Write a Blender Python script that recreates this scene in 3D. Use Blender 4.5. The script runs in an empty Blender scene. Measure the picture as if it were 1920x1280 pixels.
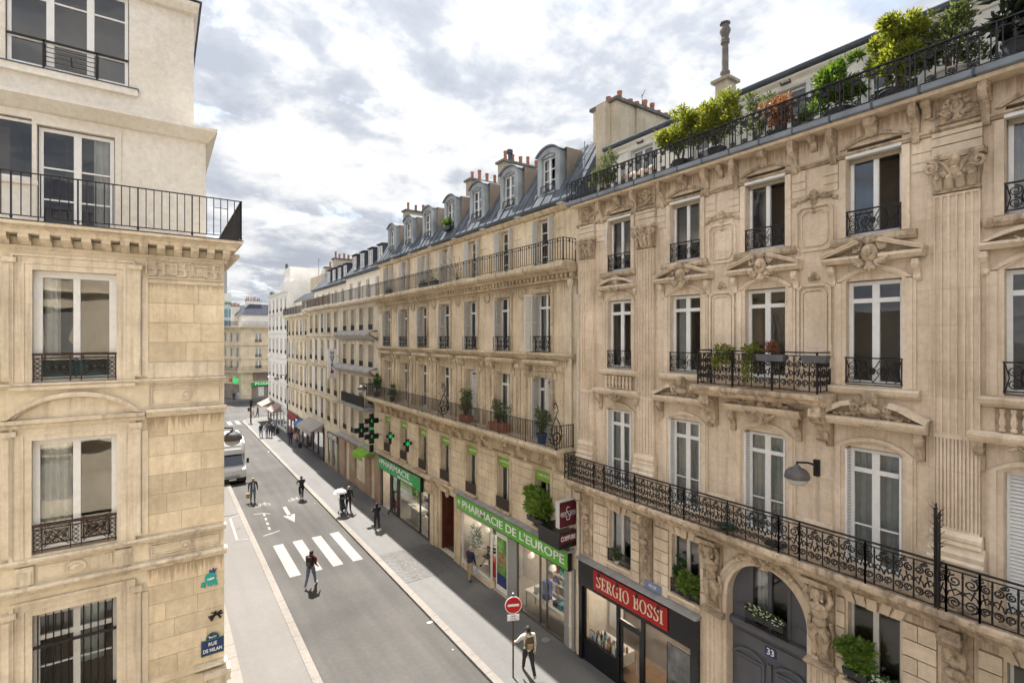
import bpy, bmesh, math, random
from mathutils import Matrix, Vector
random.seed(7)
PI = math.pi
sc = bpy.context.scene
col = sc.collection
# ---------------------------------------------------------------- camera
CAM_H = 12.0
YAW = math.atan(658 / 945)
cam_d = bpy.data.cameras.new('camera')
cam_d.sensor_width = 36.0
cam_d.lens = 36.0 * 945 / 1920
cam_d.shift_y = -8 / 1920
cam_d.clip_start = 0.1
cam_d.clip_end = 3000
cam = bpy.data.objects.new('camera', cam_d)
col.objects.link(cam)
cam.location = (0, 0, CAM_H)
cam.rotation_euler = (PI / 2, 0, -YAW)
sc.camera = cam
# ---------------------------------------------------------------- sky
SUN_TO = Vector((0.068, 0.70, 1.0)).normalized()
SUN_EL = math.asin(SUN_TO.z)
SUN_AZ = math.atan2(SUN_TO.x, SUN_TO.y)
world = bpy.data.worlds.new('World')
sc.world = world
world.use_nodes = True
wn, wl = world.node_tree.nodes, world.node_tree.links
wn.clear()
def W(t, **kw):
 n = wn.new(t)
 for k, v in kw.items():
  setattr(n, k, v)
 return n
w_out = W('ShaderNodeOutputWorld')
w_bg = W('ShaderNodeBackground')
w_sky = W('ShaderNodeTexSky')
w_sky.sky_type = 'NISHITA'
w_sky.sun_disc = False
w_sky.sun_elevation = SUN_EL
w_sky.sun_rotation = SUN_AZ
w_sky.altitude = 50
w_sky.dust_density = 2.0
w_bg.inputs[1].default_value = 0.10
w_tc = W('ShaderNodeTexCoord')
w_sep = W('ShaderNodeSeparateXYZ')
wl.new(w_tc.outputs['Generated'], w_sep.inputs[0])
def wmath(op, a, b=None, clamp=False):
 n = W('ShaderNodeMath', operation=op, use_clamp=clamp)
 for i, v in enumerate((a, b)):
  if v is None:
   continue
  if isinstance(v, (int, float)):
   n.inputs[i].default_value = v
  else:
   wl.new(v, n.inputs[i])
 return n.outputs[0]
w_z = wmath('ADD', wmath('MAXIMUM', w_sep.outputs[2], 0.0), 0.22)
w_cmb = W('ShaderNodeCombineXYZ')
wl.new(wmath('DIVIDE', w_sep.outputs[0], w_z), w_cmb.inputs[0])
wl.new(wmath('DIVIDE', w_sep.outputs[1], w_z), w_cmb.inputs[1])
w_cmb.inputs[2].default_value = 3.7
def wnoise(scale, detail, rough, dist):
 n = W('ShaderNodeTexNoise')
 n.inputs['Scale'].default_value = scale
 n.inputs['Detail'].default_value = detail
 n.inputs['Roughness'].default_value = rough
 n.inputs['Distortion'].default_value = dist
 wl.new(w_cmb.outputs[0], n.inputs['Vector'])
 return n.outputs[0]
def wramp(fac, stops):
 n = W('ShaderNodeValToRGB')
 while len(n.color_ramp.elements) < len(stops):
  n.color_ramp.elements.new(0.5)
 for e, (p, c) in zip(n.color_ramp.elements, stops):
  e.position = p
  e.color = (*c, 1)
 wl.new(fac, n.inputs[0])
 return n.outputs[0]
w_shape = wnoise(2.1, 10, 0.56, 0.3)
w_body = wnoise(5.2, 8, 0.58, 0.2)
w_sum = wmath('ADD', wmath('MULTIPLY', w_shape, 0.62), wmath('MULTIPLY', w_body, 0.38))
CL = 2.12
w_cloud = wramp(w_sum, [(0.405, (0.70, 0.76, 0.87)), (0.462, (0.84, 0.89, 0.985)), (0.512, (1.16, 1.18, 1.215)), (0.575, (1.40, 1.40, 1.40))])
# an overcast sky is brighter overhead than at the horizon (CIE: 1 + 2 sin of the elevation)
w_lum = wmath('MULTIPLY', wmath('ADD', wmath('MULTIPLY', wmath('MAXIMUM', w_sep.outputs[2], 0.0), 0.9), 1.0), CL / 1.2)
w_vm = W('ShaderNodeVectorMath', operation='SCALE')
wl.new(w_cloud, w_vm.inputs[0])
wl.new(w_lum, w_vm.inputs['Scale'])
w_cloud = w_vm.outputs[0]
w_cov = wramp(wnoise(1.7, 8, 0.6, 0.4), [(0.33, (0.25, 0.25, 0.25)), (0.46, (1, 1, 1))])
w_mix = W('ShaderNodeMixRGB')
wl.new(w_cov, w_mix.inputs[0])
wl.new(w_sky.outputs[0], w_mix.inputs[1])
wl.new(w_cloud, w_mix.inputs[2])
wl.new(w_mix.outputs[0], w_bg.inputs[0])
wl.new(w_bg.outputs[0], w_out.inputs[0])
# ---------------------------------------------------------------- sun and exposure
sun_d = bpy.data.lights.new('sun', 'SUN')
sun_d.energy = 4.05
sun_d.angle = math.radians(0.6)
sun_d.color = (1.0, 0.95, 0.88)
sun = bpy.data.objects.new('sun', sun_d)
col.objects.link(sun)
sun.rotation_euler = SUN_TO.to_track_quat('Z', 'Y').to_euler()
sun.location = (10, 60, 80)
vs = sc.view_settings
vs.view_transform = 'Standard'
vs.look = 'None'
vs.exposure = 1.82
vs.gamma = 1
vs.use_curve_mapping = False
sc.render.engine = 'CYCLES'
cy = sc.cycles
cy.use_denoising = True
cy.use_adaptive_sampling = True
cy.adaptive_threshold = 0.03
cy.max_bounces = 8
cy.diffuse_bounces = 2
cy.glossy_bounces = 3
cy.transmission_bounces = 4
cy.transparent_max_bounces = 10
cy.caustics_reflective = False
cy.caustics_refractive = False
cy.sample_clamp_indirect = 6
# ---------------------------------------------------------------- materials
MATS = {}
def nodes_of(m):
 m.use_nodes = True
 nt = m.node_tree
 return nt, nt.nodes, nt.links, nt.nodes['Principled BSDF']
def plain(name, c, rough=0.6, metal=0.0, var=0.12, scale=6.0, emit=0.0, bump=0.0, spec=0.4):
 """a painted or cast surface: base colour with a little tone variation and fine relief"""
 if name in MATS:
  return MATS[name]
 m = bpy.data.materials.new(name)
 nt, N, Lk, b = nodes_of(m)
 b.inputs['Roughness'].default_value = rough
 b.inputs['Metallic'].default_value = metal
 b.inputs['Specular IOR Level'].default_value = spec
 if var > 0:
  g = N.new('ShaderNodeNewGeometry')
  t = N.new('ShaderNodeTexNoise')
  t.inputs['Scale'].default_value = scale
  t.inputs['Detail'].default_value = 5
  Lk.new(g.outputs['Position'], t.inputs['Vector'])
  r = N.new('ShaderNodeValToRGB')
  r.color_ramp.elements[0].position = 0.3
  r.color_ramp.elements[1].position = 0.7
  r.color_ramp.elements[0].color = (*[x * (1 - var) for x in c], 1)
  r.color_ramp.elements[1].color = (*[min(1, x * (1 + var)) for x in c], 1)
  Lk.new(t.outputs[0], r.inputs[0])
  Lk.new(r.outputs[0], b.inputs['Base Color'])
  if bump > 0:
   bp = N.new('ShaderNodeBump')
   bp.inputs['Strength'].default_value = bump
   bp.inputs['Distance'].default_value = 0.01
   Lk.new(t.outputs[0], bp.inputs['Height'])
   Lk.new(bp.outputs[0], b.inputs['Normal'])
 else:
  b.inputs['Base Color'].default_value = (*c, 1)
 if emit > 0:
  b.inputs['Emission Color'].default_value = (*c, 1)
  b.inputs['Emission Strength'].default_value = emit
 MATS[name] = m
 return m
def stone(name, c, dirt=(0.30, 0.19, 0.11), damt=0.35, bw=0.9, bh=0.36, brick=0.0, patch=0.15, objvar=0.10, rough=0.9, drips=(), mott=0.0):
 """limestone: blotches, soot streaks running down (heavier on carved stone to imitate shade), fine grain, faint courses"""
 m = bpy.data.materials.new(name)
 nt, N, Lk, b = nodes_of(m)
 b.inputs['Roughness'].default_value = rough
 b.inputs['Specular IOR Level'].default_value = 0.15
 g = N.new('ShaderNodeNewGeometry')
 P = g.outputs['Position']
 def noise(scale, detail, vec=P, rough_=0.6):
  t = N.new('ShaderNodeTexNoise')
  t.inputs['Scale'].default_value = scale
  t.inputs['Detail'].default_value = detail
  t.inputs['Roughness'].default_value = rough_
  Lk.new(vec, t.inputs['Vector'])
  return t.outputs[0]
 def ramp(f, p0, c0, p1, c1):
  r = N.new('ShaderNodeValToRGB')
  r.color_ramp.elements[0].position = p0
  r.color_ramp.elements[1].position = p1
  r.color_ramp.elements[0].color = (*c0, 1)
  r.color_ramp.elements[1].color = (*c1, 1)
  Lk.new(f, r.inputs[0])
  return r.outputs[0]
 def mix(f, a, bb, bt='MIX'):
  x = N.new('ShaderNodeMixRGB')
  x.blend_type = bt
  for i, v in enumerate((f, a, bb)):
   if isinstance(v, (int, float)):
    x.inputs[i].default_value = v
   elif isinstance(v, tuple):
    x.inputs[i].default_value = (*v, 1)
   else:
    Lk.new(v, x.inputs[i])
  return x.outputs[0]
 lo = tuple(x * (1 - patch) * k for x, k in zip(c, (1, 0.97, 0.92)))
 hi = tuple(min(1, x * (1 + patch)) for x in c)
 base = ramp(noise(0.8, 4), 0.32, lo, 0.68, hi)
 oi = N.new('ShaderNodeObjectInfo')
 if objvar > 0:
  base = mix(1.0, base, ramp(oi.outputs['Random'], 0, (1 - objvar, 1 - objvar * 1.1, 1 - objvar * 1.3), 1, (1 + objvar * .6, 1 + objvar * .5, 1 + objvar * .3)), 'MULTIPLY')
 sx = N.new('ShaderNodeSeparateXYZ')
 Lk.new(P, sx.inputs[0])
 h = noise(34, 2)
 if brick > 0:
  ad = N.new('ShaderNodeMath')
  ad.operation = 'ADD'
  Lk.new(sx.outputs[0], ad.inputs[0])
  Lk.new(sx.outputs[1], ad.inputs[1])
  cb = N.new('ShaderNodeCombineXYZ')
  Lk.new(ad.outputs[0], cb.inputs[0])
  Lk.new(sx.outputs[2], cb.inputs[1])
  bt = N.new('ShaderNodeTexBrick')
  bt.inputs['Scale'].default_value = 1.0
  bt.inputs['Brick Width'].default_value = bw
  bt.inputs['Row Height'].default_value = bh
  bt.inputs['Mortar Size'].default_value = 0.006
  bt.inputs['Mortar Smooth'].default_value = 0.2
  bt.inputs['Color1'].default_value = (1.05, 1.04, 1.03, 1)
  bt.inputs['Color2'].default_value = (0.90, 0.89, 0.86, 1)
  bt.inputs['Mortar'].default_value = (0.70, 0.66, 0.6, 1)
  Lk.new(cb.outputs[0], bt.inputs['Vector'])
  base = mix(brick, base, mix(1.0, base, bt.outputs['Color'], 'MULTIPLY'))
 mp = N.new('ShaderNodeMapping')
 mp.inputs['Scale'].default_value = (3.2, 3.2, 0.22)
 Lk.new(P, mp.inputs['Vector'])
 streak = ramp(noise(1.6, 4, mp.outputs[0], 0.65), 0.50, (0, 0, 0), 0.72, (1, 1, 1))
 sm = N.new('ShaderNodeMath')
 sm.operation = 'MULTIPLY'
 Lk.new(streak, sm.inputs[0])
 sm.inputs[1].default_value = damt
 colr = mix(sm.outputs[0], base, dirt)
 if drips:
  mp2 = N.new('ShaderNodeMapping')
  mp2.inputs['Scale'].default_value = (11, 11, 0.5)
  Lk.new(P, mp2.inputs['Vector'])
  dn = noise(1.5, 3, mp2.outputs[0])
  acc = None
  for z_, l_ in drips:                                    # soot washed down below a ledge at height z_
   mr = N.new('ShaderNodeMapRange')
   mr.inputs['From Min'].default_value = z_ - l_
   mr.inputs['From Max'].default_value = z_
   Lk.new(sx.outputs[2], mr.inputs['Value'])
   lt = N.new('ShaderNodeMath')
   lt.operation = 'LESS_THAN'
   Lk.new(sx.outputs[2], lt.inputs[0])
   lt.inputs[1].default_value = z_ + .01
   mu = N.new('ShaderNodeMath')
   mu.operation = 'MULTIPLY'
   Lk.new(mr.outputs[0], mu.inputs[0])
   Lk.new(lt.outputs[0], mu.inputs[1])
   if acc is None:
    acc = mu.outputs[0]
   else:
    ad2 = N.new('ShaderNodeMath')
    ad2.operation = 'MAXIMUM'
    Lk.new(acc, ad2.inputs[0])
    Lk.new(mu.outputs[0], ad2.inputs[1])
    acc = ad2.outputs[0]
  ad3 = N.new('ShaderNodeMath')
  ad3.operation = 'MULTIPLY_ADD'
  Lk.new(acc, ad3.inputs[0])
  ad3.inputs[1].default_value = 0.42
  Lk.new(dn, ad3.inputs[2])
  dm_ = ramp(ad3.outputs[0], 0.62, (0, 0, 0), 0.86, (.62, .62, .62))
  colr = mix(dm_, colr, dirt)
 if mott > 0:                                               # soot blotches on carved work, deepened in place of shade in its hollows
  mo_ = ramp(noise(5.5, 5, P, 0.7), 0.48, (0, 0, 0), 0.66, (mott, mott, mott))
  colr = mix(mo_, colr, dirt)
 grain = ramp(noise(9, 4, P, 0.7), 0.25, (0.86, 0.85, 0.83), 0.75, (1.08, 1.08, 1.07))
 colr = mix(1.0, colr, grain, 'MULTIPLY')
 Lk.new(colr, b.inputs['Base Color'])
 bp = N.new('ShaderNodeBump')
 bp.inputs['Strength'].default_value = 0.35
 bp.inputs['Distance'].default_value = 0.008
 Lk.new(h, bp.inputs['Height'])
 Lk.new(bp.outputs[0], b.inputs['Normal'])
 MATS[name] = m
 return m
def ground_mat(name, c, patch=0.14, spot=0.1, rough=0.9, wear=None):
 m = bpy.data.materials.new(name)
 nt, N, Lk, b = nodes_of(m)
 b.inputs['Roughness'].default_value = rough
 b.inputs['Specular IOR Level'].default_value = 0.2
 g = N.new('ShaderNodeNewGeometry')
 P = g.outputs['Position']
 cur = None
 for scale, det, amt, p0, p1, st in ((0.22, 5, patch, .35, .65, None), (1.6, 6, patch * .7, .35, .65, (1.1, .07, 1)), (55, 3, spot, .3, .7, None), (6, 4, spot * .7, .4, .75, None)):
  t = N.new('ShaderNodeTexNoise')
  t.inputs['Scale'].default_value = scale
  t.inputs['Detail'].default_value = det
  if st:
   mp = N.new('ShaderNodeMapping')
   mp.inputs['Scale'].default_value = st
   Lk.new(P, mp.inputs['Vector'])
   Lk.new(mp.outputs[0], t.inputs['Vector'])
  else:
   Lk.new(P, t.inputs['Vector'])
  r = N.new('ShaderNodeValToRGB')
  r.color_ramp.elements[0].position = p0
  r.color_ramp.elements[1].position = p1
  r.color_ramp.elements[0].color = (1 - amt, 1 - amt, 1 - amt, 1)
  r.color_ramp.elements[1].color = (1 + amt, 1 + amt, 1 + amt, 1)
  Lk.new(t.outputs[0], r.inputs[0])
  x = N.new('ShaderNodeMixRGB')
  x.blend_type = 'MULTIPLY'
  x.inputs[0].default_value = 1
  if cur is None:
   x.inputs[1].default_value = (*c, 1)
  else:
   Lk.new(cur, x.inputs[1])
  Lk.new(r.outputs[0], x.inputs[2])
  cur = x.outputs[0]
  if scale == 55:
   bp = N.new('ShaderNodeBump')
   bp.inputs['Strength'].default_value = 0.25
   bp.inputs['Distance'].default_value = 0.006
   Lk.new(t.outputs[0], bp.inputs['Height'])
   Lk.new(bp.outputs[0], b.inputs['Normal'])
 if wear:                                                   # paint rubbed through to the road below
  t = N.new('ShaderNodeTexNoise')
  t.inputs['Scale'].default_value = 7.0
  t.inputs['Detail'].default_value = 8
  t.inputs['Roughness'].default_value = 0.75
  Lk.new(P, t.inputs['Vector'])
  r = N.new('ShaderNodeValToRGB')
  r.color_ramp.elements[0].position = 0.54
  r.color_ramp.elements[1].position = 0.68
  Lk.new(t.outputs[0], r.inputs[0])
  x = N.new('ShaderNodeMixRGB')
  Lk.new(r.outputs[0], x.inputs[0])
  Lk.new(cur, x.inputs[1])
  x.inputs[2].default_value = (*wear, 1)
  cur = x.outputs[0]
 Lk.new(cur, b.inputs['Base Color'])
 MATS[name] = m
 return m
def glass_mat(name, tint=(0.95, 0.98, 0.98), ior=1.52, tr=0.93):
 m = bpy.data.materials.new(name)
 m.use_nodes = True
 nt = m.node_tree
 N, Lk = nt.nodes, nt.links
 N.clear()
 o = N.new('ShaderNodeOutputMaterial')
 tb = N.new('ShaderNodeBsdfTransparent')
 tb.inputs[0].default_value = (tint[0] * tr, tint[1] * tr, tint[2] * tr, 1)
 gl = N.new('ShaderNodeBsdfGlossy')
 gl.inputs['Roughness'].default_value = 0.015
 gl.inputs['Color'].default_value = (0.96, 0.98, 1, 1)
 g = N.new('ShaderNodeNewGeometry')
 t = N.new('ShaderNodeTexNoise')
 t.inputs['Scale'].default_value = 1.4
 t.inputs['Detail'].default_value = 1
 Lk.new(g.outputs['Position'], t.inputs['Vector'])
 bp = N.new('ShaderNodeBump')
 bp.inputs['Strength'].default_value = 0.10
 bp.inputs['Distance'].default_value = 0.05
 Lk.new(t.outputs[0], bp.inputs['Height'])
 Lk.new(bp.outputs[0], gl.inputs['Normal'])
 fr = N.new('ShaderNodeFresnel')
 fr.inputs[0].default_value = ior
 mu = N.new('ShaderNodeMath')
 mu.operation = 'MULTIPLY'
 mu.use_clamp = True
 mu.inputs[1].default_value = 2.4
 Lk.new(fr.outputs[0], mu.inputs[0])
 mx = N.new('ShaderNodeMixShader')
 Lk.new(mu.outputs[0], mx.inputs[0])
 Lk.new(tb.outputs[0], mx.inputs[1])
 Lk.new(gl.outputs[0], mx.inputs[2])
 Lk.new(mx.outputs[0], o.inputs[0])
 MATS[name] = m
 return m
def leaf_mat(name, c0, c1, trans=0.35):
 m = bpy.data.materials.new(name)
 nt, N, Lk, b = nodes_of(m)
 g = N.new('ShaderNodeNewGeometry')
 r = N.new('ShaderNodeValToRGB')
 r.color_ramp.elements[0].color = (*c0, 1)
 r.color_ramp.elements[1].color = (*c1, 1)
 Lk.new(g.outputs['Random Per Island'], r.inputs[0])
 Lk.new(r.outputs[0], b.inputs['Base Color'])
 b.inputs['Roughness'].default_value = 0.5
 b.inputs['Specular IOR Level'].default_value = 0.3
 tl = N.new('ShaderNodeBsdfTranslucent')
 x = N.new('ShaderNodeMixRGB')
 x.blend_type = 'MULTIPLY'
 x.inputs[0].default_value = 1
 Lk.new(r.outputs[0], x.inputs[1])
 x.inputs[2].default_value = (1.6, 1.5, 0.7, 1)
 Lk.new(x.outputs[0], tl.inputs[0])
 mx = N.new('ShaderNodeMixShader')
 mx.inputs[0].default_value = trans
 Lk.new(b.outputs[0], mx.inputs[1])
 Lk.new(tl.outputs[0], mx.inputs[2])
 Lk.new(mx.outputs[0], N['Material Output'].inputs[0])
 MATS[name] = m
 return m
ST33 = stone('limestone_ornate', (0.84, 0.712, 0.588), damt=0.36, brick=0.55, bw=1.5, bh=0.72, drips=((16.8, .5), (6.42, .5)))
ST33B = stone('limestone_block', (0.81, 0.685, 0.555), damt=0.32, objvar=0.10)
ST33O = stone('limestone_carved', (0.6, 0.48, 0.36), dirt=(0.10, 0.075, 0.055), damt=0.75, objvar=0.06, patch=0.3, mott=0.55)  # darker, with heavier staining that stands in for shade in the carving
STB2 = stone('limestone_tan', (0.8, 0.685, 0.53), damt=0.36, brick=0.4, bw=1.3, bh=0.6, drips=((14.2, .6), (11.1, .4), (7.46, .6)))
STB2B = stone('limestone_tan_block', (0.78, 0.665, 0.51), damt=0.38, objvar=0.09)
STB2O = stone('limestone_tan_trim', (0.67, 0.555, 0.41), dirt=(0.14, 0.10, 0.07), damt=0.65, objvar=0.05, patch=0.2, mott=0.3)
STL = stone('limestone_cream', (0.86, 0.755, 0.59), damt=0.2, objvar=0.0)
STLB = stone('limestone_cream_block', (0.83, 0.715, 0.545), damt=0.18, objvar=0.17, drips=((6.60, .45), (10.14, .35), (13.3, .2)))
STLO = stone('limestone_cream_trim', (0.84, 0.74, 0.6), dirt=(0.25, 0.19, 0.15), damt=0.5, objvar=0.03)
RENDER_C = stone('cream_render', (0.86, 0.825, 0.77), damt=0.08, patch=0.05, objvar=0.02)
RENDER_W = stone('white_render', (0.84, 0.83, 0.81), damt=0.12, patch=0.05, objvar=0.02)
ST3A = stone('limestone_grey', (0.74, 0.67, 0.56), damt=0.45, brick=0.35, bw=1.3, bh=0.6)
ST3B = stone('limestone_sand', (0.75, 0.67, 0.54), damt=0.4, brick=0.35, bw=1.3, bh=0.6)
ST4 = stone('limestone_honey', (0.76, 0.685, 0.56), damt=0.35, brick=0.35, bw=1.3, bh=0.6)
STFAR = stone('limestone_far', (0.75, 0.66, 0.51), damt=0.2, brick=0.3, bw=1.3, bh=0.6)
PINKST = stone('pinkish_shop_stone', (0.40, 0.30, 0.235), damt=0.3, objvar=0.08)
CHIM = stone('chimney_render', (0.42, 0.37, 0.29), damt=0.5, objvar=0.06)
CHIMC = stone('chimney_cream', (0.62, 0.55, 0.44), damt=0.35, objvar=0.04)
IRON = plain('black_iron', (0.022, 0.020, 0.020), 0.45, 0.3, 0.3, 20, spec=0.5)
IRONG = plain('grey_iron', (0.06, 0.055, 0.055), 0.5, 0.2, 0.25, 20)
WHITE = plain('white_paint', (0.86, 0.855, 0.84), 0.45, var=0.04, scale=9)
WHITED = plain('grey_white_paint', (0.62, 0.61, 0.585), 0.5, var=0.06, scale=9)
SHUT = plain('shutter_paint', (0.70, 0.67, 0.61), 0.55, var=0.06, scale=9)
ZINC = plain('zinc_sheet', (0.115, 0.128, 0.145), 0.95, 0.0, 0.35, 1.3, bump=0.05, spec=0.03)
ZINCL = plain('zinc_light', (0.25, 0.275, 0.305), 0.9, 0.0, 0.22, 2.0, spec=0.05)
ZINCD = plain('zinc_gutter', (0.11, 0.125, 0.15), 0.9, 0.0, 0.2, 2.0, spec=0.05)
SLATE = plain('slate', (0.075, 0.08, 0.10), 0.95, 0.0, 0.25, 3.0, spec=0.04)
DORM = plain('dormer_zinc', (0.36, 0.39, 0.41), 0.85, 0.0, 0.25, 1.2, spec=0.1)
CAPD = plain('sooty_cap', (0.16, 0.145, 0.13), 0.95, 0.0, 0.3, 4.0)
MORTL = plain('pale_mortar', (0.50, 0.43, 0.32), 0.95, 0.0, 0.2, 4.0)
MORT = plain('old_mortar', (0.30, 0.235, 0.165), 0.95, 0.0, 0.2, 4.0)
LEADS = plain('weathered_lead', (0.38, 0.37, 0.36), 0.7, 0.1, 0.2, 3.0)
NET = plain('grey_netting', (0.42, 0.40, 0.38), 0.95, var=0.2, scale=2.5)
TERRA = plain('terracotta', (0.38, 0.165, 0.10), 0.8, var=0.25, scale=5)
CREAMPIPE = plain('cream_pipe', (0.66, 0.58, 0.47), 0.6, var=0.1)
ROOM = plain('dim_room', (0.27, 0.225, 0.185), 0.9, var=0.2, scale=1.0)
CURT = plain('voile_curtain', (0.78, 0.77, 0.74), 0.95, var=0.06)
CURTG = plain('grey_drape', (0.60, 0.625, 0.62), 0.95, var=0.08)
GLASS = glass_mat('window_glass')
SHOPGLASS = glass_mat('shop_glass', (1, 1, 1), 1.35, 0.97)
ASPH = ground_mat('road_asphalt', (0.079, 0.075, 0.071), 0.16, 0.09)
PAVE = ground_mat('pavement_asphalt', (0.142, 0.139, 0.136), 0.07, 0.06)
PAVEL = ground_mat('pavement_pale', (0.160, 0.150, 0.141), 0.05, 0.05)
KERB = ground_mat('granite_kerb', (0.22, 0.20, 0.18), 0.10, 0.12)
TILEP = ground_mat('pale_paving', (0.235, 0.215, 0.19), 0.06, 0.08)
COBB = ground_mat('paving_setts', (0.145, 0.14, 0.135), 0.12, 0.15)
MARK = ground_mat('road_paint', (0.28, 0.272, 0.26), 0.08, 0.10, wear=(0.17, 0.165, 0.16))
DARKG = plain('dark_joint', (0.05, 0.045, 0.04), 0.95, var=0.2)
# ---------------------------------------------------------------- frames, meshes, objects
class Fr:
 """a facade's own axes: u along it, n out of it, z up"""
 def __init__(s, o, U, N):
  s.o, s.U, s.N = Vector(o), Vector(U), Vector(N)
 def M(s, u=0, n=0, z=0):
  p = s.o + s.U * u + s.N * n + Vector((0, 0, z))
  U, N = s.U, s.N
  return Matrix(((U.x, N.x, 0, p.x), (U.y, N.y, 0, p.y), (U.z, N.z, 1, p.z), (0, 0, 0, 1)))
GF = Fr((0, 0, 0), (1, 0, 0), (0, 1, 0))
RF = Fr((12.9, 0, 0), (0, 1, 0), (-1, 0, 0))
LF = Fr((0, 14.5, 0), (-1, 0, 0), (0, -1, 0))
WM = {}
def link(name, data, parent=None, M=Matrix.Identity(4)):
 o = bpy.data.objects.new(name, data)
 col.objects.link(o)
 WM[o] = M.copy()
 if parent is not None:
  o.parent = parent
  o.matrix_basis = WM[parent].inverted() @ M
 else:
  o.matrix_basis = M
 return o
def tag(o, label, cat, group=None, kind=None):
 if label:
  o['label'] = label
 if cat:
  o['category'] = cat
 if group:
  o['group'] = group
 if kind:
  o['kind'] = kind
 return o
def thing(name, label, cat, loc=(0, 0, 0), group=None, M=None):
 o = link(name, None, None, M if M is not None else Matrix.Translation(Vector(loc)))
 o.empty_display_size = 0.3
 return tag(o, label, cat, group)
class MB:
 def __init__(s):
  s.v, s.f = [], []
 def poly(s, pts):
  b = len(s.v)
  s.v += [tuple(p) for p in pts]
  s.f.append(tuple(range(b, b + len(pts))))
  return s
 def box(s, u0, u1, n0, n1, z0, z1):
  b = len(s.v)
  s.v += [(u0, n0, z0), (u1, n0, z0), (u1, n1, z0), (u0, n1, z0), (u0, n0, z1), (u1, n0, z1), (u1, n1, z1), (u0, n1, z1)]
  s.f += [tuple(b + i for i in q) for q in ((0, 3, 2, 1), (4, 5, 6, 7), (0, 1, 5, 4), (1, 2, 6, 5), (2, 3, 7, 6), (3, 0, 4, 7))]
  return s
 def loft(s, rings, caps=True, close=True):
  b = len(s.v)
  k = len(rings[0])
  for r in rings:
   s.v += [tuple(p) for p in r]
  for i in range(len(rings) - 1):
   for j in range(k if close else k - 1):
    a0, a1 = b + i * k + j, b + i * k + (j + 1) % k
    s.f.append((a0, a1, a1 + k, a0 + k))
  if caps:
   s.f.append(tuple(b + j for j in reversed(range(k))))
   s.f.append(tuple(b + (len(rings) - 1) * k + j for j in range(k)))
  return s
 def sweep(s, prof, u0, u1, slant=0.0):
  """profile of (n,z) points carried along u; slant mitres the ends by n"""
  return s.loft([[(u0 - n * slant, n, z) for n, z in prof], [(u1 + n * slant, n, z) for n, z in prof]])
 def prism(s, poly, n0, n1):
  return s.loft([[(u, n0, z) for u, z in poly], [(u, n1, z) for u, z in poly]])
 def beam(s, p, q, t, n0, n1):
  (a, b), (c, d) = p, q
  L = math.hypot(c - a, d - b) or 1
  x, y = -(d - b) / L * t / 2, (c - a) / L * t / 2
  return s.prism([(a + x, b + y), (a - x, b - y), (c - x, d - y), (c + x, d + y)], n0, n1)
 def tube(s, pts, r, k=5, caps=True):
  pts = [Vector(p) for p in pts]
  rings = []
  up = None
  for i, p in enumerate(pts):
   d = (pts[min(i + 1, len(pts) - 1)] - pts[max(i - 1, 0)])
   if d.length < 1e-9:
    d = Vector((0, 0, 1))
   d.normalize()
   if up is None:
    up = d.orthogonal().normalized()
   up = (up - d * up.dot(d))
   up = up.normalized() if up.length > 1e-6 else d.orthogonal().normalized()
   w = d.cross(up)
   rr = r[i] if isinstance(r, (list, tuple)) else r
   rings.append([p + (up * math.cos(2 * PI * j / k + PI / k) + w * math.sin(2 * PI * j / k + PI / k)) * rr for j in range(k)])
  return s.loft(rings, caps)
 def lathe(s, c, prof, k=10):
  return s.loft([[(c[0] + r * math.cos(2 * PI * j / k), c[1] + r * math.sin(2 * PI * j / k), c[2] + z) for j in range(k)] for r, z in prof])
 def ball(s, c, r, sx=1, sy=1, sz=1, k=8, m=5):
  return s.loft([[(c[0] + r * sx * math.sin(t) * math.cos(2 * PI * j / k), c[1] + r * sy * math.sin(t) * math.sin(2 * PI * j / k), c[2] + r * sz * math.cos(t)) for j in range(k)]
                       for t in [PI * (0.06 + 0.88 * i / m) for i in range(m + 1)]])
 def flat(s, path, r, n=0.0, d=None):
  """an iron strip lying in the facade plane, path of (u,z)"""
  return s.tube([(u, n, z) for u, z in path], r, 4)
 def xf(s, fn, start=0):
  s.v[start:] = [tuple(fn(*p)) for p in s.v[start:]]
  return s
 def mesh(s, name, mat, smooth=False, fix=True):
  me = bpy.data.meshes.new(name)
  me.from_pydata(s.v, [], s.f)
  if fix:
   bm = bmesh.new()
   bm.from_mesh(me)
   bmesh.ops.recalc_face_normals(bm, faces=bm.faces)
   bm.to_mesh(me)
   bm.free()
  if mat:
   me.materials.append(mat)
  if smooth:
   me.polygons.foreach_set('use_smooth', [True] * len(me.polygons))
   try:
    me.set_sharp_from_angle(angle=math.radians(40))
   except Exception:
    pass
  me.update()
  return me
 def build(s, name, mat, parent=None, fr=GF, at=(0, 0, 0), smooth=False):
  return link(name, s.mesh(name, mat, smooth), parent, fr.M(*at))
CACHE = {}
def cached(key, fn):
 if key not in CACHE:
  CACHE[key] = fn()
 return CACHE[key]
def unit_box(mat):
 def mk():
  return MB().box(0, 1, 0, 1, 0, 1).mesh('block', mat)
 return cached(('ubox', mat.name), mk)
def block(name, mat, parent, fr, u0, u1, n0, n1, z0, z1):
 """one stone, slat, pane or sheet: a shared box scaled to size"""
 M = fr.M(u0, n0, z0) @ Matrix.Diagonal((u1 - u0, n1 - n0, z1 - z0, 1))
 return link(name, unit_box(mat), parent, M)
def spiral(cu, cz, r, turns=1.5, start=0.0, sgn=1, r1=0.22, k=9):
 n = max(6, int(turns * k))
 out = []
 for i in range(n + 1):
  t = i / n
  rr = r * (1 - (1 - r1) * t)
  a = start + sgn * 2 * PI * turns * t
  out.append((cu + rr * math.cos(a), cz + rr * math.sin(a)))
 return out
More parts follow.
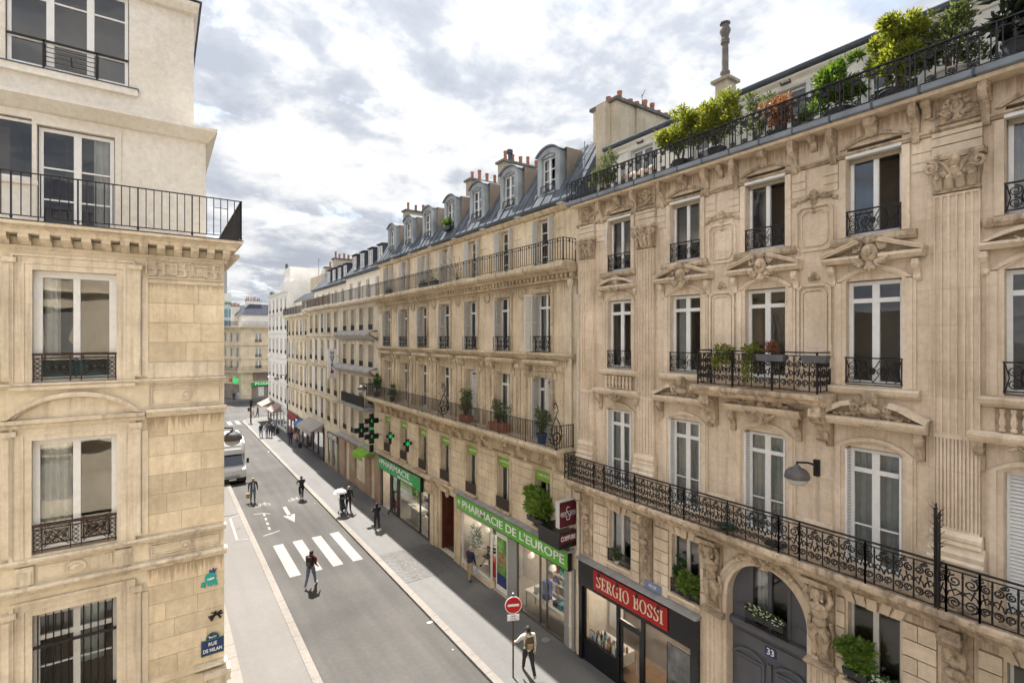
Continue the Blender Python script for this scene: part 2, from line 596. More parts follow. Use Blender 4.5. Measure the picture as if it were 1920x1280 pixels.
def arc(cu, z0, hw, rise, k=12):
 """segmental arch from (cu-hw,z0) to (cu+hw,z0)"""
 R = (hw * hw + rise * rise) / (2 * rise)
 a = math.asin(min(1, hw / R)) if rise <= hw else PI - math.asin(hw / R)
 return [(cu + R * math.sin(-a + 2 * a * i / k), z0 + rise - R + R * math.cos(-a + 2 * a * i / k)) for i in range(k + 1)]
def arch_band(m, cu, z0, hw, rise, t, n0, n1, k=12):
 inn = arc(cu, z0, hw, rise, k)
 out = arc(cu, z0, hw + t, rise + t * 0.9, k)
 m.loft([[(i[0], n0, i[1]), (i[0], n1, i[1]), (o[0], n1, o[1]), (o[0], n0, o[1])] for i, o in zip(inn, out)])
def wall_mesh(m, u0, u1, z0, z1, holes, n=0.0, depth=0.3, step=None):
 """front sheet with rectangular openings and their reveals"""
 us = sorted({u0, u1, *[h[0] for h in holes], *[h[1] for h in holes]})
 zs = sorted({z0, z1, *[h[2] for h in holes], *[h[3] for h in holes]})
 us = [u for u in us if u0 - 1e-6 <= u <= u1 + 1e-6]
 zs = [z for z in zs if z0 - 1e-6 <= z <= z1 + 1e-6]
 for i in range(len(us) - 1):
  for j in range(len(zs) - 1):
   cu, cz = (us[i] + us[i + 1]) / 2, (zs[j] + zs[j + 1]) / 2
   if any(h[0] < cu < h[1] and h[2] < cz < h[3] for h in holes):
    continue
   m.poly([(us[i], n, zs[j]), (us[i + 1], n, zs[j]), (us[i + 1], n, zs[j + 1]), (us[i], n, zs[j + 1])])
 for a, b, c, d in holes:
  q = n - depth
  m.poly([(a, n, c), (a, q, c), (a, q, d), (a, n, d)])
  m.poly([(b, n, c), (b, q, c), (b, q, d), (b, n, d)])
  m.poly([(a, n, d), (b, n, d), (b, q, d), (a, q, d)])
  m.poly([(a, n, c), (b, n, c), (b, q, c), (a, q, c)])
 return m
def shell(m, u0, u1, z0, z1, back, n=0.0):
 """sides, back and top of a house body behind its front sheet"""
 m.poly([(u0, n, z0), (u0, back, z0), (u0, back, z1), (u0, n, z1)])
 m.poly([(u1, n, z0), (u1, back, z0), (u1, back, z1), (u1, n, z1)])
 m.poly([(u0, back, z0), (u1, back, z0), (u1, back, z1), (u0, back, z1)])
 return m
# ---------------------------------------------------------------- windows and ironwork
def curtain_mesh(w, h, mat):
 def mk():
  m = MB()
  k = max(6, int(w / 0.06))
  a = [(-w / 2 + w * i / k, 0.03 * (1 if i % 2 else -1)) for i in range(k + 1)]
  m.loft([[(x, n, 0) for x, n in a], [(x * 1.0, n, h) for x, n in a]], caps=False, close=False)
  return m.mesh('curtain', mat, True, fix=False)
 return cached(('curt', round(w, 2), round(h, 2), mat.name), mk)
def room_mesh(w, h, d=1.3):
 def mk():
  m = MB()
  a, b = -w / 2 - 0.5, w / 2 + 0.5
  c, e = -0.3, h + 0.2
  m.poly([(a, -d, c), (b, -d, c), (b, -d, e), (a, -d, e)])
  m.poly([(a, 0, c), (a, -d, c), (a, -d, e), (a, 0, e)])
  m.poly([(b, 0, c), (b, -d, c), (b, -d, e), (b, 0, e)])
  m.poly([(a, 0, e), (b, 0, e), (b, -d, e), (a, -d, e)])
  m.poly([(a, 0, c), (b, 0, c), (b, -d, c), (a, -d, c)])
  return m.mesh('interior', ROOM, fix=False)
 return cached(('room', round(w, 2), round(h, 2)), mk)
def window(parent, fr, u, n, z, w, h, bars=(), transom=None, leaves=2, mat=None, curtain=None, glass=None, room=True, ft=0.055, st=0.10, open_leaf=None, name='window'):
 """casement: frame, meeting stile, transom, glazing bars; each pane, curtain and the dim room behind are pieces of it.
 (u,n,z): middle of the foot of the opening. bars: heights of glazing bars, transom: height of the fixed rail"""
 mat = mat or WHITE
 glass = glass or GLASS
 us = [-w / 2 + ft]
 for i in range(1, leaves):
  us.append(-w / 2 + w * i / leaves)
 us.append(w / 2 - ft)
 zs = [ft] + sorted(set(bars) | ({transom} if transom else set())) + [h - ft]
 def mk():
  m = MB()
  m.box(-w / 2, w / 2, -0.03, 0.03, 0, ft)
  m.box(-w / 2, w / 2, -0.03, 0.03, h - ft, h)
  m.box(-w / 2, -w / 2 + ft, -0.028, 0.028, ft, h - ft)
  m.box(w / 2 - ft, w / 2, -0.028, 0.028, ft, h - ft)
  for x in us[1:-1]:
   m.box(x - st / 2, x + st / 2, -0.035, 0.035, ft, h - ft)
  for q in bars:
   m.box(-w / 2 + ft, w / 2 - ft, -0.02, 0.024, q - 0.018, q + 0.018)
  if transom:
   m.box(-w / 2 + ft, w / 2 - ft, -0.03, 0.045, transom - 0.05, transom + 0.05)
  return m.mesh(name, mat)
 me = cached(('win', name, round(w, 3), round(h, 3), tuple(bars), transom, leaves, mat.name, ft, st), mk)
 o = link(name, me, parent, fr.M(u, n, z))
 for i in range(len(us) - 1):
  for j in range(len(zs) - 1):
   if open_leaf is not None and i == open_leaf and (not transom or j < len(zs) - 2):
    continue
   a, b = us[i], us[i + 1]
   c, d = zs[j], zs[j + 1]
   M = WM[o] @ Matrix.Translation((a, -0.004, c)) @ Matrix.Diagonal((b - a, 0.008, d - c, 1))
   link('pane', pane_mesh(glass), o, M)
 if room:
  link('interior', room_mesh(w, h), o, WM[o] @ Matrix.Translation((0, -0.06, 0)))
 for (cu, cw, cm, ch) in (curtain or ()):
  link('curtain', curtain_mesh(cw, h * ch, cm), o, WM[o] @ Matrix.Translation((cu, -0.14, h * (1 - ch))))
 return o
def pane_mesh(g):
 return cached(('pane', g.name), lambda: MB().poly([(0, 0, 0), (0, 0, 1), (1, 0, 1), (1, 0, 0)]).mesh('pane', g, fix=False))
CURTSETS = [None, ((-0.33, 0.3, CURT, 1.0), (0.33, 0.3, CURT, 1.0)), ((0, 0.9, CURTG, 1.0),), ((-0.35, 0.28, CURT, 1.0),), ((0, 0.9, CURT, 0.35),), None, ((0.33, 0.26, CURTG, 1.0),)]
def iron_panel(L, h, seed=0, r=0.016):
 """panel of scrolled wrought iron, u 0..L, z 0..h"""
 def mk():
  m = MB()
  for z in (0.05, h - 0.10):
   m.box(0, L, -0.012, 0.012, z - 0.01, z + 0.01)
  m.box(-0.01, L + 0.01, -0.025, 0.025, h - 0.03, h)
  for u in (0.0, L):
   m.box(u - 0.016, u + 0.016, -0.016, 0.016, 0, h)
  k = max(1, round(L / 0.36))
  s = L / k
  zc = h * 0.47
  for i in range(k):
   c = s * (i + .5)
   q = s * 0.25
   m.flat([(c, 0.05), (c, h - 0.1)], r)
   for sg in (-1, 1):
    m.flat(spiral(c + sg * q, zc + h * 0.22, q * 0.95, 1.6, PI / 2 if sg > 0 else PI / 2, -sg), r)
    m.flat(spiral(c + sg * q, zc - h * 0.22, q * 0.95, 1.6, -PI / 2, sg), r)
    m.flat([(c, zc), (c + sg * q * .8, zc + h * .06), (c + sg * q * 1.7, zc - 0.02), (c + sg * q * 1.95, zc - h * .12)], r)
    m.flat([(c + sg * q * .1, zc + h * .02), (c + sg * q * 1.0, zc - h * .08), (c + sg * q * 1.5, zc + .12 * h)], r * 1.1)
    m.flat(spiral(c + sg * q * 1.75, h - 0.16, 0.04, 1.2, 0, sg), r * .9)
   m.ball((c, 0, zc), 0.035, 1, .6, 1.6, 6, 4)
   m.ball((c, 0, h * .8), 0.022, 1, .6, 1.8, 6, 4)
  return m.mesh('railing_panel', IRON)
 return cached(('ironp', round(L, 2), round(h, 2), seed), mk)
def iron_guard(w, h):
 """small window guard of scrolls"""
 def mk():
  m = MB()
  m.box(-w / 2, w / 2, -0.022, 0.022, h - 0.03, h)
  m.box(-w / 2, w / 2, -0.012, 0.012, 0.03, 0.055)
  for u in (-w / 2 + .02, w / 2 - .02):
   m.box(u - 0.012, u + 0.012, -0.012, 0.012, 0.0, h)
  r = h * 0.19
  for sg in (-1, 1):
   for a, b in ((0.36, 0.70), (0.36, 0.30), (0.15, 0.5)):
    m.flat(spiral(sg * w * a, h * b, r, 1.7, sg * PI / 2, sg), 0.011)
   m.flat([(0, h * .1), (sg * w * .1, h * .35), (sg * w * .03, h * .6), (sg * w * .12, h * .9)], 0.011)
   m.flat([(sg * w * .22, h * .08), (sg * w * .28, h * .5), (sg * w * .22, h * .9)], 0.010)
   m.flat([(sg * w * .47, h * .08), (sg * w * .42, h * .5), (sg * w * .47, h * .9)], 0.010)
  m.ball((0, 0, h * .5), 0.05, 1, .4, 1.6, 6, 4)
  return m.mesh('guard', IRON)
 return cached(('guard', round(w, 2), round(h, 2)), mk)
def bar_rail(L, h, step=0.12, r=0.008, post=1.5, knob=False, top=0.02):
 def mk():
  m = MB()
  m.box(0, L, -0.022, 0.022, h - top, h)
  m.box(0, L, -0.012, 0.012, 0.06, 0.08)
  if knob:
   m.box(0, L, -0.010, 0.010, h - 0.14, h - 0.125)
  k = max(2, round(L / step))
  pk = max(1, round(post / (L / k)))
  for i in range(k + 1):
   u = L * i / k
   if i % pk == 0 or i == k:
    m.box(u - 0.014, u + 0.014, -0.014, 0.014, 0, h)
    m.ball((u, 0, 0.04), 0.03, 1, 1, .8, 6, 3)
   else:
    m.box(u - r, u + r, -r, r, 0.07, h - top)
   if knob and i % 4 == 2:
    m.box(u - .03, u + .03, -.015, .015, h - 0.15, h - 0.05)
  return m.mesh('railing', IRON)
 return cached(('bars', round(L, 2), round(h, 2), step, r, post, knob), mk)
def text(name, s, mat, parent, fr, u, n, z, size, width=None, align='CENTER', ext=0.008, bold=0.0, shear=0.0):
 """lettering read from the street: x runs along -u"""
 c = bpy.data.curves.new(name, 'FONT')
 c.body = s
 c.size = size
 c.align_x = align
 c.align_y = 'CENTER'
 c.extrude = ext
 c.offset = bold
 c.shear = shear
 c.resolution_u = 3
 c.materials.append(mat)
 U, Nn = -fr.U, fr.N
 p = fr.o + fr.U * u + fr.N * n + Vector((0, 0, z))
 M = Matrix(((U.x, 0, Nn.x, p.x), (U.y, 0, Nn.y, p.y), (U.z, 1, Nn.z, p.z), (0, 0, 0, 1)))
 tmp = bpy.data.objects.new('tmp', c)
 col.objects.link(tmp)
 me = bpy.data.meshes.new_from_object(tmp.evaluated_get(bpy.context.evaluated_depsgraph_get()))
 bpy.data.objects.remove(tmp)
 bpy.data.curves.remove(c)
 if not me.materials:
  me.materials.append(mat)
 if width:
  xs = [v.co.x for v in me.vertices]
  M = M @ Matrix.Diagonal((width / max(1e-6, max(xs) - min(xs)), 1, 1, 1))
 return link(name, me, parent, M)
def leaves(m, c, rad, n, size, rng, shape='ball', up=0.4):
 """n leaf blades spread through a volume"""
 for _ in range(n):
  while True:
   p = Vector((rng.uniform(-1, 1), rng.uniform(-1, 1), rng.uniform(-1, 1)))
   if p.length < 1 and p.length > rng.random() * 0.75:
    break
  lump = 0.78 + 0.3 * math.sin(5 * p.x + c[0] * 7) * math.sin(4 * p.y + 3 * p.z + c[1] * 5)
  q = Vector((c[0] + p.x * rad[0] * lump, c[1] + p.y * rad[1] * lump, c[2] + p.z * rad[2] * lump))
  d = (Vector((p.x, p.y, p.z * .5 + up)) + Vector((rng.uniform(-.8, .8), rng.uniform(-.8, .8), rng.uniform(-.6, .6)))).normalized()
  w = d.cross(Vector((rng.uniform(-1, 1), rng.uniform(-1, 1), rng.uniform(-1, 1)))).normalized()
  l = size * rng.uniform(.6, 1.3)
  k = l * 0.17
  nrm = d.cross(w) * l * 0.12
  m.poly([q, q + d * l * .5 + w * k + nrm, q + d * l, q + d * l * .5 - w * k + nrm])
 return m

# ================================================================ the setting
def struct(name, m, mat, smooth=False):
 o = m.build(name, mat, None, GF, (0, 0, 0), smooth)
 o['kind'] = 'structure'
 return o
PH = 0.11                                                     # height of the pavements
struct('ground', MB().poly([(-900, -900, -0.03), (900, -900, -0.03), (900, 900, -0.03), (-900, 900, -0.03)]), ASPH)
road = struct('road', MB().poly([(-60, -40, 0), (60, -40, 0), (60, 260, 0), (-60, 260, 0)]), ASPH)
# right pavement with a rounded corner at the far crossing
m = MB()
edge = [(9.7, -30), (9.7, 80.0)] + [(12.2 - 2.5 * math.cos(a), 80.0 + 2.5 * math.sin(a)) for a in [PI / 2 * i / 8 for i in range(1, 9)]] + [(45, 82.5), (45, -30)]
m.prism([(0, 0)] * 0 or [(x, y) for x, y in edge], 0, 1)
m.xf(lambda u, n, z: (u, z, n * PH))
pav_r = struct('pavement_right', m, PAVE)
kerb_u = [-6.0]
rng = random.Random(3)
def kerb_run(parent, x0, x1, y0, y1, z1=PH + 0.008):
 y = y0
 while y < y1:
  l = rng.uniform(0.9, 1.25)
  e = min(y + l, y1)
  block('kerb_stone', KERB, parent, GF, x0, x1, y + 0.006, e - 0.006, 0.001, z1)
  y = e
kerb_run(pav_r, 9.4, 9.694, 8, 80)
for i in range(8):
 a0, a1 = PI / 2 * i / 8, PI / 2 * (i + 1) / 8 - 0.008
 mm = MB()
 ring = lambda a: [(12.2 - r * math.cos(a), 80.0 + r * math.sin(a), z) for r, z in ((2.5, .001), (2.8, .001), (2.8, PH + .008), (2.5, PH + .008))]
 mm.loft([ring(a0), ring(a1)])
 mm.build('kerb_stone', KERB, pav_r)
for i in range(12):
 block('kerb_stone', KERB, pav_r, GF, 12.2 + i * 1.1, 13.29 + i * 1.1, 82.5, 82.8, 0.001, PH + .008)
# setts let into the right pavement before the passage
m = MB()
y = 22.9
r2 = random.Random(5)
row = 0
while y < 26.6:
 x = 9.75 + (0.06 if row % 2 else 0)
 while x < 12.75:
  h = PH + 0.012 + r2.uniform(-0.003, 0.004)
  m.poly([(x + .008, y + .008, h), (x + .125, y + .008, h), (x + .125, y + .115, h), (x + .008, y + .115, h)])
  m.poly([(x, y, PH + .003), (x + .133, y, PH + .003), (x + .125, y + .008, h), (x + .008, y + .008, h)])
  x += 0.133
 y += 0.123
 row += 1
o = m.build('setts', COBB, pav_r)
o['kind'] = 'stuff'
# left pavement
m = MB()
m.prism([(-30, 13.0), (3.6, 13.0), (4.28, 13.7), (4.28, 84), (-30, 84)], 0, 1)
m.xf(lambda u, n, z: (u, z, n * PH))
pav_l = struct('pavement_left', m, PAVEL)
kerb_run(pav_l, 4.286, 4.58, 13.8, 84)
y = 14.9
while y < 27.6:                                                # pale slabs along the foot of the corner house
 l = rng.uniform(0.75, 1.15)
 block('paving_slab', TILEP, pav_l, GF, 1.32, 2.33, y + .006, y + l - .006, PH - .02, PH + .012)
 y += l
# camera-side pavement of the side street
m = MB()
m.prism([(-30, -3.0), (4.28, -3.0), (4.28, 1.4), (3.6, 2.0), (-30, 2.0)], 0, 1)
m.xf(lambda u, n, z: (u, z, n * PH))
struct('pavement_near', m, PAVEL)
# far side of the crossing
m = MB()
m.prism([(7.0, 106.0), (60, 106.0), (60, 140), (7.0, 140)], 0, 1)
m.xf(lambda u, n, z: (u, z, n * PH))
struct('pavement_far', m, PAVE)
# ---- painted markings, sheets a few millimetres up
mark_n = [0]
def marking(name, polys, z=0.006, mat=MARK):
 m = MB()
 for p in polys:
  m.poly([(x, y, z) for x, y in p])
 return struct(name, m, mat)
def strip(p, q, w):
 (a, b), (c, d) = p, q
 L = math.hypot(c - a, d - b)
 x, y = -(d - b) / L * w / 2, (c - a) / L * w / 2
 return [(a + x, b + y), (a - x, b - y), (c - x, d - y), (c + x, d + y)]
cross = thing('pedestrian_crossing', None, None, (6.9, 29.3, 0))
cross['kind'] = 'structure'
for x in (5.28, 6.33, 7.40, 8.45):
 block('stripe', MARK, cross, GF, x, x + 0.53, 27.0, 31.65, 0.003, 0.007)
cross2 = thing('far_crossing', None, None, (7, 80, 0))
cross2['kind'] = 'structure'
for x in (5.6, 6.6, 7.6, 8.6):
 block('stripe', MARK, cross2, GF, x, x + 0.5, 78.6, 82.0, 0.003, 0.007)
marking('lane_arrow_marking', [strip((7.16, 38.5), (7.10, 36.4), 0.24), [(6.72, 36.5), (7.48, 36.6), (7.12, 34.9)]])
def bike_poly(cx, cy, s):
 """bicycle symbol lying on the road, wheels along x"""
 out = []
 for dx in (-.5, .5):
  n = 14
  for i in range(n):
   a, b = 2 * PI * i / n, 2 * PI * (i + 1) / n
   r0, r1 = .26 * s, .34 * s
   out.append([(cx + dx * s + r0 * math.cos(a), cy + r0 * 1.5 * math.sin(a)), (cx + dx * s + r1 * math.cos(a), cy + r1 * 1.5 * math.sin(a)),
      (cx + dx * s + r1 * math.cos(b), cy + r1 * 1.5 * math.sin(b)), (cx + dx * s + r0 * math.cos(b), cy + r0 * 1.5 * math.sin(b))])
 P = {'a': (-.5, 0), 'b': (-.05, 0), 'c': (.35, .75), 'd': (-.22, .7), 'e': (.5, 0), 'f': (.28, .98), 'g': (.5, 1.02), 'h': (-.38, .86), 'i': (-.1, .86)}
 q = lambda k: (cx + P[k][0] * s, cy + P[k][1] * s)
 for a, b in ('ab', 'bc', 'cd', 'bd', 'ad', 'ce', 'cf', 'fg', 'hi', 'dh'):
  out.append(strip(q(a), q(b), .09 * s))
 return out
marking('bicycle_marking', bike_poly(5.95, 39.75, 0.62))
marking('bicycle_marking', bike_poly(8.15, 39.75, 0.6))
marking('bay_line_marking', [strip((5.15, 38.0), (5.75, 37.95), .12)] + [strip((5.74 - .05 * i, 37.8 - i * .95), (5.72 - .05 * i, 37.3 - i * .95), .13) for i in range(4)] + [strip((5.06, 33.55), (5.62, 33.75), .12)]
  + [strip((5.75, 37.9), (6.1, 37.5), .1), strip((5.62, 33.75), (6.05, 33.95), .1)])
ZB = PH + 0.014
marking('loading_bay_marking', [strip((3.72, 37.7), (3.66, 33.4), .14), strip((3.66, 33.4), (4.27, 33.2), .12), strip((3.72, 37.7), (4.27, 38.1), .12)] + bike_poly(4.0, 35.5, .25), ZB)
block('drop_kerb', DARKG, pav_l, GF, 2.6, 4.28, 38.3, 38.38, PH - .02, PH + .012)
# bits of paper and a round cover
lit = [(9.28, 19.4, .16, .09), (9.2, 17.2, .05, .03), (9.25, 58.0, .14, .08), (9.1, 38.0, .05, .04)]
PAPER = plain('paper', (0.75, 0.73, 0.70), 0.8, var=0.08)
pl = ['crumpled white paper scrap in the gutter nearest the no entry sign', 'small pale scrap on the road below the paper scrap']
for i, (x, y, a, b) in enumerate(lit):
 m = MB()
 r3 = random.Random(i)
 m.poly([(x + a * math.cos(t) * r3.uniform(.6, 1), y + b * math.sin(t) * r3.uniform(.6, 1), 0.006 + 0.012 * r3.random()) for t in [2 * PI * k / 7 for k in range(7)]])
 o = m.build('paper_scrap', PAPER)
 if i == 0:
  tag(o, 'largest white paper scrap lying against the kerb beside the no entry sign', 'litter', 'scraps on the road')
 else:
  tag(o, 'tiny pale scrap of litter lying on the grey road', 'litter', 'scraps on the road')
m = MB().lathe((12.4, 15.5, PH), [(0.17, 0.0), (0.17, .012), (0.15, .016), (0.0, .016)], 16)
tag(m.build('inspection_cover', TILEP), 'pale round inspection cover in the pavement before the pharmacy glass', 'cover')

# ================================================================ corner house on the left (faces the camera across the side street)
LX = lambda x: -x                                             # world x -> u of LF
cor = thing('corner_house', 'cream limestone corner house with iron balcony and greek key frieze', 'house', (0, 14.5, 0))
CX = 1.30                                                     # its street corner
UW = -CX                                                      # u of that corner
UE = 7.2                                                      # u where the front ends out of view
wc = (1.525, 4.6)                                             # u of window axes (x=-1.525; the next one out of view)
holes = []
for c in wc:
 holes += [(c - .70, c + .70, 11.02, 13.42), (c - .71, c + .71, 7.40, 9.82), (c - .70, c + .70, 3.3, 6.14)]
m = MB()
wall_mesh(m, UW, UE, 0, 14.1, holes, 0, 0.28)
# street side of the same house, with its own openings
side_holes = []
for k in range(12):
 y = 17.0 + k * 2.9
 side_holes += [(y - .6, y + .6, z0, z1) for z0, z1 in ((1.0, 3.4), (4.2, 6.1), (7.4, 9.8), (11.0, 13.4))]
m2 = MB()
wall_mesh(m2, 14.5, 52, 0, 14.1, side_holes, 0, 0.25)
SF = Fr((CX, 0, 0), (0, -1, 0), (1, 0, 0))
m2.v = [(CX - (-v[1]) if True else 0, v[0], v[2]) for v in m2.v]
m2.v = [(x, y, z) for x, y, z in m2.v]
m.build('wall', STL, cor, LF)
m2.build('side_wall', STL, cor)
MB().box(-30, CX - 0.9, 16.9, 52, 0, 14.05).build('core', ROOM, cor)
MB().box(-30, CX - 0.01, 52.0, 52.2, 0, 14.1).build('end_wall', RENDER_C, cor)
k = 0
for a, b, c, d in side_holes:
 block('window', ROOM, cor, GF, CX - .27, CX - .25, a, b, c, d)
 k += 1
# stone surrounds, sills, pilaster strips of the axis bay
for c in wc:
 for (z0, z1, hw) in ((11.02, 13.42, .70), (7.40, 9.82, .71), (3.3, 6.14, .70)):
  m = MB()
  for sg in (-1, 1):
   a = c + sg * hw
   for t0, t1, n1 in ((0.0, .12, .035), (.12, .17, .06), (.17, .28, .045), (.28, .34, .085)):
    m.box(min(a + sg * t0, a + sg * t1), max(a + sg * t0, a + sg * t1), -.02 if t0 else 0.002, n1, z0 - .05, z1 + (0 if t0 < .1 else t1 - .02))
  for t0, t1, n1 in ((0, .12, .034), (.12, .17, .058), (.17, .27, .043), (.27, .33, .082)):
   m.box(c - hw - t1 + .002, c + hw + t1 - .002, 0.003, n1 + .005, z1 + t0 + .001, z1 + t1)
  m.box(c - hw - .34, c + hw + .34, .002, .12, z0 - .13, z0 - .055)
  m.build('window_surround', STLO, cor, LF)
 # pilaster strips with small ears
 for sg in (-1, 1):
  m = MB()
  for z0, z1 in ((11.1, 13.55), (7.45, 9.95), (0.5, 6.2)):
   a = c + sg * 1.08
   m.box(a - .07, a + .07, .002, .11, z0, z1)
   m.box(a - .045, a + .045, .112, .135, z0 + .05, z1 - .05)
   e = c + sg * 1.22
   m.box(e - .06, e + .06, .002, .05, z0, z1 - .1)
   m.box(c + sg * 1.05 - .12, c + sg * 1.05 + .12, .002, .155, z1, z1 + .10)
  m.build('pilaster', STLO, cor, LF)
 # segmental pediment over the middle window
 m = MB()
 arch_band(m, c, 10.30, 0.98, .40, .06, .002, .12, 18)
 arch_band(m, c, 10.30, 1.06, .43, .10, .002, .20, 18)
 m.sweep([(0.002, 10.10), (.10, 10.10), (.12, 10.17), (.20, 10.20), (.21, 10.28), (0.002, 10.29)], c - 1.22, c + 1.22)
 m.prism([(c - .98, 10.291)] + arc(c, 10.30, .97, .39, 14) + [(c + .98, 10.291)], .002, .03)
 m.build('pediment', STLO, cor, LF)
 # carved panel between the lower and middle window
 m = MB()
 m.box(c - .62, c + .62, .002, .035, 6.88, 7.16)
 m.box(c - .57, c + .57, .036, .05, 6.92, 7.12)
 m.lathe((0, 0, 0), [(.16, 0), (.16, .05), (.11, .06), (.10, .03), (.05, .05), (0.0, .07)], 16)
 s0 = len(m.v) - 6 * 16
 m.xf(lambda u, n, z: (c + u * 1.15, .05 + z, 7.02 + n * .85), s0)
 for sg in (-1, 1):
  m.box(c + sg * .82 - .15, c + sg * .82 + .15, .002, .09, 6.82, 7.2)
  m.box(c + sg * .82 - .11, c + sg * .82 + .11, .091, .12, 6.85, 7.1)
  m.box(c + sg * .82 - .08, c + sg * .82 + .08, .002, .1, 6.76, 6.82)
 m.build('apron_panel', STLO, cor, LF)
# string courses
def course(name, prof, mat, parent, fr, u0, u1):
 return MB().sweep(prof, u0, u1).build(name, mat, parent, fr)
def moulding(z0, z1, d):
 h = z1 - z0
 return [(0.002, z0), (d * .35, z0), (d * .45, z0 + h * .25), (d * .6, z0 + h * .3), (d * .75, z0 + h * .6), (d, z0 + h * .68), (d, z0 + h * .9), (d * .9, z1), (0.002, z1)]
course('string_course', moulding(10.92, 11.03, .14), STLO, cor, LF, UW - .03, UE)
course('string_course', moulding(10.14, 10.32, .17), STLO, cor, LF, UW - .04, wc[0] - 1.24)
course('string_course', moulding(7.22, 7.37, .16), STLO, cor, LF, UW - .03, UE)
course('string_course', moulding(6.60, 6.80, .19), STLO, cor, LF, UW - .05, UE)
course('string_course', moulding(3.86, 4.0, .22), STLO, cor, LF, UW - .05, UW + 0.62)
for z0, z1 in ((10.36, 10.88), (6.84, 7.18)):                  # panels with a rosette at the corner
 m = MB()
 a, b = UW + .06, .25
 for t, n1 in ((0, .03), (.05, .045)):
  m.box(a + t, b - t, .002, n1, z1 - t - .03, z1 - t)
  m.box(a + t, b - t, .002, n1, z0 + t, z0 + t + .03)
  m.box(a + t, a + t + .03, .002, n1 - .002, z0 + t + .03, z1 - t - .03)
  m.box(b - t - .03, b - t, .002, n1 - .002, z0 + t + .03, z1 - t - .03)
 s0 = len(m.v)
 m.lathe((0, 0, 0), [(.12, 0), (.12, .06), (.085, .07), (.08, .035), (.05, .05), (.03, .08), (0, .085)], 14)
 cc = (a + b) / 2
 m.xf(lambda u, n, z: (cc + u, .004 + z, (z0 + z1) / 2 + n), s0)
 m.build('rosette_panel', STLO, cor, LF)
# ashlar blocks of the corner panels: each stone its own piece
rb = random.Random(11)
def ashlar(parent, fr, mat, u0, u1, z0, z1, ch, lw=(.6, 1.05), n1=.017, g=.005, name='stone_block', jit=.003, n0=.002):
 block('mortar', MORTL, parent, fr, u0 + .002, u1 - .002, n0 - .001, n0 + .004, z0 + .002, z1 - .002)
 z = z0
 k = 0
 while z < z1 - .05:
  e = z + ch
  if z1 - e < ch * .4:
   e = z1
  u = u0
  first = True
  while u < u1 - 1e-3:
   l = rb.uniform(*lw) * (0.6 if first and k % 2 else 1)
   v = u + l
   if u1 - v < lw[0] * .5:
    v = u1
   block(name, mat, parent, fr, u + g, v - g, n0 + .001, n1 + rb.uniform(-jit, jit), z + g, e - g)
   u = v
   first = False
  z = e
  k += 1
ashlar(cor, LF, STLB, UW, .27, 11.42, 13.26, .46)
ashlar(cor, LF, STLB, UW, .27, 7.40, 10.12, .455)
ashlar(cor, LF, STLB, UW, .27, 4.02, 6.58, .43)
ashlar(cor, LF, STLB, UW - .05, .32, 0.3, 3.84, .44, n1=.10)
m = MB()
m.box(UW, .27, .002, .03, 11.04, 11.40)
m.box(UW, .27, .002, .026, 13.28, 13.34)
m.build('band', STLO, cor, LF)
# greek key frieze
m = MB()
m.box(UW + .02, .30, .002, .012, 13.38, 13.84)
def key(uc, zc, s):
 w = .036
 P = [(-.5, -.5), (-.5, .5), (.1, .5), (.1, .05), (-.2, .05)]
 for sg in (1, -1):
  Q = [(uc + sg * x * s, zc + sg * y * s) for x, y in P]
  for a, b in zip(Q, Q[1:]):
   m.beam(a, b, w, .01, .075)
 m.beam((uc, zc - .5 * s), (uc, zc + .5 * s), w, .01, .074)
 m.beam((uc - .5 * s, zc), (uc + .5 * s, zc), w, .01, .073)
for uc in (-1.08, -.46, .12):
 key(uc, 13.61, .32)
for a, b in ((-.92, -.66), (-.30, -.06)):
 for z in (13.50, 13.72):
  m.box(a, b, 0.01, .073, z - .016, z + .016)
 for u in (a, b):
  m.box(u - .016, u + .016, .01, .072, 13.515, 13.705)
for z in (13.40, 13.82):
 m.box(UW + .03, .29, .01, .07, z - .015, z + .015)
m.build('key_frieze', STLO, cor, LF)
# frieze band over the window and modillions under the cornice
course('frieze', moulding(13.84, 13.92, .10), STLO, cor, LF, UW - .06, UE)
for i in range(24):
 u = UW - .02 + i * .33
 mm = cached('modillion_l', lambda: MB().prism([(0, 0), (.36, 0), (.36, -.08), (.25, -.15), (.12, -.10), (.05, -.19), (0, -.2)], -.08, .08).xf(lambda u, n, z: (n, u, z)).mesh('modillion', STLO))
 link('modillion', mm, cor, LF.M(u, .03, 14.12))
for i in range(9):
 link('modillion', mm, cor, Fr((CX, 14.5, 0), (0, -1, 0), (1, 0, 0)).M(-.25 - i * .33, .0, 14.12))
# cornice carrying the balcony, turning the corner
m = MB()
prof = [(0.0, 14.12), (.40, 14.12), (.42, 14.19), (.50, 14.24), (.62, 14.27), (.64, 14.33), (0.0, 14.36)]
m.loft([[(UW - n * .55, n, z) for n, z in prof], [(UE, n, z) for n, z in prof]])
m.loft([[(UW - n * .55, n, z) for n, z in prof], [(UW - n * .55, -20, z) for n, z in prof]])
m.box(UW - .01, UE, -3, 0.001, 14.121, 14.355)
m.build('cornice', STLO, cor, LF)
course('cornice_flashing', [(.0, 14.362), (.65, 14.338), (.66, 14.352), (0, 14.385)], ZINCD, cor, LF, UW - .36, UE)
# balcony railing, front and return
link('railing', bar_rail(8.7, 0.95, .145, .009, .95), cor, LF.M(-1.61, .58, 14.37))
link('railing', bar_rail(6.0, 0.95, .145, .009, .95), cor, Fr((1.61, 13.92, 0), (0, 1, 0), (-1, 0, 0)).M(0, 0, 14.37))
m = MB()
m.tube([(1.30, 13.95, 15.1), (1.1, 14.6, 15.25)], .012, 5)
m.build('railing_stay', IRON, cor)
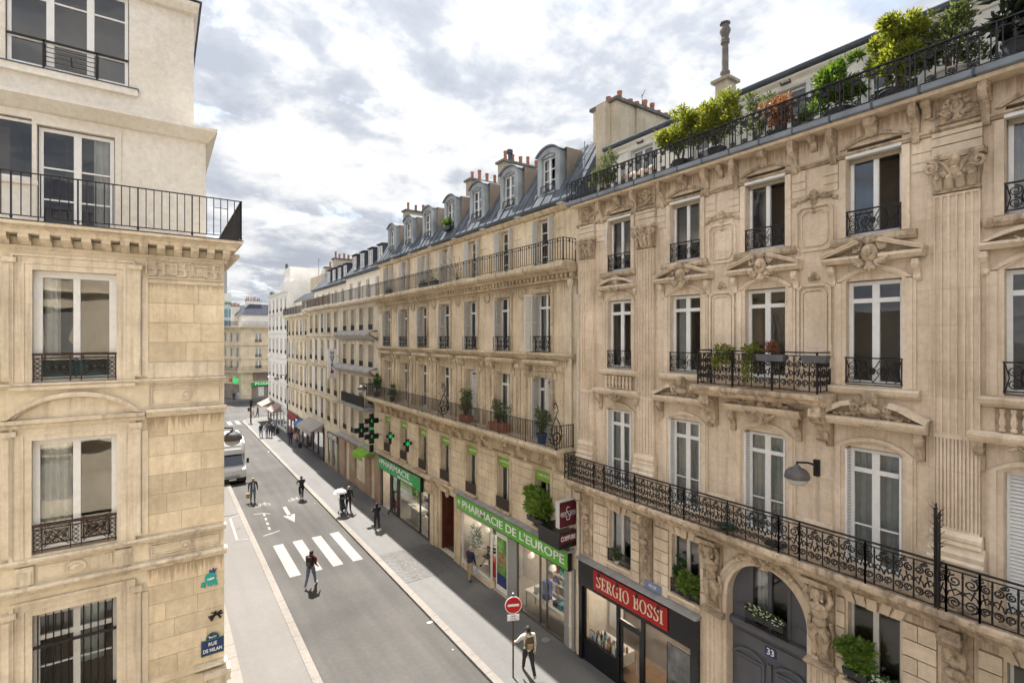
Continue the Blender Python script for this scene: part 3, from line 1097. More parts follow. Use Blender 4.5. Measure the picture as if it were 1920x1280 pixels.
# set-back fifth floor
NB = -1.1
m = MB()
h5 = [(.92, 2.32, 14.42, 16.85), (2.33, 3.65, 15.55, 16.95)]
wall_mesh(m, -.97, UE, 14.36, 17.3, h5, NB, .2)
m.poly([(-.97, NB, 14.36), (-.97, -14, 14.36), (-.97, -14, 17.3), (-.97, NB, 17.3)])
m.build('attic_wall', RENDER_C, cor, LF)
window(cor, LF, 1.62, NB - .12, 14.46, 1.36, 2.36, bars=(.72, 1.45), ft=.08, st=.14, curtain=((-.45, .34, CURT, 1),))
window(cor, LF, 2.99, NB - .12, 15.58, 1.28, 1.34, leaves=1, ft=.06)
block('sill', RENDER_C, cor, LF, 2.30, 3.7, NB - .02, NB + .05, 15.45, 15.55)
m = MB()
m.box(.80, .92, NB + .001, NB + .03, 14.40, 16.95)
m.box(2.32, 2.40, NB + .001, NB + .03, 14.40, 16.95)
m.box(.80, 2.40, NB + .001, NB + .032, 16.85, 16.96)
m.build('window_surround', RENDER_C, cor, LF)
m = MB()
pr = [(NB, 17.12), (NB + .10, 17.14), (NB + .34, 17.30), (NB + .40, 17.34), (NB + .40, 17.42), (NB - .5, 17.50)]
m.loft([[(-.97 - (n - NB) * .6, n, z) for n, z in pr], [(UE, n, z) for n, z in pr]])
m.loft([[(-.97 - (n - NB) * .6, n, z) for n, z in pr], [(-.97 - (n - NB) * .6, -14, z) for n, z in pr]])
m.build('attic_cornice', RENDER_C, cor, LF)
# sixth floor, a little further back
N6 = -1.42
m = MB()
h6 = [(.66, 2.90, 18.28, 20.5)]
m2 = MB()
wall_mesh(m2, -.72, UE, 17.45, 20.75, h6, N6, .22)
m2.poly([(-.72, N6, 17.45), (-.72, -13, 17.45), (-.72, -13, 20.75), (-.72, N6, 20.75)])
m2.build('upper_wall', RENDER_C, cor, LF)
w6 = window(cor, LF, 1.78, N6 - .12, 18.3, 2.2, 2.2, bars=(.62, 1.62), leaves=3, ft=.07, st=.14)
block('sill', RENDER_C, cor, LF, .48, 3.1, N6 + .001, N6 + .12, 18.06, 18.22)
block('sill_flashing', ZINCD, cor, LF, .46, 3.12, N6 + .001, N6 + .14, 18.222, 18.245)
m = MB()
m.box(.68, 2.88, N6 - .06, N6 - .03, 18.92, 18.97)
for z in (18.36, 18.47, 18.58, 18.69, 18.80):
 m.box(1.30, 2.25, N6 - .055, N6 - .04, z, z + .014)
for u in (1.29, 2.26):
 m.box(u - .02, u + .02, N6 - .06, N6 - .03, 18.26, 18.96)
m.box(1.76, 1.78, N6 - .05, N6 - .035, 18.5, 18.7)
m.build('guard', IRON, cor, LF)
m = MB()
pr = [(N6, 20.55), (N6 + .12, 20.58), (N6 + .22, 20.72), (N6 + .24, 20.82), (N6 - .4, 20.95)]
m.loft([[(-.72 - (n - N6) * .5, n, z) for n, z in pr], [(UE, n, z) for n, z in pr]])
m.loft([[(-.72 - (n - N6) * .5, n, z) for n, z in pr], [(-.72 - (n - N6) * .5, -13, z) for n, z in pr]])
m.build('roof_cornice', RENDER_C, cor, LF)
m = MB()
m.loft([[(-.9, N6 + .22, 20.9), (UE, N6 + .22, 20.9), (UE, -13, 20.9), (-.9, -13, 20.9)], [(.4, N6 - 1.4, 22.1), (UE, N6 - 1.4, 22.1), (UE, -12, 22.1), (.4, -12, 22.1)]])
m.build('roof', ZINC, cor, LF)
MB().box(-.2, .2, N6 - .5, N6 - .2, 20.9, 21.25).build('roof_vent', ZINCL, cor, LF)
# windows of the axis bay
for i, c in enumerate(wc):
 window(cor, LF, c, -.16, 11.04, 1.40, 2.38, ft=.14, st=.12, curtain=((.42, .26, CURT, .95),) if i == 0 else None)
 window(cor, LF, c, -.16, 7.42, 1.42, 2.40, ft=.11, st=.13, curtain=((.36, .5, CURT, 1.0),) if i == 0 else None)
 block('ledge', STLO, cor, LF, c - .69, c + .69, -.2, .08, 11.0, 11.035)
 window(cor, LF, c, -.16, 3.32, 1.40, 2.80, bars=(1.62, .75), transom=2.25, ft=.10, st=.12, mat=WHITED, curtain=((-.2, .5, CURTG, .5),))
 m = MB()                                                   # bars before the lower window
 for k in range(11):
  if k == 5:
   continue
  u = c - .62 + 1.24 * k / 10
  m.tube([(u, -.03, 3.35), (u, -.03, 6.1)], .013, 5)
 for z in (5.42, 4.2):
  m.box(c - .74, c + .74, -.045, -.015, z - .03, z + .03)
 m.build('window_bars', IRON, cor, LF)
 for z in (11.06, 7.44):
  def mk():
   m = MB()
   w, h = 1.40, .60
   m.box(-w / 2, w / 2, -.03, .03, h - .05, h)
   m.box(-w / 2, w / 2, -.012, .012, h - .12, h - .10)
   m.box(-w / 2, w / 2, -.015, .015, .04, .065)
   for u in (-w / 2 + .02, -.55, -.09, .09, .55, w / 2 - .02):
    m.box(u - .011, u + .011, -.011, .011, 0.0, h)
   for u0 in (-.62, 0, .62):
    for j in range(4):
     for sg in (-1, 1):
      m.flat([(u0, .08 + j * .1), (u0 + sg * .055, .13 + j * .1), (u0, .18 + j * .1)], .009)
   for u0 in (-.32, .32):
    for a in (-.13, 0, .13):
     m.flat(spiral(u0 + a, .38, .07, 1.5, 0, 1), .011)
     m.flat(spiral(u0 + a, .20, .07, 1.5, PI, -1), .011)
     m.ball((u0 + a, 0, .29), .04, 1, .3, 1, 6, 4)
    m.flat([(u0 - .2, .1), (u0, .3), (u0 + .2, .1)], .011)
    m.flat([(u0 - .2, .44), (u0, .26), (u0 + .2, .44)], .011)
   return m.mesh('guard', plain('rusty_iron', (0.055, 0.032, 0.026), .6, .2, .3, 15))
  link('guard', cached('guardL', mk), cor, LF.M(c, .03, z))
block('teal_sheet', plain('teal_canvas', (0.03, 0.09, 0.10), .8), cor, LF, wc[0] - .55, wc[0] + .55, -.05, -.045, 11.15, 11.5)
# worn ledge at the corner
m = MB()
m.box(UW - .12, UW + .45, .0, .30, 3.72, 3.84)
m.box(UW - .12, UW + .35, .0, .20, 3.5, 3.72)
m.build('corner_ledge', STLO, cor, LF)
m = MB()
for z0, z1, d in ((0.9, 1.05, .35), (2.1, 2.3, .30)):
 m.box(UW - d, UW + .2, -0.8, .0, z0, z1)
m.build('side_ledge', STLO, cor, LF)
# ---- things fixed to the corner
BLUE = plain('enamel_blue', (0.035, 0.055, 0.16), .25, var=.1)
GREENE = plain('enamel_green', (0.05, 0.17, 0.10), .3, var=.1)
sg_ = thing('street_name_sign', 'blue enamel street name plate with green border on the corner house', 'sign', (1.03, 14.46, 4.2))
u0, u1, z0, z1 = -1.29, -.80, 4.18, 4.56
m = MB().box(u0, u1, .045, .06, z0, z1)
m.prism([(u1 - .10, z1 + .001)] + [(-1.045 + .15 * math.cos(t), z1 + .16 * math.sin(t)) for t in [PI * k / 10 for k in range(1, 10)]] + [(u0 + .10, z1 + .001)], .045, .06)
m.build('plate', GREENE, sg_, LF)
m = MB().box(u0 + .022, u1 - .022, .061, .064, z0 + .022, z1 - .022)
m.prism([(u1 - .125, z1 + .003)] + [(-1.045 + .125 * math.cos(t), z1 + .003 + .13 * math.sin(t)) for t in [PI * k / 10 for k in range(1, 10)]] + [(u0 + .125, z1 + .003)], .061, .064)
m.build('field', BLUE, sg_, LF)
text('lettering', '9ᵐᵉ Arrᵗ' if False else '9me Arr', WHITE, sg_, LF, -1.045, .066, z1 + .055, .085, .17, ext=.002, bold=.002)
text('lettering', 'RUE', WHITE, sg_, LF, -1.045, .066, 4.445, .12, .18, ext=.002, bold=.003)
text('lettering', 'DE MILAN', WHITE, sg_, LF, -1.045, .066, 4.295, .12, .40, ext=.002, bold=.003)
# teal tile mosaic of an octopus with a small crown
TEAL = plain('teal_tile', (0.03, 0.42, 0.36), .3, var=.25, scale=30)
NAVY = plain('navy_tile', (0.03, 0.08, 0.22), .3, var=.2, scale=30)
mo = thing('octopus_mosaic', 'teal tile mosaic of an octopus high on the corner house wall', 'mosaic', (1.0, 14.46, 6.0))
m = MB()
m.prism([(-1.0 + .125 * math.cos(t), 6.07 + .135 * math.sin(t)) for t in [2 * PI * k / 16 for k in range(16)]], .035, .052)
for k in range(6):
 a = -1.14 + .055 * k
 m.prism([(a, 5.99), (a + .048, 5.99), (a + .055 + (.02 if k > 3 else -.02), 5.87 + .02 * (k % 2)), (a + .015 + (.02 if k > 3 else -.025), 5.86 + .02 * (k % 2))], .035, .050)
m.build('body', TEAL, mo, LF)
MB().prism([(-.98, 6.20), (-1.10, 6.19), (-1.14, 6.29), (-1.09, 6.24), (-1.06, 6.31), (-1.03, 6.24), (-.97, 6.28)], .035, .054).build('crown', NAVY, mo, LF)
MB().prism([(-.93, 6.06), (-1.08, 6.08), (-1.08, 6.04), (-1.0, 6.02), (-.93, 6.03)], .053, .056).build('eyes', WHITE, mo, LF)
st_ = MB().beam((-.98, 5.05), (-1.24, 5.20), .05, .035, .04)
st_.beam((-1.01, 5.20), (-1.10, 5.18), .03, .041, .044)
st_.beam((-1.12, 5.22), (-1.02, 5.0), .05, .045, .05)
st_.beam((-1.14, 5.18), (-1.22, 5.02), .05, .0505, .055)
st_.beam((-.95, 5.12), (-1.27, 5.14), .04, .0555, .06)
tag(st_.build('paper_cutout', IRON, None, LF), 'black paste-up of crossed shapes above the street name plate', 'street art')
for i, (a, b, c, d) in enumerate(((.50, .80, 4.35, 4.55),)):
 pass

# ================================================================ ornate stone house, number 33
orn = thing('ornate_house', 'ornate carved limestone house with fluted pilasters, iron balconies and arched grey door', 'house', (12.9, 7, 0))
O0, O1 = -0.2, 14.18
OC = (12.07, 9.43, 7.0, 4.57, 1.93)                            # window axes
HW = .53
holes = []
for i, c in enumerate(OC):
 if i != 2:
  holes.append((c - .5, c + .5, 4.2, 5.98))
 holes.append((c - HW, c + HW, 6.85, 9.52))
 holes.append((c - HW, c + HW, 10.92, 13.27))
 holes.append((c - .52, c + .52, 14.28, 16.30))
holes.append((8.97, 13.9, 0.12, 3.80))                         # shop
holes.append((5.83, 8.17, 0.12, 6.12))                         # door arch, filled to its curve below
holes.append((1.3, 4.9, 0.12, 3.4))
m = MB()
wall_mesh(m, O0, O1, 0, 16.95, holes, 0, .30)
shell(m, O0, O1, 0, 16.95, -9)
m.build('wall', ST33, orn, RF)
MB().box(O0 + .02, O1 - .02, -8.9, -1.9, 0, 16.9).build('core', ROOM, orn, RF)
# ---------- reusable carved pieces (u centred, n out, z up)
def cartouche(m, c, n, z, s=1.0, face=False, wings=True):
 m.ball((c, n + .06 * s, z), .17 * s, .85, .55, 1.15, 10, 6)
 for sg in (-1, 1):
  m.tube([(c + sg * u * 1.0, n + .05 * s, zz) for u, zz in [(a, z + b) for a, b in spiral(.20 * s, .12 * s, .09 * s, 1.3, PI * .9, -1, .3)]], .03 * s, 5)
  m.tube([(c + sg * u, n + .05 * s, zz) for u, zz in [(a, z + b) for a, b in spiral(.19 * s, -.14 * s, .08 * s, 1.2, PI * .9, 1, .3)]], .03 * s, 5)
  if wings:
   for k in range(4):
    m.ball((c + sg * (.27 + .085 * k) * s, n + .035 * s, z - (.04 + .035 * k) * s), .075 * s * (1 - .12 * k), 1.2, .6, .8, 7, 4)
 for k in range(12):
  a = 2 * PI * k / 12 + .2
  m.ball((c + .24 * s * math.cos(a), n + .07 * s, z + .30 * s * math.sin(a)), .048 * s, 1.1, .9, 1.1, 6, 4)
 for sg in (-1, 1):
  for k in range(4):
   m.tube([(c + sg * .10 * s, n + .06 * s, z - .18 * s), (c + sg * (.16 + .05 * k) * s, n + .11 * s, z - (.26 - .05 * k) * s), (c + sg * (.22 + .07 * k) * s, n + .05 * s, z - (.30 - .10 * k) * s)], [.035 * s, .03 * s, .01 * s], 5)
 m.ball((c, n + .07 * s, z + .23 * s), .085 * s, 1.4, .8, .8, 8, 4)
 m.ball((c, n + .05 * s, z - .25 * s), .07 * s, 1.1, .8, 1.6, 8, 4)
 if face:
  m.ball((c, n + .14 * s, z + .03 * s), .10 * s, .85, .9, 1.15, 8, 5)
  m.ball((c, n + .235 * s, z + .01 * s), .025 * s, .7, .8, 1.5, 6, 4)
  for sg in (-1, 1):
   m.ball((c + sg * .04 * s, n + .205 * s, z + .05 * s), .02 * s, 1.2, .6, .6, 6, 3)
 return m
def bust(m, c, n, z, s=1.0):
 m.ball((c, n + .10 * s, z), .115 * s, .85, .95, 1.2, 10, 7)
 m.ball((c, n + .085 * s, z + .06 * s), .125 * s, .9, .85, .9, 10, 6)
 m.ball((c, n + .205 * s, z - .01 * s), .026 * s, .8, .9, 1.4, 6, 4)
 m.tube([(c, n + .08 * s, z - .10 * s), (c, n + .07 * s, z - .24 * s)], [.055 * s, .08 * s], 8)
 m.ball((c, n + .06 * s, z - .28 * s), .14 * s, 1.5, .7, .7, 10, 5)
 for sg in (-1, 1):
  m.ball((c + sg * .045 * s, n + .185 * s, z + .02 * s), .02 * s, 1.3, .6, .7, 6, 3)
  for k in range(4):
   m.ball((c + sg * .105 * s, n + .06 * s, z + (.10 - .07 * k) * s), .05 * s, .8, 1, .9, 6, 4)
 m.ball((c, n + .18 * s, z - .065 * s), .03 * s, 1.3, .5, .5, 6, 3)
 return m
def leaf_spray(m, c, n, z, s, sg):
 for k in range(5):
  m.ball((c + sg * (.10 + .12 * k) * s, n + .03, z - (.012 * k * k) * s), .085 * s * (1 - .1 * k), 1.3, .5, .7 + .3 * (k % 2), 7, 4)
 return m
def console(m, c, n0, n1, z0, z1, w):
 """scrolled bracket: deep at its head, shallow at its foot"""
 h = z1 - z0
 d = n1 - n0
 P = [(n0, z0), (n0 + d * .22, z0), (n0 + d * .34, z0 + h * .10), (n0 + d * .30, z0 + h * .30), (n0 + d * .45, z0 + h * .48), (n0 + d * .80, z0 + h * .58), (n1, z0 + h * .74), (n1 - d * .04, z0 + h * .92), (n1 - d * .1, z1), (n0, z1)]
 m.loft([[(c - w / 2, n, z) for n, z in P], [(c + w / 2, n, z) for n, z in P]])
 for sg in (-1, 1):
  q = spiral(n1 - d * .24, z0 + h * .76, d * .2, 1.4, 0, 1, .2)
  m.tube([(c + sg * w / 2, a, b) for a, b in q], .012 + w * .05, 4)
 m.ball((c, n0 + d * .28, z0 + h * .15), w * .3, 1, .6, 1.4, 7, 4)
 return m
def fluted(u0, u1, z0, z1, n0, n1, k, reed=False):
 m = MB()
 w = (u1 - u0)
 g = w / (k * 1.0)
 m.box(u0, u1, n0, n1 - .035, z0, z1)
 for i in range(k + 1):
  a = u0 + g * i - g * .16
  m.box(max(u0, a), min(u1, a + g * .32), n1 - .035, n1, z0, z1)
 if reed:
  for i in range(k):
   c = u0 + g * (i + .5)
   m.tube([(c, n1 - .03, z0), (c, n1 - .03, z1)], g * .26, 6)
 m.box(u0, u1, n1 - .034, n1 - .001, z0, z0 + .05)
 m.box(u0, u1, n1 - .034, n1 - .001, z1 - .05, z1)
 return m
# ---------- pilasters
for c in (13.60, 10.87, 3.13, .40):
 a, b = c - .35, c + .35
 m = MB()
 m.box(a - .10, b + .10, .002, .16, 6.85, 7.55)
 m.sweep([(.002, 7.55), (.26, 7.55), (.27, 7.63), (.22, 7.68), (.23, 7.78), (.20, 7.83), (.17, 7.95), (.002, 7.95)], a - .08, b + .08)
 m.sweep([(.002, 7.95), (.21, 7.95), (.19, 8.02), (.21, 8.06), (.21, 8.12), (.15, 8.2), (.002, 8.2)], a - .04, b + .04)
 m.build('pilaster_base', ST33B, orn, RF)
 fluted(a, b, 8.2, 10.05, .002, .13, 6, True).build('pilaster_shaft', ST33, orn, RF)
 fluted(a, b, 10.05, 14.84, .002, .13, 6).build('pilaster_shaft', ST33, orn, RF)
 def cap():
  m = MB()
  m.box(-.36, .36, .002, .16, 0, .06)
  m.loft([[(-.34, .002, .06), (.34, .002, .06), (.34, .15, .06), (-.34, .15, .06)], [(-.40, .002, .62), (.40, .002, .62), (.40, .24, .62), (-.40, .24, .62)]])
  for zz, k, s in ((.10, 4, .085), (.28, 3, .095)):
   for i in range(k):
    u = -.26 + .52 * i / (k - 1)
    m.tube([(u, .14, zz - .02), (u, .20, zz + .12), (u, .27, zz + .19), (u, .28, zz + .14)], [s, s * .9, s * .55, s * .3], 6)
  for sg in (-1, 1):
   m.tube([(sg * .36 + a, .26, .50 + b) for a, b in spiral(0, 0, .13, 1.6, PI / 2, sg, .15)], .04, 5)
   m.tube([(sg * .05, .2, .3), (sg * .13, .24, .5), (sg * .26, .26, .62)], .035, 5)
   m.ball((sg * .18, .24, .34), .07, 1, .8, .9, 7, 4)
  m.ball((0, .27, .58), .10, 1, .8, 1.1, 8, 5)
  m.sweep([(.002, .63), (.28, .63), (.30, .68), (.27, .74), (.002, .75)], -.44, .44)
  return m.mesh('capital', ST33O, True)
 link('capital', cached('cap33', cap), orn, RF.M(c, 0, 14.86))
 m = MB()
 for z0, z1 in ((15.62, 15.80), (15.82, 15.98), (16.0, 16.08)):
  m.box(a - .03, b + .03, .002, .12, z0, z1)
 m.build('entablature_block', ST33B, orn, RF)
 m = MB()
 m.box(a, b, .002, .06, 16.25, 16.80)
 cartouche(m, c, .05, 16.52, .75, True, True)
 m.build('mask', ST33O, orn, RF, smooth=True)
# ---------- walls between: grooved attic courses beside windows
for c in OC:
 for sg in (-1, 1):
  lim = min([abs(p - c) for p in (13.60, 10.87, 3.13, .40) if (p - c) * sg > 0] + [9])
  e0, e1 = HW + .17, (lim - .40 if lim < 3 else 1.02)
  a, b = sorted((c + sg * e0, c + sg * e1))
  if b - a < .12:
   continue
  m = MB()
  for z0, z1 in ((15.42, 15.58), (15.60, 15.78), (15.80, 16.06)):
   m.box(a, b, .002, .028, z0, z1)
  m.build('grooved_course', ST33B, orn, RF)
# string, frieze and the zinc-edged cornice of the top balcony
MB().sweep([(.002, 16.08), (.06, 16.09), (.05, 16.12), (.10, 16.15), (.10, 16.19), (.002, 16.21)], O0, O1).build('string_course', ST33O, orn, RF)
for i, c in enumerate(OC):
 for sg in (-1, 1):
  m = MB()
  console(m, c + sg * .78, .002, .34, 16.02, 16.82, .13)
  m.build('bracket', ST33O, orn, RF, smooth=True)
 m = MB()
 arch_band(m, c, 16.28, .56, .14, .10, .002, .07, 12)
 console(m, c, .06, .30, 16.40, 16.80, .22)
 m.build('window_head', ST33O, orn, RF)
for u in (13.15, 11.3, 8.22, 5.78, 3.6, 2.7):
 m = MB()
 console(m, u, .002, .26, 16.45, 16.82, .14)
 m.build('bracket', ST33O, orn, RF, smooth=True)
MB().sweep([(.002, 16.80), (.36, 16.80), (.40, 16.86), (.002, 16.862)], O0, O1).build('cornice', ST33B, orn, RF)
MB().sweep([(.0, 16.864), (.50, 16.864), (.52, 16.88), (.52, 16.99), (.50, 17.0), (0, 17.01)], O0, O1 + .12).build('zinc_edge', ZINCL, orn, RF)
for u in [O0 + .5 + k * .82 for k in range(17)]:
 block('zinc_seam', ZINC, orn, RF, u, u + .05, .0, .528, 16.862, 17.014)
block('balcony_floor', ZINC, orn, RF, O0, O1, -1.2, -.001, 16.955, 16.99)
# ---------- top balcony railing: finer bars with scrolls
def toprail():
 m = MB()
 L, h = 1.29, .74
 m.box(0, L, -.03, .03, h - .03, h)
 m.box(0, L, -.012, .012, .03, .05)
 m.box(0, L, -.012, .012, h - .14, h - .122)
 m.box(-.016, .016, -.016, .016, 0, h)
 k = 8
 for i in range(k):
  u = L * (i + .5) / k
  m.box(u - .010, u + .010, -.010, .010, .04, h - .03)
  s = 1 if i % 2 else -1
  m.flat(spiral(u + s * .06, .12, .062, 1.5, PI if s > 0 else 0, s), .013)
  m.flat(spiral(u + s * .06, h - .20, .06, 1.5, PI if s > 0 else 0, -s), .013)
  m.flat(spiral(u, h - .078, .042, 1.0, 0, 1, .9), .010)
  if i % 4 == 2:
   m.ball((u, 0, h * .52), .035, 1, .7, 2.2, 6, 4)
   m.box(u - .06, u + .06, -.01, .01, h * .42, h * .45)
   m.box(u - .04, u + .04, -.01, .01, h * .62, h * .65)
 return m.mesh('railing_panel', IRON)
tr = cached('toprail', toprail)
for k in range(11):
 link('railing_panel', tr, orn, RF.M(O0 + .1 + k * 1.29, .44, 17.0))
link('railing_panel', cached('toprail_end', lambda: bar_rail(1.55, .74, .11, .008, 2)), orn, Fr((12.46, 14.30, 0), (1, 0, 0), (0, 1, 0)).M(0, 0, 17.0))
# attic set back behind the plants, gutter and zinc roof
m = MB()
ah = [(c - .5, c + .5, 17.02, 18.75) for c in OC]
wall_mesh(m, O0, O1 - .5, 16.9, 19.0, ah, -1.15, .2)
m.poly([(O1 - .5, -1.15, 16.9), (O1 - .5, -8, 16.9), (O1 - .5, -8, 19.0), (O1 - .5, -1.15, 19.0)])
m.build('attic_wall', RENDER_C, orn, RF)
for c in OC:
 window(orn, RF, c, -1.27, 17.05, .98, 1.68, bars=(.9,), ft=.06)
 m = MB().box(c - .62, c - .5, -1.148, -1.11, 17.0, 18.85)
 m.box(c + .5, c + .62, -1.148, -1.11, 17.0, 18.85)
 m.box(c - .62, c + .62, -1.148, -1.108, 18.75, 18.87)
 m.build('window_surround', WHITED, orn, RF)
 m = MB()
 arch_band(m, c, 18.92, .12, .12, .02, -1.14, -1.0, 8)
 m.box(c - .13, c + .13, -1.14, -1.02, 18.88, 18.92)
 m.build('wall_light', IRONG, orn, RF)
MB().sweep([(-1.149, 18.78), (-1.10, 18.80), (-1.08, 18.9), (-.98, 18.98), (-.97, 19.03), (-1.149, 19.04)], O0, O1 - .48).build('attic_cornice', RENDER_C, orn, RF)
g = []
MB().sweep([(-1.15, 19.05), (-.93, 19.05), (-.88, 19.08), (-.86, 19.15), (-.88, 19.18), (-1.2, 19.2)], O0, O1 - .4).build('gutter', ZINCD, orn, RF)
MB().poly([(O0, -1.1, 19.19), (O1 - .5, -1.1, 19.19), (O1 - .5, -5, 20.9), (O0, -5, 20.9)]).build('roof', ZINC, orn, RF)
MB().poly([(O1 - .5, -1.1, 19.0), (O1 - .5, -5, 19.0), (O1 - .5, -5, 20.9), (O1 - .5, -1.1, 19.19)]).build('gable', CHIMC, orn, RF)
# ---------- chimneys
def chimney(parent, fr, u0, u1, n0, n1, z0, z1, mat, pots, capmat=None, pn=None, rs=0):
 m = MB().box(u0, u1, n0, n1, z0, z1)
 o = m.build('chimney', mat, parent, fr)
 MB().box(u0 - .11, u1 + .11, n0 - .11, n1 + .11, z1 + .001, z1 + .12).build('chimney_cap', CAPD, o, fr)
 r = random.Random(rs)
 def pot(h, w):
  return cached(('pot', round(h, 1), round(w, 2)), lambda: MB().lathe((0, 0, 0), [(w, 0), (w * .88, .06), (w * .82, h * .8), (w * .98, h * .86), (w * .95, h), (w * .7, h), (w * .65, h * .7)], 10).mesh('chimney_pot', TERRA, True))
 ln = (u1 - u0) >= (n1 - n0)
 for i in range(pots):
  t = (i + .5) / pots + r.uniform(-.02, .02)
  p = (u0 + (u1 - u0) * t, (n0 + n1) / 2) if ln else ((u0 + u1) / 2, n0 + (n1 - n0) * t)
  link('chimney_pot', pot(r.choice((.45, .6, .7, .5)), r.choice((.11, .12))), o, fr.M(p[0], p[1] + (0 if not ln else 0), z1 + .11))
 return o
ch = chimney(orn, RF, 13.45, 14.7, -2.35, -1.3, 17.0, 21.0, CHIMC, 2, CHIM)
m = MB().box(13.75, 14.25, -1.30, -1.0, 17.0, 20.98)
m.build('chimney_breast', CHIMC, orn, RF)
chimney(orn, RF, 13.35, 14.55, -5.0, -2.36, 18.9, 20.95, CHIMC, 6, CHIM, rs=4)
m = MB()
m.tube([(14.0, -3.4, 21.0), (14.0, -3.38, 22.0)], .015, 5)
m.tube([(14.0, -3.38, 21.9), (13.85, -3.4, 22.15)], .01, 5)
m.build('aerial', IRON, orn, RF)
st = MB().box(9.0, 9.42, -1.95, -1.5, 19.2, 20.0).build('flue_base', CHIMC, orn, RF)
MB().box(8.9, 9.52, -2.05, -1.40, 20.001, 20.09).build('flue_cap', CHIM, st, RF)
m = MB().lathe((9.22, -1.72, 20.09), [(.13, 0), (.13, .2), (.15, .22), (.15, .28), (.105, .3), (.10, 1.15), (.135, 1.18), (.135, 1.3), (.105, 1.33), (.12, 1.43), (.165, 1.54), (.165, 1.6), (.11, 1.72), (.10, 1.77), (.16, 1.79), (.16, 1.82), (0, 1.84)], 14)
m.build('flue_pipe', plain('flue_grey', (.17, .155, .14), .8, var=.3), orn, RF, smooth=True)
# ---------- top floor windows
for i, c in enumerate(OC):
 window(orn, RF, c, -.18, 14.30, 1.02, 1.78, ft=.075, st=.10, curtain=CURTSETS[(i * 2 + 1) % 7] if i in (1, 4) else None, open_leaf=0 if i in (2, 3) else None)
 if i in (2, 3):
  lf = window(orn, Fr((13.1, c - .46, 14.36), (.97, .24, 0), (-.24, .97, 0)), .22, 0, 0, .44, 1.65, leaves=1, room=False, ft=.05, name='open_leaf')
 block('blind_box', WHITE, orn, RF, c - .53, c + .53, -.10, .06, 16.06, 16.16)
 block('blind_slat', CHIM, orn, RF, c - .50, c + .50, -.13, -.11, 15.95, 16.06)
 link('guard', iron_guard(1.06, .56), orn, RF.M(c, .03, 14.30))
 m = MB().sweep([(.002, 14.06), (.12, 14.08), (.16, 14.14), (.16, 14.20), (.14, 14.24), (.002, 14.26)], c - .80, c + .80)
 m.build('sill', ST33O, orn, RF)
 for sg in (-1, 1):
  a = c + sg * .60
  MB().box(a - .07, a + .07, .002, .05, 14.27, 16.06).build('jamb_moulding', ST33B, orn, RF)
# blind arm hanging at the first top window
MB().tube([(12.60, .05, 16.0), (12.62, .10, 15.2)], .018, 5).build('blind_arm', WHITE, orn, RF)
# ---------- ornaments between top windows and panels below
def panel_ring(m, c, w, z0, z1, n1=.05, t=.05, ch=.1):
 P = [(c - w, z0 + ch), (c - w + ch, z0), (c + w - ch, z0), (c + w, z0 + ch), (c + w, z1 - ch), (c + w - ch, z1), (c - w + ch, z1), (c - w, z1 - ch)]
 for a, b in zip(P, P[1:] + P[:1]):
  m.beam(a, b, t, .002, n1)
for c in (8.22, 5.79):
 m = MB()
 leaf_spray(m, c, .0, 15.38, 1, 1)
 leaf_spray(m, c, .0, 15.38, 1, -1)
 for k in range(5):
  m.ball((c, .05, 15.45 - k * .11), .10 - k * .013, 1, .6, .9, 8, 4)
 m.build('hanging_ornament', ST33O, orn, RF, smooth=True)
 m = MB()
 panel_ring(m, c, .40, 14.1, 15.15)
 panel_ring(m, c, .29, 14.2, 15.05, .035, .03)
 m.build('wall_panel', ST33B, orn, RF)
 m = MB()
 panel_ring(m, c, .36, 11.2, 13.25, .06, .06)
 panel_ring(m, c, .27, 11.3, 13.15, .04, .04)
 m.box(c - .24, c + .24, .002, .02, 11.38, 13.07)
 m.build('wall_panel', ST33B, orn, RF)
 m = MB()
 m.ball((c, .05, 13.46), .08, .9, .7, 1.3, 8, 5)
 for sg in (-1, 1):
  m.ball((c + sg * .09, .04, 13.40), .055, 1, .7, 1, 7, 4)
 m.build('finial_ornament', ST33O, orn, RF, smooth=True)
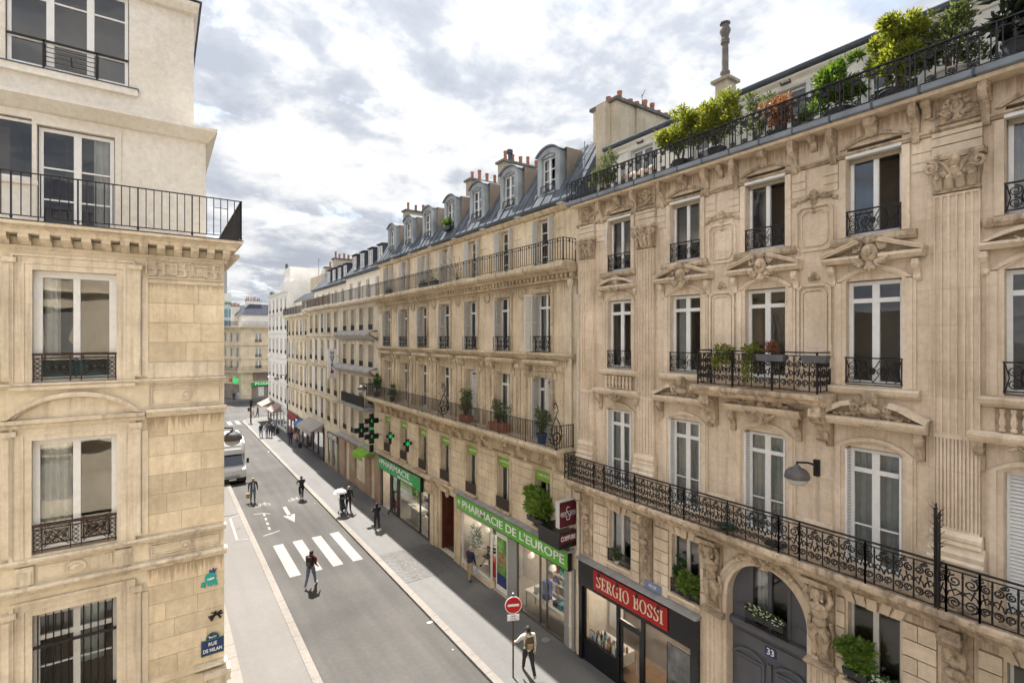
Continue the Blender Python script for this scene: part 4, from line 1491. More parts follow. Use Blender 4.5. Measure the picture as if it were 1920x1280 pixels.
# ---------- second floor windows with pediments
for i, c in enumerate(OC):
 window(orn, RF, c, -.17, 10.94, 1.06, 2.31, transom=1.88, ft=.085, st=.14, curtain=(CURTSETS[3], CURTSETS[6], None, None, ((-.2, .5, CURT, 1.0),))[i])
 if i != 2:
  link('guard', iron_guard(1.10, .60), orn, RF.M(c, .03, 10.95))
 m = MB()
 for sg in (-1, 1):
  for a, b, n1 in ((HW, HW + .09, .035), (HW + .09, HW + .19, .065)):
   m.box(min(c + sg * a, c + sg * b), max(c + sg * a, c + sg * b), .002, n1, 10.9, 13.27 if a == HW else 13.24)
  m.box(min(c + sg * .72, c + sg * .78), max(c + sg * .72, c + sg * .78), .002, .04, 10.9, 13.30)
  console(m, c + sg * .80, .002, .20, 13.18, 13.62, .12)
 arch_band(m, c, 13.27, HW, .20, .09, .002, .037, 14)
 arch_band(m, c, 13.27, HW + .09, .22, .10, .002, .067, 14)
 m.build('window_surround', ST33B, orn, RF)
 MB().sweep([(.002, 10.68), (.10, 10.70), (.16, 10.76), (.18, 10.84), (.16, 10.88), (.002, 10.9)], c - .86, c + .86).build('sill', ST33B, orn, RF)
 m = MB()
 if i in (0, 4):                                            # low segmental pediment
  m.sweep([(.002, 13.64), (.20, 13.64), (.28, 13.72), (.28, 13.77), (.002, 13.78)], c - .84, c + .84)
  arch_band(m, c, 13.785, .72, .17, .09, .002, .28, 14)
 else:                                                      # broken triangular pediment
  for sg in (-1, 1):
   m.sweep([(.002, 13.66), (.20, 13.66), (.30, 13.74), (.30, 13.80), (.002, 13.81)], *sorted((c + sg * .18, c + sg * .95)))
   m.beam((c + sg * .97, 13.83), (c + sg * .20, 14.10), .075, .002, .31)
   m.beam((c + sg * .95, 13.87), (c + sg * .22, 14.13), .03, .002, .345)
 m.build('pediment', ST33B, orn, RF)
 m = MB()
 cartouche(m, c, .17, 13.84, 1.12 if i in (1, 2, 3) else .85, i in (1, 2, 3), False)
 m.build('cartouche', ST33O, orn, RF, smooth=True)
# middle balcony on consoles
bal = MB()
bal.sweep([(.002, 10.40), (.55, 10.40), (.62, 10.46), (.64, 10.52), (.72, 10.56), (.74, 10.62), (.74, 10.68), (.002, 10.70)], 5.28, 8.72)
bal.build('balcony_slab', ST33O, orn, RF)
for u in (5.55, 8.45):
 m = MB()
 console(m, u, .002, .60, 9.55, 10.40, .26)
 m.build('bracket', ST33O, orn, RF, smooth=True)
for k in range(3):
 link('railing_panel', iron_panel(1.02, .96), orn, RF.M(5.44 + k * 1.04, .66, 10.70))
for u in (5.44, 8.55):
 link('railing_panel', iron_panel(.62, .96), orn, Fr((12.9, u, 0), (-1, 0, 0), (0, -1, 0)).M(.03, 0, 10.70))
# ---------- noble floor windows
for i, c in enumerate(OC):
 if i == 4:
  for sg in (-1, 1):                                     # closed louvred shutters
   shm = MB()
   shm.box(0, .52, -.02, .02, 0, .06)
   shm.box(0, .52, -.02, .02, 2.56, 2.62)
   for a in (0, .24, .47):
    shm.box(a, a + .05, -.02, .02, .06, 2.56)
   o = link('shutter', cached('sh33', lambda: shm.mesh('shutter', WHITE)), orn, RF.M(c + (0.005 if sg > 0 else -.525), -.12, 6.88))
   sl = MB()
   for z in range(36):
    for a in (.05, .29):
     sl.poly([(a, .018, .08 + z * .069), (a + .19, .018, .08 + z * .069), (a + .19, -.012, .135 + z * .069), (a, -.012, .135 + z * .069)])
   link('slat', cached('sl33', lambda: sl.mesh('slat', WHITE, fix=False)), o, WM[o])
  continue
 window(orn, RF, c, -.17, 6.88, 1.0, 2.60, bars=(.88,), transom=2.12, ft=.075, st=.15, curtain=((0, .92, CURTG, 1.0),))
 for sg in (-1, 1):                                         # folded metal shutters in the reveal
  a = c + sg * .515
  o = MB().box(a - .018, a + .018, -.16, .06, 6.88, 9.45).build('shutter', WHITE, orn, RF)
  for k in range(34):
   pass
  m = MB()
  for k in range(34):
   m.box(a - .024, a + .024, -.13, .04, 6.95 + k * .073, 6.95 + k * .073 + .03)
  m.build('slat', WHITED, o, RF)
for i, c in enumerate(OC):
 m = MB()
 for sg in (-1, 1):
  for a, b, n1 in ((HW + .01, HW + .10, .04), (HW + .10, HW + .20, .075), (HW + .20, HW + .25, .04)):
   m.box(min(c + sg * a, c + sg * b), max(c + sg * a, c + sg * b), .002, n1, 6.85, 9.50)
  m.box(*sorted((c + sg * .78, c + sg * .98)), .002, .06, 7.45, 7.62)
 arch_band(m, c, 9.50, HW, .17, .10, .002, .042, 14)
 arch_band(m, c, 9.50, HW + .10, .19, .10, .002, .077, 14)
 m.build('window_surround', ST33B, orn, RF)
 for sg in (-1, 1):
  m = MB()
  console(m, c + sg * .86, .002, .24, 9.45, 10.02, .15)
  m.build('bracket', ST33O, orn, RF, smooth=True)
 m = MB()
 orm = MB()
 m.sweep([(.002, 10.02), (.22, 10.02), (.30, 10.10), (.33, 10.16), (.33, 10.21), (.002, 10.23)], c - 1.0, c + 1.0)
 if i in (1, 3):                                            # scrolled pediment with a bust
  for sg in (-1, 1):
   pts = [(c + sg * 1.02, 10.26), (c + sg * .80, 10.36), (c + sg * .55, 10.50), (c + sg * .36, 10.55)]
   for a, b in zip(pts, pts[1:]):
    m.beam(a, b, .11, .002, .30)
   orm.tube([(c + sg * a, .18, b) for a, b in spiral(.30, 10.46, .10, 1.4, PI / 3, -1, .2)], .045, 6)
   leaf_spray(orm, c + sg * .15, .14, 10.32, .8, sg)
   for k in range(5):
    orm.tube([(c + sg * (.2 + .12 * k), .12, 10.24), (c + sg * (.24 + .12 * k), .2, 10.33 - .01 * k), (c + sg * (.32 + .11 * k), .12, 10.36 - .03 * k)], [.04, .035, .012], 5)
  bust(orm, c, .16, 10.68, 1.0)
  for k in range(6):
   orm.ball((c - .16 + .064 * k, .25, 10.10 - .03 * math.sin(PI * k / 5)), .05, 1, .8, 1, 6, 4)
 elif i == 2:
  cartouche(orm, c, .14, 10.14, 1.15, False, False)
  for sg in (-1, 1):
   leaf_spray(orm, c + sg * .16, .14, 10.30, 1.25, sg)
   orm.tube([(c + sg * a, .2, b) for a, b in spiral(.42, 10.36, .12, 1.3, 0, 1, .3)], .04, 6)
 else:                                                      # flat cornice under a small balustrade
  cartouche(orm, c, .20, 10.06, .8, False, True)
  MB().box(c - .66, c + .66, .002, .03, 10.25, 10.68).build('balustrade_panel', ST33O, orn, RF)
  for k in range(8):
   bm_ = cached('bal33', lambda: MB().lathe((0, 0, 0), [(.05, 0), (.05, .05), (.03, .07), (.055, .16), (.045, .24), (.028, .32), (.045, .36), (.045, .42)], 8).mesh('baluster', ST33B, True))
   link('baluster', bm_, orn, RF.M(c - .55 + k * .157, .075, 10.25))
 m.build('pediment', ST33B, orn, RF)
 orm.build('carving', ST33O, orn, RF, smooth=True)
# plinth rail under noble windows between pilasters
for a, b in ((8.75, 10.0 - 1.25), (7.8, 8.63), (5.37, 6.2)):
 if b > a:
  MB().sweep([(.002, 7.42), (.06, 7.44), (.08, 7.50), (.06, 7.58), (.002, 7.6)], a, b).build('dado_moulding', ST33B, orn, RF)
# ---------- long balcony of the noble floor
MB().sweep([(.002, 6.42), (.50, 6.42), (.56, 6.50), (.58, 6.58), (.72, 6.62), (.76, 6.68), (.76, 6.76), (.70, 6.80), (.002, 6.82)], O0 - 3, O1).build('balcony_slab', ST33O, orn, RF)
posts = []
u = O0 - 3 + .02
wid = [1.34, 1.34, .48]
k = 0
while u < O1 - .45:
 w = wid[k % 3]
 w = min(w, O1 - .03 - u)
 link('railing_panel', iron_panel(round(w, 2), .92, k % 3), orn, RF.M(u, .68, 6.80))
 u += w
 k += 1
link('railing_panel', iron_panel(.66, .92), orn, Fr((12.9, O1 - .03, 0), (-1, 0, 0), (0, -1, 0)).M(.02, 0, 6.80))
# bunched spikes keeping climbers off
# ---------- rusticated entresol: every block a stone of its own
rows = [3.92 + .352 * k for k in range(8)]
def rusty(u0, u1, z0, z1):
 block('stone_block', ST33B, orn, RF, u0 + .006, u1 - .006, .006, .06 + rb.uniform(-.004, .004), z0 + .014, z1 - .014)
segs = [(12.62, 13.28), (10.02 + .0, 10.55), (11.17, 11.52), (3.45, 4.02), (2.48, 2.82), (5.12, 5.30), (8.62, 8.88)]
for a, b in segs:
 block('mortar', MORT, orn, RF, a, b, .001, .008, rows[0], rows[6])
 for z in range(6):
  z0, z1 = rows[z], rows[z + 1]
  if b - a > .5 and z % 2:
   rusty(a, a + (b - a) * .55, z0, z1)
   rusty(a + (b - a) * .55, b, z0, z1)
  else:
   rusty(a, b, z0, z1)
for i, c in enumerate(OC):                                     # splayed voussoirs over the entresol windows
 if i == 2:
  continue
 for k in range(-2, 3):
  a0, a1 = c + k * .21 - .10, c + k * .21 + .10
  t = k * .09
  m = MB().prism([(a0 + .005, 6.0), (a1 - .005, 6.0), (a1 + t - .005, 6.39), (a0 + t + .005, 6.39)], .002, .06 + (.05 if k == 0 else 0))
  m.build('voussoir', ST33B, orn, RF)
 window(orn, RF, c, -.18, 4.22, .98, 1.75, ft=.055, st=.11, mat=WHITED, curtain=(CURTSETS[1], CURTSETS[3], None, None, None)[i])
 link('guard', iron_guard(1.0, .42), orn, RF.M(c, .05, 4.22))
 MB().sweep([(.002, 4.08), (.12, 4.08), (.14, 4.14), (.13, 4.2), (.002, 4.2)], c - .58, c + .58).build('sill', ST33B, orn, RF)
# consoles with drops under the balcony at the pilasters
for u in (13.60, 10.87, 3.13, .4):
 m = MB()
 console(m, u, .06, .62, 5.55, 6.40, .34)
 m.ball((u, .22, 5.45), .16, 1.1, .7, .6, 9, 5)
 for k in range(6):
  m.ball((u + .05 * (-1) ** k, .13, 5.25 - k * .14), .11 - k * .012, 1, .6, 1.1, 7, 4)
 m.box(u - .24, u + .24, .002, .07, 4.0, 6.41)
 m.build('drop_bracket', ST33O, orn, RF, smooth=True)
# carved half figures beside the door
for u in (8.42, 5.58):
 m = MB()
 m.box(u - .24, u + .24, .002, .10, 4.35, 6.40)
 m.sweep([(.10, 6.22), (.52, 6.25), (.56, 6.38), (.1, 6.4)], u - .30, u + .30)
 bust(m, u, .30, 6.02, 1.0)
 m.ball((u, .26, 5.62), .20, 1.05, .75, 1.1, 10, 6)
 m.ball((u, .24, 5.36), .16, 1.0, .75, 1.1, 10, 6)
 for sg in (-1, 1):
  m.tube([(u + sg * .19, .28, 5.76), (u + sg * .29, .34, 5.95), (u + sg * .22, .36, 6.18)], [.07, .06, .05], 7)
  m.tube([(u + sg * .05, .28, 5.25), (u + sg * .16, .24, 5.0), (u + sg * .10, .22, 4.75), (u + sg * .16, .16, 4.5)], [.11, .10, .08, .05], 7)
  m.tube([(u + sg * .22, .2, 5.4), (u + sg * .26, .16, 5.1), (u + sg * .20, .14, 4.8)], .045, 6)
 for k in range(7):
  m.tube([(u - .2 + .066 * k, .22, 5.2), (u - .15 + .05 * k, .20, 4.85), (u - .18 + .06 * k, .13, 4.45)], [.05, .045, .03], 5)
 m.build('carved_figure', ST33O, orn, RF, smooth=True)
 MB().sweep([(.002, 4.20), (.20, 4.20), (.30, 4.28), (.32, 4.34), (.002, 4.35)], u - .34, u + .34).build('figure_ledge', ST33O, orn, RF)
 fluted(u - .26, u + .26, .5, 4.19, .002, .14, 4).build('door_pilaster', ST33B, orn, RF)
# door arch
m = MB()
hwD, zs, rs_ = 1.08, 4.86, 1.16
ar = [(7.0 + hwD * math.cos(t), zs + rs_ * math.sin(t)) for t in [PI * k / 24 for k in range(25)]]
m.loft([[(7.0 + (hwD + o_) * math.cos(t), n_, zs + (rs_ + o_) * math.sin(t)) for o_, n_ in ((-.02, -.29), (-.02, .05), (.05, .09), (.14, .05), (.17, .12), (.25, .12), (.27, -.29))] for t in [PI * k / 24 for k in range(25)]])
for sg in (-1, 1):
 for a, b, n1 in ((hwD - .02, hwD + .12, .06), (hwD + .12, hwD + .26, .12)):
  m.box(*sorted((7 + sg * a, 7 + sg * b)), -.29, n1, .12, zs)
m.build('door_arch', ST33B, orn, RF)
m = MB()                                                       # spandrels closing the square opening to the curve
for sg in (-1, 1):
 pts = [(7 + sg * 1.19, 6.13)] + [(7.0 + sg * (hwD + .2) * math.cos(t), zs + (rs_ + .2) * math.sin(t)) for t in [PI / 2 * k / 10 for k in range(11)] if abs((hwD + .2) * math.cos(t)) <= 1.3]
 pts = [(7 + sg * 1.32, zs), (7 + sg * 1.32, 6.4)] + [(7, 6.4)] + [(7.0 + sg * (hwD + .2) * math.cos(t), min(6.39, zs + (rs_ + .2) * math.sin(t))) for t in [PI / 2 - PI / 2 * k / 10 for k in range(11)]]
 m.prism(pts, -.1, .02)
m.build('spandrel', ST33B, orn, RF)
m = MB()
cartouche(m, 7.0, .08, 6.24, .8, True, False)
for sg in (-1, 1):
 leaf_spray(m, 7.0 + sg * .12, .08, 6.20, 1.15, sg)
 leaf_spray(m, 7.0 + sg * .25, .06, 6.08, .8, sg)
m.build('keystone_mask', ST33O, orn, RF, smooth=True)
# grey door leaves and its glazed fanlight
DOORG = plain('door_grey', (0.105, 0.105, 0.12), .4, var=.08, scale=4)
dr = MB()
dr.box(5.90, 8.10, -.34, -.26, .12, 4.28)
dr.sweep([(-.26, 4.0), (-.18, 4.02), (-.10, 4.10), (-.08, 4.20), (-.10, 4.28), (-.26, 4.3)], 5.92, 8.08)
for sg in (-1, 1):
 for z0, z1 in ((.5, 1.6), (1.75, 3.3)):
  a, b = sorted((7 + sg * .14, 7 + sg * .98))
  dr.box(a, b, -.262, -.225, z0, z1)
  dr.box(a + .08, b - .08, -.226, -.20, z0 + .08, z1 - .08)
 arch_band(dr, 7 + sg * .56, 3.30, .40, .18, .08, -.26, -.18, 10)
dr.box(6.1, 7.9, -.262, -.235, 3.55, 3.92)
dr.box(6.94, 7.06, -.262, -.19, .2, 3.4)
dr.build('door', DOORG, orn, RF)
fl = MB()
P = [(7.0 + 1.06 * math.cos(t), zs + 1.14 * math.sin(t)) for t in [PI * k / 20 for k in range(21)]]
for sg in (-1, 1):                                             # flanking solid panels
 pts = [(7 + sg * .50, 4.29)] + [(7 + sg * 1.06, 4.29)] + [(7 + sg * 1.06 * math.cos(t), zs + 1.14 * math.sin(t)) for t in [PI / 2 * k / 12 for k in range(13)] if 1.06 * math.cos(t) >= .50]
 pts.append((7 + sg * .50, zs + 1.14 * math.sqrt(1 - (.5 / 1.06) ** 2)))
 fl.prism(pts, -.32, -.26)
 arch_band(fl, 7 + sg * .76, 4.6, .16, .1, .03, -.26, -.235, 6)
 fl.box(*sorted((7 + sg * .46, 7 + sg * .54)), -.33, -.22, 4.29, 5.9)
fl.box(6.95, 7.05, -.33, -.23, 4.29, 6.0)
fl.prism([(7.0 + .5 * math.cos(t), zs + .95 + .08 * math.sin(t)) for t in [0, PI]] + [(6.5, 5.98), (7.5, 5.98)], -.32, -.27)
fl.build('fanlight_frame', DOORG, orn, RF)
for a in (6.54, 7.05):
 o = link('pane', pane_mesh(GLASS), orn, RF.M(a, -.29, 4.3) @ Matrix.Diagonal((.41, 1, 1.5, 1)))
link('interior', room_mesh(1.2, 1.6), orn, RF.M(7, -.36, 4.3))
link('curtain', curtain_mesh(.3, 1.5, CURT), orn, RF.M(7.3, -.42, 4.3))
link('guard', iron_guard(1.12, .50), orn, RF.M(7.0, -.02, 4.32))
# plain wall base right of the door
for k in range(5):
 for a, b in ((4.95, 5.28), (3.5, 4.9), (2.2, 3.5), (1.3, 2.2)):
  block('stone_block', ST33B, orn, RF, a + .006, b - .006, .002, .05, 3.42 + .0 + k * 0, 3.9) if k == 0 else None
MB().box(O0 - 14, O0, -8, 0, 0, 16.9).build('neighbour_wall', ST33, orn, RF)
# number plate
np_ = thing('house_number_plate', 'small blue enamel plate reading 33 on the grey door', 'sign', (13.1, 6.95, 3.78))
block('plate', BLUE, np_, RF, 6.83, 7.12, -.232, -.215, 3.62, 3.86)
text('lettering', '33', WHITE, np_, RF, 6.975, -.213, 3.735, .24, .19, ext=.002, bold=.004)
bp_ = thing('blue_plaque', 'faded blue wall plaque below the drop bracket above the shop', 'plaque', (12.8, 10.55, 4.0))
block('plate', plain('faded_blue', (.20, .25, .38), .5, var=.1), bp_, RF, 10.25, 10.92, .075, .09, 3.93, 4.22)
text('lettering', 'PLACE D\'AMSTERDAM' if False else 'RUE', WHITE, bp_, RF, 10.585, .092, 4.08, .13, .3, ext=.002)
# ================================================================ the shop on the ground floor
BLK = plain('black_lacquer', (.012, .012, .014), .22, var=.1, spec=.5)
REDS = plain('red_panel', (.40, .012, .014), .35, var=.05)
CREAM = plain('cream_letter', (.78, .68, .50), .5, var=.03)
shop = thing('hair_shop_front', 'black lacquered shop front with glazed door below the carved house', 'shop front', (12.9, 11.4, 0))
m = MB()
m.box(8.92, 13.98, .002, .16, 2.86, 3.80)
m.box(8.92, 9.16, .002, .14, .12, 2.859)
m.box(13.82, 13.98, .002, .14, .12, 2.859)
m.build('fascia', BLK, shop, RF)
m = MB().sweep([(.002, 3.801), (.18, 3.801), (.30, 3.83), (.30, 3.86), (.002, 3.92)], 8.88, 14.0)
m.build('canopy', LEADS, shop, RF)
m = MB()
m.box(12.16, 13.81, -.02, .06, .12, .95)
m.box(9.17, 10.95, -.02, .06, .12, .40)
for u in (12.10, 11.02):
 m.box(u - .06, u + .06, -.02, .07, .12, 2.858)
m.box(11.08, 12.04, -.02, .06, 2.32, 2.42)
m.box(13.60 + .12, 13.81, -.02, .05, .951, 2.858)
m.build('frame', BLK, shop, RF)
o = MB()
for a, b, c, d in ((11.09, 11.19, .14, 2.3), (11.93, 12.03, .14, 2.3)):
 o.box(a, b, -.04, .02, c, d)
o.box(11.19, 11.93, -.04, .02, .14, .34)
o.box(11.19, 11.93, -.04, .02, 2.2, 2.3)
o = o.build('door', BLK, shop, RF)
MB().tube([(11.26, .06, .9), (11.26, .06, 1.6)], .018, 6).build('handle', ZINCL, o, RF)
for a, b, c, d in ((12.16, 13.72, .95, 2.86), (11.08, 12.04, .34, 2.32), (11.08, 12.04, 2.42, 2.86), (9.17, 10.96, .40, 2.86)):
 link('pane', pane_mesh(SHOPGLASS), shop, RF.M(a, .0, c) @ Matrix.Diagonal((b - a, 1, d - c, 1)))
INW = plain('shop_wall_cream', (.72, .66, .56), .8, var=.08)
INB = plain('shop_wall_brown', (.24, .16, .10), .8, var=.12)
m = MB()
m.poly([(8.95, -2.8, .12), (13.95, -2.8, .12), (13.95, -2.8, 3.4), (8.95, -2.8, 3.4)])
m.poly([(8.96, 0, .12), (8.96, -2.8, .12), (8.96, -2.8, 3.4), (8.96, 0, 3.4)])
m.poly([(13.94, 0, .12), (13.94, -2.8, .12), (13.94, -2.8, 3.4), (13.94, 0, 3.4)])
m.poly([(8.95, 0, 3.4), (13.95, 0, 3.4), (13.95, -2.8, 3.4), (8.95, -2.8, 3.4)])
m.build('interior', INW, shop, RF)
MB().poly([(8.95, 0, .13), (13.95, 0, .13), (13.95, -2.8, .13), (8.95, -2.8, .13)]).build('floor', INB, shop, RF)
MB().box(12.2, 13.70, -.9, -.05, .5, .9).build('display_ledge', WHITED, shop, RF)
MB().box(13.2, 13.8, -1.4, -1.3, .9, 2.8).build('partition', WHITE, shop, RF)
bc = [plain('bottle_' + n_, c_, .25, var=.1) for n_, c_ in (('red', (.45, .05, .05)), ('teal', (.05, .35, .35)), ('white', (.75, .75, .72)), ('dark', (.05, .05, .07)), ('amber', (.5, .25, .06)), ('blue', (.1, .2, .45)))]
def bottle_mesh(mt):
 return cached(('bot', mt.name), lambda: MB().lathe((0, 0, 0), [(.04, 0), (.04, .16), (.016, .19), (.016, .23), (0, .235)], 8).mesh('bottle', mt, True))
for i in range(34):
 tag(link('bottle', bottle_mesh(bc[i % 6 if i % 5 else 2]), None, RF.M(12.25 + (i % 12) * .115 + rb.uniform(-.02, .02), -.14 - .2 * (i // 12) + rb.uniform(-.03, .03), .9) @ Matrix.Scale(rb.uniform(.8, 1.4), 4)),
  'one of the small coloured hair product bottles crowded on the shop window ledge', 'bottle', 'bottles in the hair shop window')
pf = thing('framed_photo', 'black and white portrait poster hanging in the right pane of the black shop', 'poster', (13.2, 9.9, 1.0))
block('frame', IRON, pf, RF, 9.45, 10.35, -.34, -.31, .95, 2.35)
block('print', plain('grey_print', (.22, .22, .22), .5, var=.9, scale=2.2), pf, RF, 9.5, 10.3, -.309, -.305, 1.0, 2.3)
sf = thing('small_easel_card', 'small white framed card propped in the corner of the shop window', 'card', (13.0, 13.5, .9))
block('frame', IRON, sf, RF, 13.42, 13.66, -.14, -.12, .91, 1.22)
block('card', WHITE, sf, RF, 13.44, 13.64, -.119, -.115, .93, 1.20)
chr_ = thing('salon_chair', 'dark striped chair standing inside the shop behind the glass', 'chair', (13.6, 10.4, .13))
m = MB()
m.box(10.15, 10.65, -1.1, -.6, .55, .62)
m.build('seat', bc[3], chr_, RF)
m = MB()
for k in range(6):
 m.tube([(10.2 + k * .08, -1.08, .62), (10.2 + k * .08, -1.15, 1.1)], .015, 5)
m.box(10.15, 10.65, -1.18, -1.12, 1.1, 1.18)
m.build('backrest', WHITED, chr_, RF)
for a in (10.18, 10.60):
 for b in (-1.05, -.65):
  MB().tube([(a, b, .13), (a, b, .55)], .02, 5).build('leg', IRON, chr_, RF)
# red sign with cut letters and four spot lamps
LAMP = plain('added_fill_glow', (1, .86, .66), .4, var=0, emit=5)  # glow for panels added to brighten the shop interiors
for k, u in enumerate((13.0, 11.6, 10.1)):
 block('added_fill_panel', LAMP, shop, RF, u - .35, u + .35, -1.5, -.8, 3.36, 3.39)  # added glowing panels that lift the hair shop interior
rs1 = thing('red_shop_sign', 'red sign panel reading SERGIO BOSSI on the black fascia', 'sign', (12.7, 11.5, 3.0))
block('panel', REDS, rs1, RF, 9.93, 13.15, .17, .20, 3.0, 3.70)
def serif_word(word, parent, mat, fr, uc, n0, n1, zc, h, width):
 """roman capitals with thick stems, thin arms and serifs"""
 def ringpts(cx, rx, a0, a1, k=14):
  return [(cx + rx * math.cos(a0 + (a1 - a0) * i / k), .5 + .5 * math.sin(a0 + (a1 - a0) * i / k)) for i in range(k + 1)]
 SS = [(.46, .80), (.38, .95), (.24, .98), (.10, .88), (.09, .70), (.24, .55), (.40, .42), (.45, .24), (.34, .06), (.18, .02), (.06, .14), (.05, .22)]
 G = {'S': (.52, [(SS, .12)], [(.44, .50, .72, .97), (.02, .07, .04, .28)]),
         'E': (.52, [], [(.08, .22, 0, 1), (0, .50, .94, 1), (0, .52, 0, .06), (.2, .40, .47, .53), (.45, .50, .78, .94), (.47, .52, .06, .24), (.37, .41, .38, .62)]),
         'R': (.62, [([(.2, .97), (.38, .96), (.46, .84), (.46, .66), (.38, .53), (.2, .51)], .10), ([(.32, .52), (.58, .02)], .13)], [(.08, .22, 0, 1), (0, .3, .94, 1), (0, .30, 0, .06), (.46, .64, 0, .05)]),
         'G': (.66, [(ringpts(.33, .28, .75, 5.6), .12)], [(.46, .60, .05, .42), (.38, .66, .40, .46), (.53, .57, .7, .97)]),
         'I': (.30, [], [(.08, .22, 0, 1), (0, .30, .94, 1), (0, .30, 0, .06)]),
         'O': (.68, [(ringpts(.34, .28, 0, 2 * PI, 20), .12)], []),
         'B': (.56, [([(.2, .97), (.36, .96), (.43, .85), (.43, .68), (.36, .55), (.2, .53)], .09), ([(.2, .53), (.40, .51), (.49, .38), (.49, .18), (.40, .05), (.2, .03)], .10)], [(.08, .22, 0, 1), (0, .3, .94, 1), (0, .30, 0, .06)]),
         ' ': (.30, [], [])}
 tot = sum(G[c][0] + .08 for c in word) - .08
 sx = width / tot
 x = 0
 for c in word:
  w, strokes, boxes = G[c]
  m = MB()
  for j, (pts, t) in enumerate(strokes):
   for k, (p, q) in enumerate(zip(pts, pts[1:])):
    up_ = abs(p[0] - q[0]) < abs(p[1] - q[1])
    m.beam((uc + width / 2 - (x + p[0]) * sx, zc + (p[1] - .5) * h), (uc + width / 2 - (x + q[0]) * sx, zc + (q[1] - .5) * h), t * h * (.92 if up_ else .5), n0, n1 - .0007 * (k % 5) - .0003 * j)
  for k, (a, b, z0, z1) in enumerate(boxes):
   m.box(uc + width / 2 - (x + b) * sx, uc + width / 2 - (x + a) * sx, n0, n1 + .0006 * (k + 1), zc + (z0 - .5) * h, zc + (z1 - .5) * h)
  if m.v:
   m.build('letter', mat, parent, fr)
  x += w + .08
serif_word('SERGIO BOSSI', rs1, CREAM, RF, 11.54, .20, .215, 3.35, .42, 2.90)
sl_ = thing('x', None, None, (0, 0, 0)) if False else None
for i, u in enumerate((12.80, 11.95, 11.10, 10.25)):
 t = thing('sign_spot_lamp', ('first', 'second', 'third', 'fourth')[i] + ' small black spot lamp from the far end above the red shop sign', 'lamp', (12.5, u, 3.6), 'spot lamps over the red sign')
 MB().tube([(u, .16, 3.79), (u - .12, .38, 3.84), (u - .14, .42, 3.80)], .012, 5).build('arm', IRON, t, RF)
 m = MB().lathe((u - .14, .42, 3.68), [(.06, 0), (.055, .04), (.035, .10), (.02, .12), (0, .125)], 10)
 m.build('shade', IRON, t, RF)

# ================================================================ tan house with the pharmacy
tan = thing('pharmacy_house', 'long tan limestone house with seven dormers above the pharmacy', 'house', (12.9, 25, 0))
T0, T1 = 14.26, 35.42
TC = [16.30 + 2.88 * k for k in range(7)]
holes = []
for c in TC:
 holes += [(c - .50, c + .50, 4.15, 6.52), (c - .55, c + .55, 7.82, 10.38), (c - .52, c + .52, 11.38, 13.82)]
holes += [(14.6, 23.1, .12, 3.25), (23.65, 25.65, .12, 3.42), (26.6, 34.7, .12, 2.85)]
m = MB()
wall_mesh(m, T0, T1, 0, 14.3, holes, 0, .34)
shell(m, T0, T1, 0, 14.3, -9)
m.build('wall', STB2, tan, RF)
MB().box(T0 + .02, T1 - .02, -8.9, -2.2, 0, 14.2).build('core', ROOM, tan, RF)
